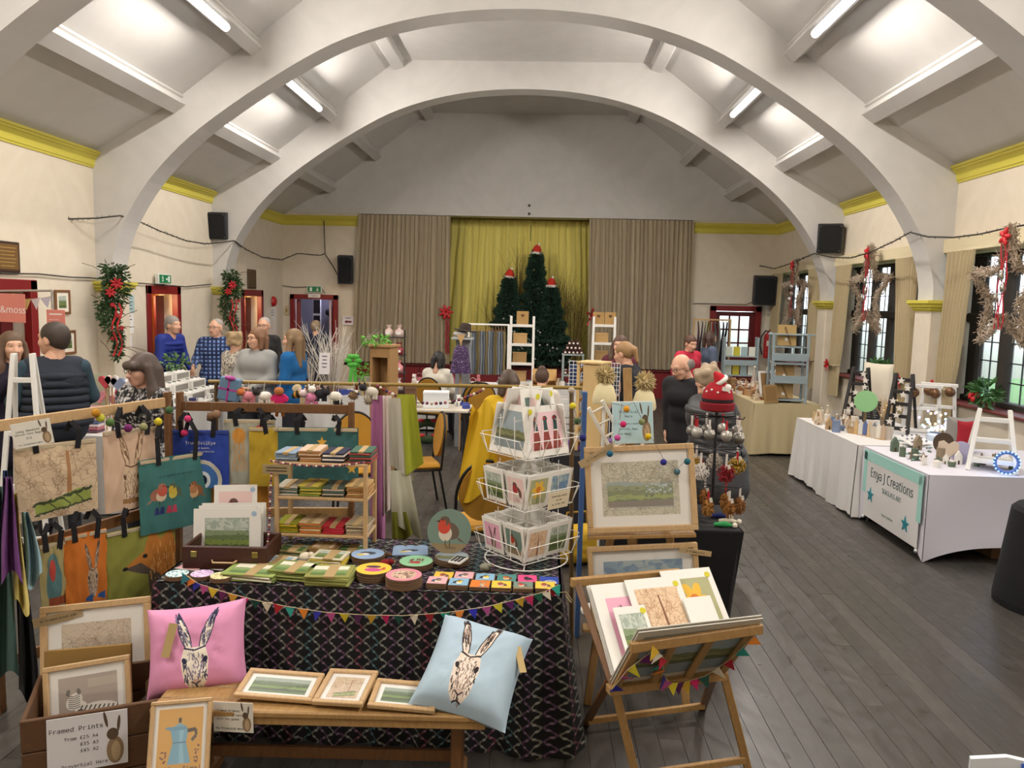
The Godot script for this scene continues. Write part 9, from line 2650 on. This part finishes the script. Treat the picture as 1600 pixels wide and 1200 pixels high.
	# jars on a grey stand
	var jp := at(894,600,12.6) * v3(1,0,1)
	var js := thing("jar_stand", tp(jp), "grey stand of jam jars before the trees", "stand")
	var jh := at(894,553,12.6).y
	for y in [jh - 0.68, jh - 0.34, jh]: pbox(js, "shelf_board", mt("9aa6a4"), v3(0, y - 0.012,0), v3(0.36,0.022,0.24), 0.003)
	for sx in [-1.0,1.0]:
		for sz in [-1.0,1.0]: pbox(js, "leg", mt("9aa6a4"), v3(sx * 0.16, (jh - 0.02) / 2, sz * 0.1), v3(0.03, jh - 0.02,0.03), 0.003)
	for row in 3:
		for k in 5 - row: jar(jp + v3(-0.13 + k * 0.065 + row * 0.032, jh + row * 0.075,0.06), 0.028,0.072, "4a1c22", "2a1a1c", "dark jam jar in the pyramid on the grey stand", "jam jars on the grey stand")
	for k in 8: jar(jp + v3(-0.12 + (k % 4) * 0.08, jh - 0.34 - 0.34 * (k / 4), 0.06), 0.03,0.09, "4a1c22", "d8d0c8", "jam jar on a lower board of the grey stand", "jam jars on the grey stand")
	# small table of hats, purple dress stand, heart holder
	var hp := at(722,610,10.9) * v3(1,0,1)
	var hs := thing("hat_stand_table", tp(hp), "small grey display table holding a dark hat", "table")
	var hh := at(722,527,10.9).y
	pbox(hs, "top", mt("a8acac"), v3(0, hh - 0.015,0), v3(0.30,0.03,0.3), 0.004)
	pbox(hs, "column", mt("8a8c90"), v3(0, (hh - 0.03) / 2,-0.05), v3(0.2, hh - 0.03,0.12), 0.004)
	var hat := thing("felt_hat", tp(hp + v3(0.03, hh + 0.09,0)), "dark brimmed hat on scarves on the grey display table", "hat")
	plathe(hat, "brim", mt("3a302a", 0.95), [Vector2(0,0), Vector2(0.16,0.0), Vector2(0.165,0.012), Vector2(0.08,0.02)], xf_at(Vector3.ZERO, 0,0,-8), 20)
	plathe(hat, "crown", mt("3a302a", 0.95), [Vector2(0.085,0.015), Vector2(0.075,0.10), Vector2(0.04,0.115), Vector2(0,0.11)], xf_at(Vector3.ZERO, 0,0,-8), 18, true)
	pball(hat, "scarf", mt("a8a4a0", 0.95), v3(-0.06,-0.045,0.04), v3(0.11,0.05,0.09))
	var dr := thing("dress_form", tp(hp + v3(0.0,0,0.25)), "stand draped in a purple floral dress beside the white rail", "dress")
	plathe(dr, "dress", cloth_mat("purple floral", 3.0), [Vector2(0.15, at(715,583,10.6).y), Vector2(0.12, at(715,560,10.6).y), Vector2(0.10, at(715,545,10.6).y), Vector2(0.05, at(715,540,10.6).y)], Transform3D(), 16, true)
	ptube(dr, "pole", mt("b89060"), [v3(0,0,0), v3(0, at(718,530,10.6).y, 0)], 0.012)
	pprism(dr, "neck_block", mt("c09a68"), [Vector2(-0.06,0.06), Vector2(0.06,0.06), Vector2(0.0,-0.07)], 0.02, tp(v3(0.0, at(718,530,10.6).y, 0.02)))
	# long craft tables in the middle of the hall
	covered_table(-3.75,-2.15,-10.5,-11.2,0.75, white_cloth, "white cloth of the busy pine cone table")
	covered_table(-2.1,0.6,-12.15,-12.85,0.75, white_cloth, "white cloth of the gift table before the stage")
	clutter(34, v3(-2.05,0.75,-12.2), v3(-0.9,0.75,-12.8), 48,["c9a0a4", "8a2c34", "d8cfc8", "b06a70", "a8a49c", "7a6a60"], 0.06,0.14, "on the gift table before the stage", "goods on the gift table", ["gift_box", "soft_toy", "basket", "glass_dish"])
	clutter(22, v3(-0.9,0.75,-12.2), v3(0.5,0.75,-12.8), 49,["d8d4cc", "b8a890", "8a8e9a", "c9b8a4"], 0.06,0.14, "on the gift table beside the slatted crates", "goods on the gift table", ["gift_box", "glass_dish", "candle"])
	clutter(40, v3(-3.7,0.75,-10.55), v3(-2.2,0.75,-11.1), 50,["d8d4d0", "7a4a2c", "b83830", "c9b8a4", "3a4a9a", "8a6a50"], 0.06,0.15, "on the pine cone table", "goods on the pine cone table", ["pine_cone", "gift_box", "glass_dish", "basket"])
	var wk := thing("work_table", tp(at(680,630,9.7) * v3(1,0,1)), "bare work table with dark legs among the mustard chairs", "table")
	pbox(wk, "table_top", mt("c9c0b0"), v3(0,0.73,0), v3(0.9,0.03,0.6), 0.005)
	for sx in [-0.4,0.4]:
		for sz in [-0.26,0.26]: ptube(wk, "leg", mt("1c1c1e", 0.4), [v3(sx, 0, sz), v3(sx, 0.72, sz)], 0.016)
	var wp := wk.position
	carton(wp + v3(0.02,0.747,0.05), v3(0.32,0.2,0.22), "dfe2e4", 5.0, "large white box of craft supplies on the work table")
	carton(wp + v3(-0.3,0.747,0.1), v3(0.14,0.26,0.14), "6a4a34", 5.0, "tall brown box beside the white supplies box")
	clutter(12, wp + v3(-0.4,0.747,-0.2), wp + v3(0.42,0.747,0.2), 57,["b82c28", "d8d4cc", "3a4a9a", "c9a030"], 0.06,0.12, "on the bare work table", "goods on the work table", ["gift_box", "soft_toy", "glass_dish"])
	# pine cone and twig display
	var tw := at(520,600,10.75) * v3(1,0,1) + v3(0,0.752,0)
	stems("white_twigs", tw, 46,0.98,0.55, "d8d2c8", 61, "spray of white painted twigs on the pine cone table", "twigs", 0.005)
	stems("white_twigs", tw + v3(-0.3,0,0.05), 22,0.55,0.4, "cfc8bc", 62, "smaller spray of white twigs beside the price list", "twigs", 0.004)
	sheet("price_list", xf_at(at(507,568,10.55), 0.0,-6.0), 0.15,0.30, "d9d4d4", "white price list standing among the white twigs", "price list", [["", 0.5,0.1], ["", 0.4,0.05], ["", 0.5,0.0], ["", 0.4,-0.05]])
	var gb := thing("ribbon_bow", xf_at(at(552,568,10.6), 0.0).scaled_local(Vector3.ONE * 1.3), "bright green ribbon bow beside the planter", "bow")
	rng.seed = 9
	for k in 6: pball(gb, "loop", mt("4fae3c", 0.6), v3(cos(k * 1.05) * 0.05,0.03 + sin(k * 1.05) * 0.05,0), v3(0.045,0.03,0.02), 8,6)
	for s in [-0.03,0.03]: pbar(gb, "tail", mt("4fae3c", 0.6), v3(s * 0.4,0,0), v3(s, -0.2,0.02), 0.04,0.004, Vector3.BACK)
	var pl := thing("planter", xf_at(at(574,600,10.65) * v3(1,0,1) + v3(0,0.752,0), -12.0), "grey planter trailing green leaves behind the driftwood house", "plant")
	pbox(pl, "box", mt("a09888", 0.9), v3(0,0.13,0), v3(0.22,0.26,0.16), 0.006)
	var gm := MB.new()
	foliage(gm, v3(-0.02,0.32,0.04), v3(0.17,0.12,0.12), 160,0.05,0.03,0.4)
	build(gm, "foliage", mt("6fae4a", 0.7), pl)
	ptube(pl, "trestle", mt("c9a868"), [v3(-0.10,-0.0,0.16), v3(-0.04,0.12,0.12), v3(0.02,0.0,0.16)], 0.008,5)
	var dh := thing("wooden_house", xf_at(at(600,610,7.9) * v3(1,0,1) + v3(0,0.40,0), -15.0), "tall driftwood house lantern with leaves on its roof", "lantern")
	var dw := mottled("driftwood", "b08a5c", "8f6c42", 0.2,4.0,0.85)
	var dtop := at(600,540,7.9).y - 0.40
	for s in [-1.0,1.0]: pbox(dh, "side", dw, v3(s * 0.10, dtop / 2,0), v3(0.03, dtop, 0.2), 0.005)
	pbox(dh, "back", dw, v3(0, dtop / 2,-0.09), v3(0.2, dtop, 0.02), 0.004)
	pbox(dh, "front_rail", dw, v3(0, dtop - 0.06,0.09), v3(0.2,0.12,0.02), 0.004)
	pbox(dh, "roof", dw, v3(0, dtop, 0), v3(0.26,0.03,0.24), 0.005)
	pbox(dh, "foot", dw, v3(0,-0.2,0), v3(0.18,0.40,0.16), 0.005)
	gm = MB.new()
	foliage(gm, v3(-0.04, dtop + 0.05,0.05), v3(0.18,0.05,0.12), 110,0.05,0.03,0.3)
	build(gm, "leaves", mt("6fae4a", 0.7), dh)
	# gift tower by the taupe curtain
	var gt := at(616,600,10.4) * v3(1,0,1)
	var gsd := thing("gift_tower", tp(gt), "dark stand of wrapped gift bags before the taupe curtain", "display stand")
	var gh := at(616,527,10.4).y
	for s in [-1.0,1.0]: pbar(gsd, "post", mt("2c2420", 0.5), v3(s * 0.14,0,0), v3(s * 0.14, gh + 0.1,0), 0.02,0.02)
	for k in 4: pbox(gsd, "shelf_board", mt("3a3430"), v3(0, gh - k * 0.24,0), v3(0.30,0.014,0.2), 0.002)
	for k in 8:
		var g := thing("gift_bag", tp(gt + v3(-0.07 + 0.14 * (k % 2), gh - (k / 2) * 0.24 + 0.008,0.03)), ["pale", "dark red", "pink", "cream"][k / 2] + " cellophane gift bag on the dark stand", "gift bag", "gift bags on the dark stand")
		plathe(g, "bag", mt(["c9b0a8", "8a2430", "d0888c", "c8b8b4"][k / 2], 0.4), [Vector2(0,0), Vector2(0.055,0.0), Vector2(0.06,0.08), Vector2(0.015,0.12), Vector2(0.04,0.16)], Transform3D(), 12, true)
		pbox(g, "label", mt("e4e0da"), v3(0,0.05,0.058), v3(0.06,0.035,0.004), 0.0)
	# chairs
	var ch := chair_proto(xf_at(v3(-1.22,0,-7.62), -70.0), "mustard chair turned side on beside the hanging tea towels")
	for q in [[v3(-1.75,0,-7.3), 20.0, "mustard chair half hidden behind the hanging tea towels"], [on_h(718,642,0.46) * v3(1,0,1) + v3(0.3,0,0.5), 200.0, "mustard chair with its seat showing below the rod"], [floor_at(680,11.35), 165.0, "mustard chair under the cream topped person"], [floor_at(794,7.25), 175.0, "mustard chair under the yellow topped person"], [floor_at(846,9.5), 170.0, "mustard chair under the person with the bun"], [on_h(738,640,0.46) * v3(1,0,1) + v3(0.1,0,0.6), 190.0, "mustard chair with bags hung on its back"], [floor_at(748,5.62), 200.0, "mustard chair behind the card spinner"]]: dup(ch, xf_at(q[0], q[1]), q[2])
	var ya := thing("yellow_coat", Transform3D(), "bright yellow coat hanging over a chair beside the card spinner", "coat")
	var mb := MB.new()
	mb.grid(16,16, func(u, v): return at(lerpf(lerpf(738,770, u), lerpf(712,782, u), v), lerpf(632,778, v) + 8.0 * sin(u * 7.0), 5.35 + 0.05 * sin(u * 8.0 + v * 2.0)))
	build(mb, "cloth", mt("cfa616", 0.9), ya)
	var rw := thing("red_wreath", xf_at(on_h(668,690,0.0) + v3(0,0.16,0), 10.0,-60.0), "wreath with red ribbon lying on the floor under the craft table", "wreath")
	var tor := []
	for k in 21: tor.append(v3(cos(TAU * k / 20) * 0.2, sin(TAU * k / 20) * 0.2,0))
	ptube(rw, "ring", mt("3a4a30", 0.95), tor, 0.06,8)
	for k in 6: pball(rw, "bow", mt("c02c2c", 0.6), v3(cos(k * 1.05) * 0.2, sin(k * 1.05) * 0.2,0.06), v3(0.06,0.03,0.03), 8,6)
	# stall behind the easel: crate house, grid panels, bobble hats
	covered_table(0.15,1.0,-6.75,-7.5,0.75, mt("1c1c22", 0.9), "black cloth of the knitwear table")
	var hb := thing("wooden_house", xf_at(at(928,640,6.9) * v3(1,0,1) + v3(0.0,0.752,-0.15), -28.0), "pale slatted wooden crate house on the knitwear table", "crate")
	var ply := mottled("ply", "d8bc88", "c4a46c", 0.2,4.0,0.7)
	var ht := at(928,568,6.9).y - 0.752
	pbox(hb, "back", ply, v3(0, ht / 2,-0.1), v3(0.22, ht, 0.015), 0.003)
	for s in [-1.0,1.0]: pbox(hb, "post", ply, v3(s * 0.11, ht / 2,0.1), v3(0.03, ht, 0.02), 0.003)
	pbox(hb, "top", ply, v3(0, ht, 0), v3(0.25,0.02,0.24), 0.003)
	for k in 6: pbox(hb, "slat", mt("b58a4a", 0.8), v3(-0.115, ht * (k + 0.5) / 6,0), v3(0.012,0.035,0.2), 0.002,0,20.0)
	pbox(hb, "front_panel", ply, v3(0.02, ht / 2,0.105), v3(0.16, ht - 0.04,0.01), 0.002)
	for q in [[957,592,7.4,0.14,0.30, "white wire grid panel beside the crate house"], [905,585,7.6,0.2,0.26, "white wire grid panel with blue goods behind the crate house"]]:
		var o := thing("wire_grid", tp(at(q[0], q[1], q[2])), q[5], "grid panel")
		for k in 6: ptube(o, "wire", mt("d8d8dc", 0.4), [v3(-q[3] / 2 + q[3] * k / 5, (0.755 if q[0] > 920 else 0.0) - o.position.y, 0), v3(-q[3] / 2 + q[3] * k / 5, q[4] / 2,0)], 0.0035,5)
		for k in 8: ptube(o, "wire", mt("d8d8dc", 0.4), [v3(-q[3] / 2,-q[4] / 2 + q[4] * k / 7,0), v3(q[3] / 2,-q[4] / 2 + q[4] * k / 7,0)], 0.0035,5)
		pbox(o, "backing", mt("2c4a7a" if q[0] < 920 else "3a4a58", 0.8), v3(0,-0.02,-0.03), v3(q[3] * 0.9, q[4] * 0.9,0.03), 0.003)
	for q in [[944,630,612,5.1, "cream bobble hat with a pale fur pompom beside the crate house"], [1006,640,618,5.1, "cream bobble hat with a pale fur pompom behind the blue sign"]]:
		var bp := at(q[0], q[1], q[3])
		var o := thing("bobble_hat", tp(bp), q[4], "hat", "bobble hats on stands")
		plathe(o, "crown", mottled("cable knit", "ddd2ae", "c4b68c", 0.8,14.0,0.98), [Vector2(0.075,0.0), Vector2(0.082,0.02), Vector2(0.075,0.06), Vector2(0.06,0.11), Vector2(0.035,0.135), Vector2(0,0.14)], Transform3D(), 20, true)
		plathe(o, "stand", mt("e4e0d8", 0.5), [Vector2(0.012,-bp.y + 0.0), Vector2(0.012,0.02)], Transform3D(), 8)
		plathe(o, "stand_foot", mt("e4e0d8", 0.5), [Vector2(0.11,-bp.y + 0.001), Vector2(0.11,-bp.y + 0.02), Vector2(0,-bp.y + 0.02)], Transform3D(), 16)
		rng.seed = q[0]
		var pm := MB.new()
		pm.ball(tp(v3(0,0.185,0)), 0.045,10,8)
		for k in 260:
			var v := v3(rng.randfn(), rng.randfn(), rng.randfn()).normalized()
			pm.tube([v3(0,0.185,0) + v * 0.04, v3(0,0.185,0) + v * rng.randf_range(0.065,0.085)], [0.006,0.001], 4, false)
		build(pm, "pompom", mottled("fur", "d8c79a", "a08a5c", 0.8,20.0,0.98), o)
	var bu := thing("blue_display_stand", Transform3D(), "tall blue painted display upright beside the card spinner", "display stand")
	for q in [[914,612,900,700,4.7]]: pbar(bu, "upright", mt("3c5c90", 0.7), at(q[0], q[1], q[4]), at(q[2], q[3] + 330, q[4]) * v3(1,0,1), 0.05,0.03, Vector3.RIGHT)
	clutter(18, v3(0.2,0.752,-6.8), v3(0.95,0.752,-7.4), 58,["c9b898", "d07a2c", "7a5a9a", "8a6a50", "e0dcd4", "3a4a8a"], 0.07,0.13, "on the black knitwear table", "goods on the knitwear table", ["soft_toy", "gift_box", "basket"])
	var wc := thing("white_caddy", xf_at(at(948,665,4.95), 0,0,30.0), "cream folding seat tipped on its side behind the easel", "folding seat")
	for s in [-1.0,1.0]: pbar(wc, "side_rail", mt("d8d2c4", 0.5), v3(s * 0.05,0.16,0), v3(s * 0.05,-0.3,0), 0.025,0.04)
	for k in 4: pbar(wc, "slat", mt("cfc8b8", 0.5), v3(-0.05,0.12 - k * 0.09,0), v3(0.05,0.12 - k * 0.09,0), 0.04,0.01)
	# yellow bag, black covered stand and floor sign at the picture's edges
	var yb := thing("yellow_bag", xf_at(on_h(897,905,0.0) + v3(0.02,0.17,-0.35), 20.0), "mustard yellow bag on the floor under the easel", "bag")
	build(pillow(0.42,0.34,0.22,0.06), "body", mt("b8921c", 0.9), yb)
	ptube(yb, "handle", mt("8a6a14", 0.9), [v3(-0.1,0.15,0), v3(-0.08,0.26,0), v3(0.08,0.26,0), v3(0.1,0.15,0)], 0.010,6)
	var e0 := on_h(1578,962,0.0)
	var bk := thing("covered_stand", tp(e0 + v3(0.40,0,-0.2)), "black cloth covered stand at the edge of the aisle", "display stand")
	plathe(bk, "cloth", mt("0e0e11", 0.95), [Vector2(0.36,0.0), Vector2(0.365,0.05), Vector2(0.33,0.35), Vector2(0.29,0.70), Vector2(0.26,0.73), Vector2(0,0.735)], Transform3D(), 28)
	var sg := at(1560,1195,2.35)
	var fs := thing("floor_sign", xf_at(v3(sg.x + 0.16,0, sg.z), -18.0), "blue and white rounded floor sign beside the camera aisle", "sign")
	var fy := sg.y
	pprism(fs, "panel", mt("d8dce2", 0.4), [Vector2(-0.22,0.02), Vector2(0.22,0.02), Vector2(0.22, fy - 0.06), Vector2(0.12, fy + 0.0), Vector2(-0.12, fy + 0.01), Vector2(-0.22, fy - 0.02)], 0.02)
	pprism(fs, "blue_panel", mt("3f6ad0", 0.4), [Vector2(-0.08,0.1), Vector2(0.2,0.1), Vector2(0.2, fy - 0.07), Vector2(0.1, fy - 0.01), Vector2(-0.08, fy + 0.0)], 0.004, tp(v3(0,0,0.0125)))
	pbox(fs, "foot", mt("3a3a3e"), v3(0,0.012,0), v3(0.46,0.024,0.3), 0.004)

func _ready() -> void:
	set_light()
	build_hall()
	build_fittings()
	build_front()
	build_stalls()
	build_crowd()
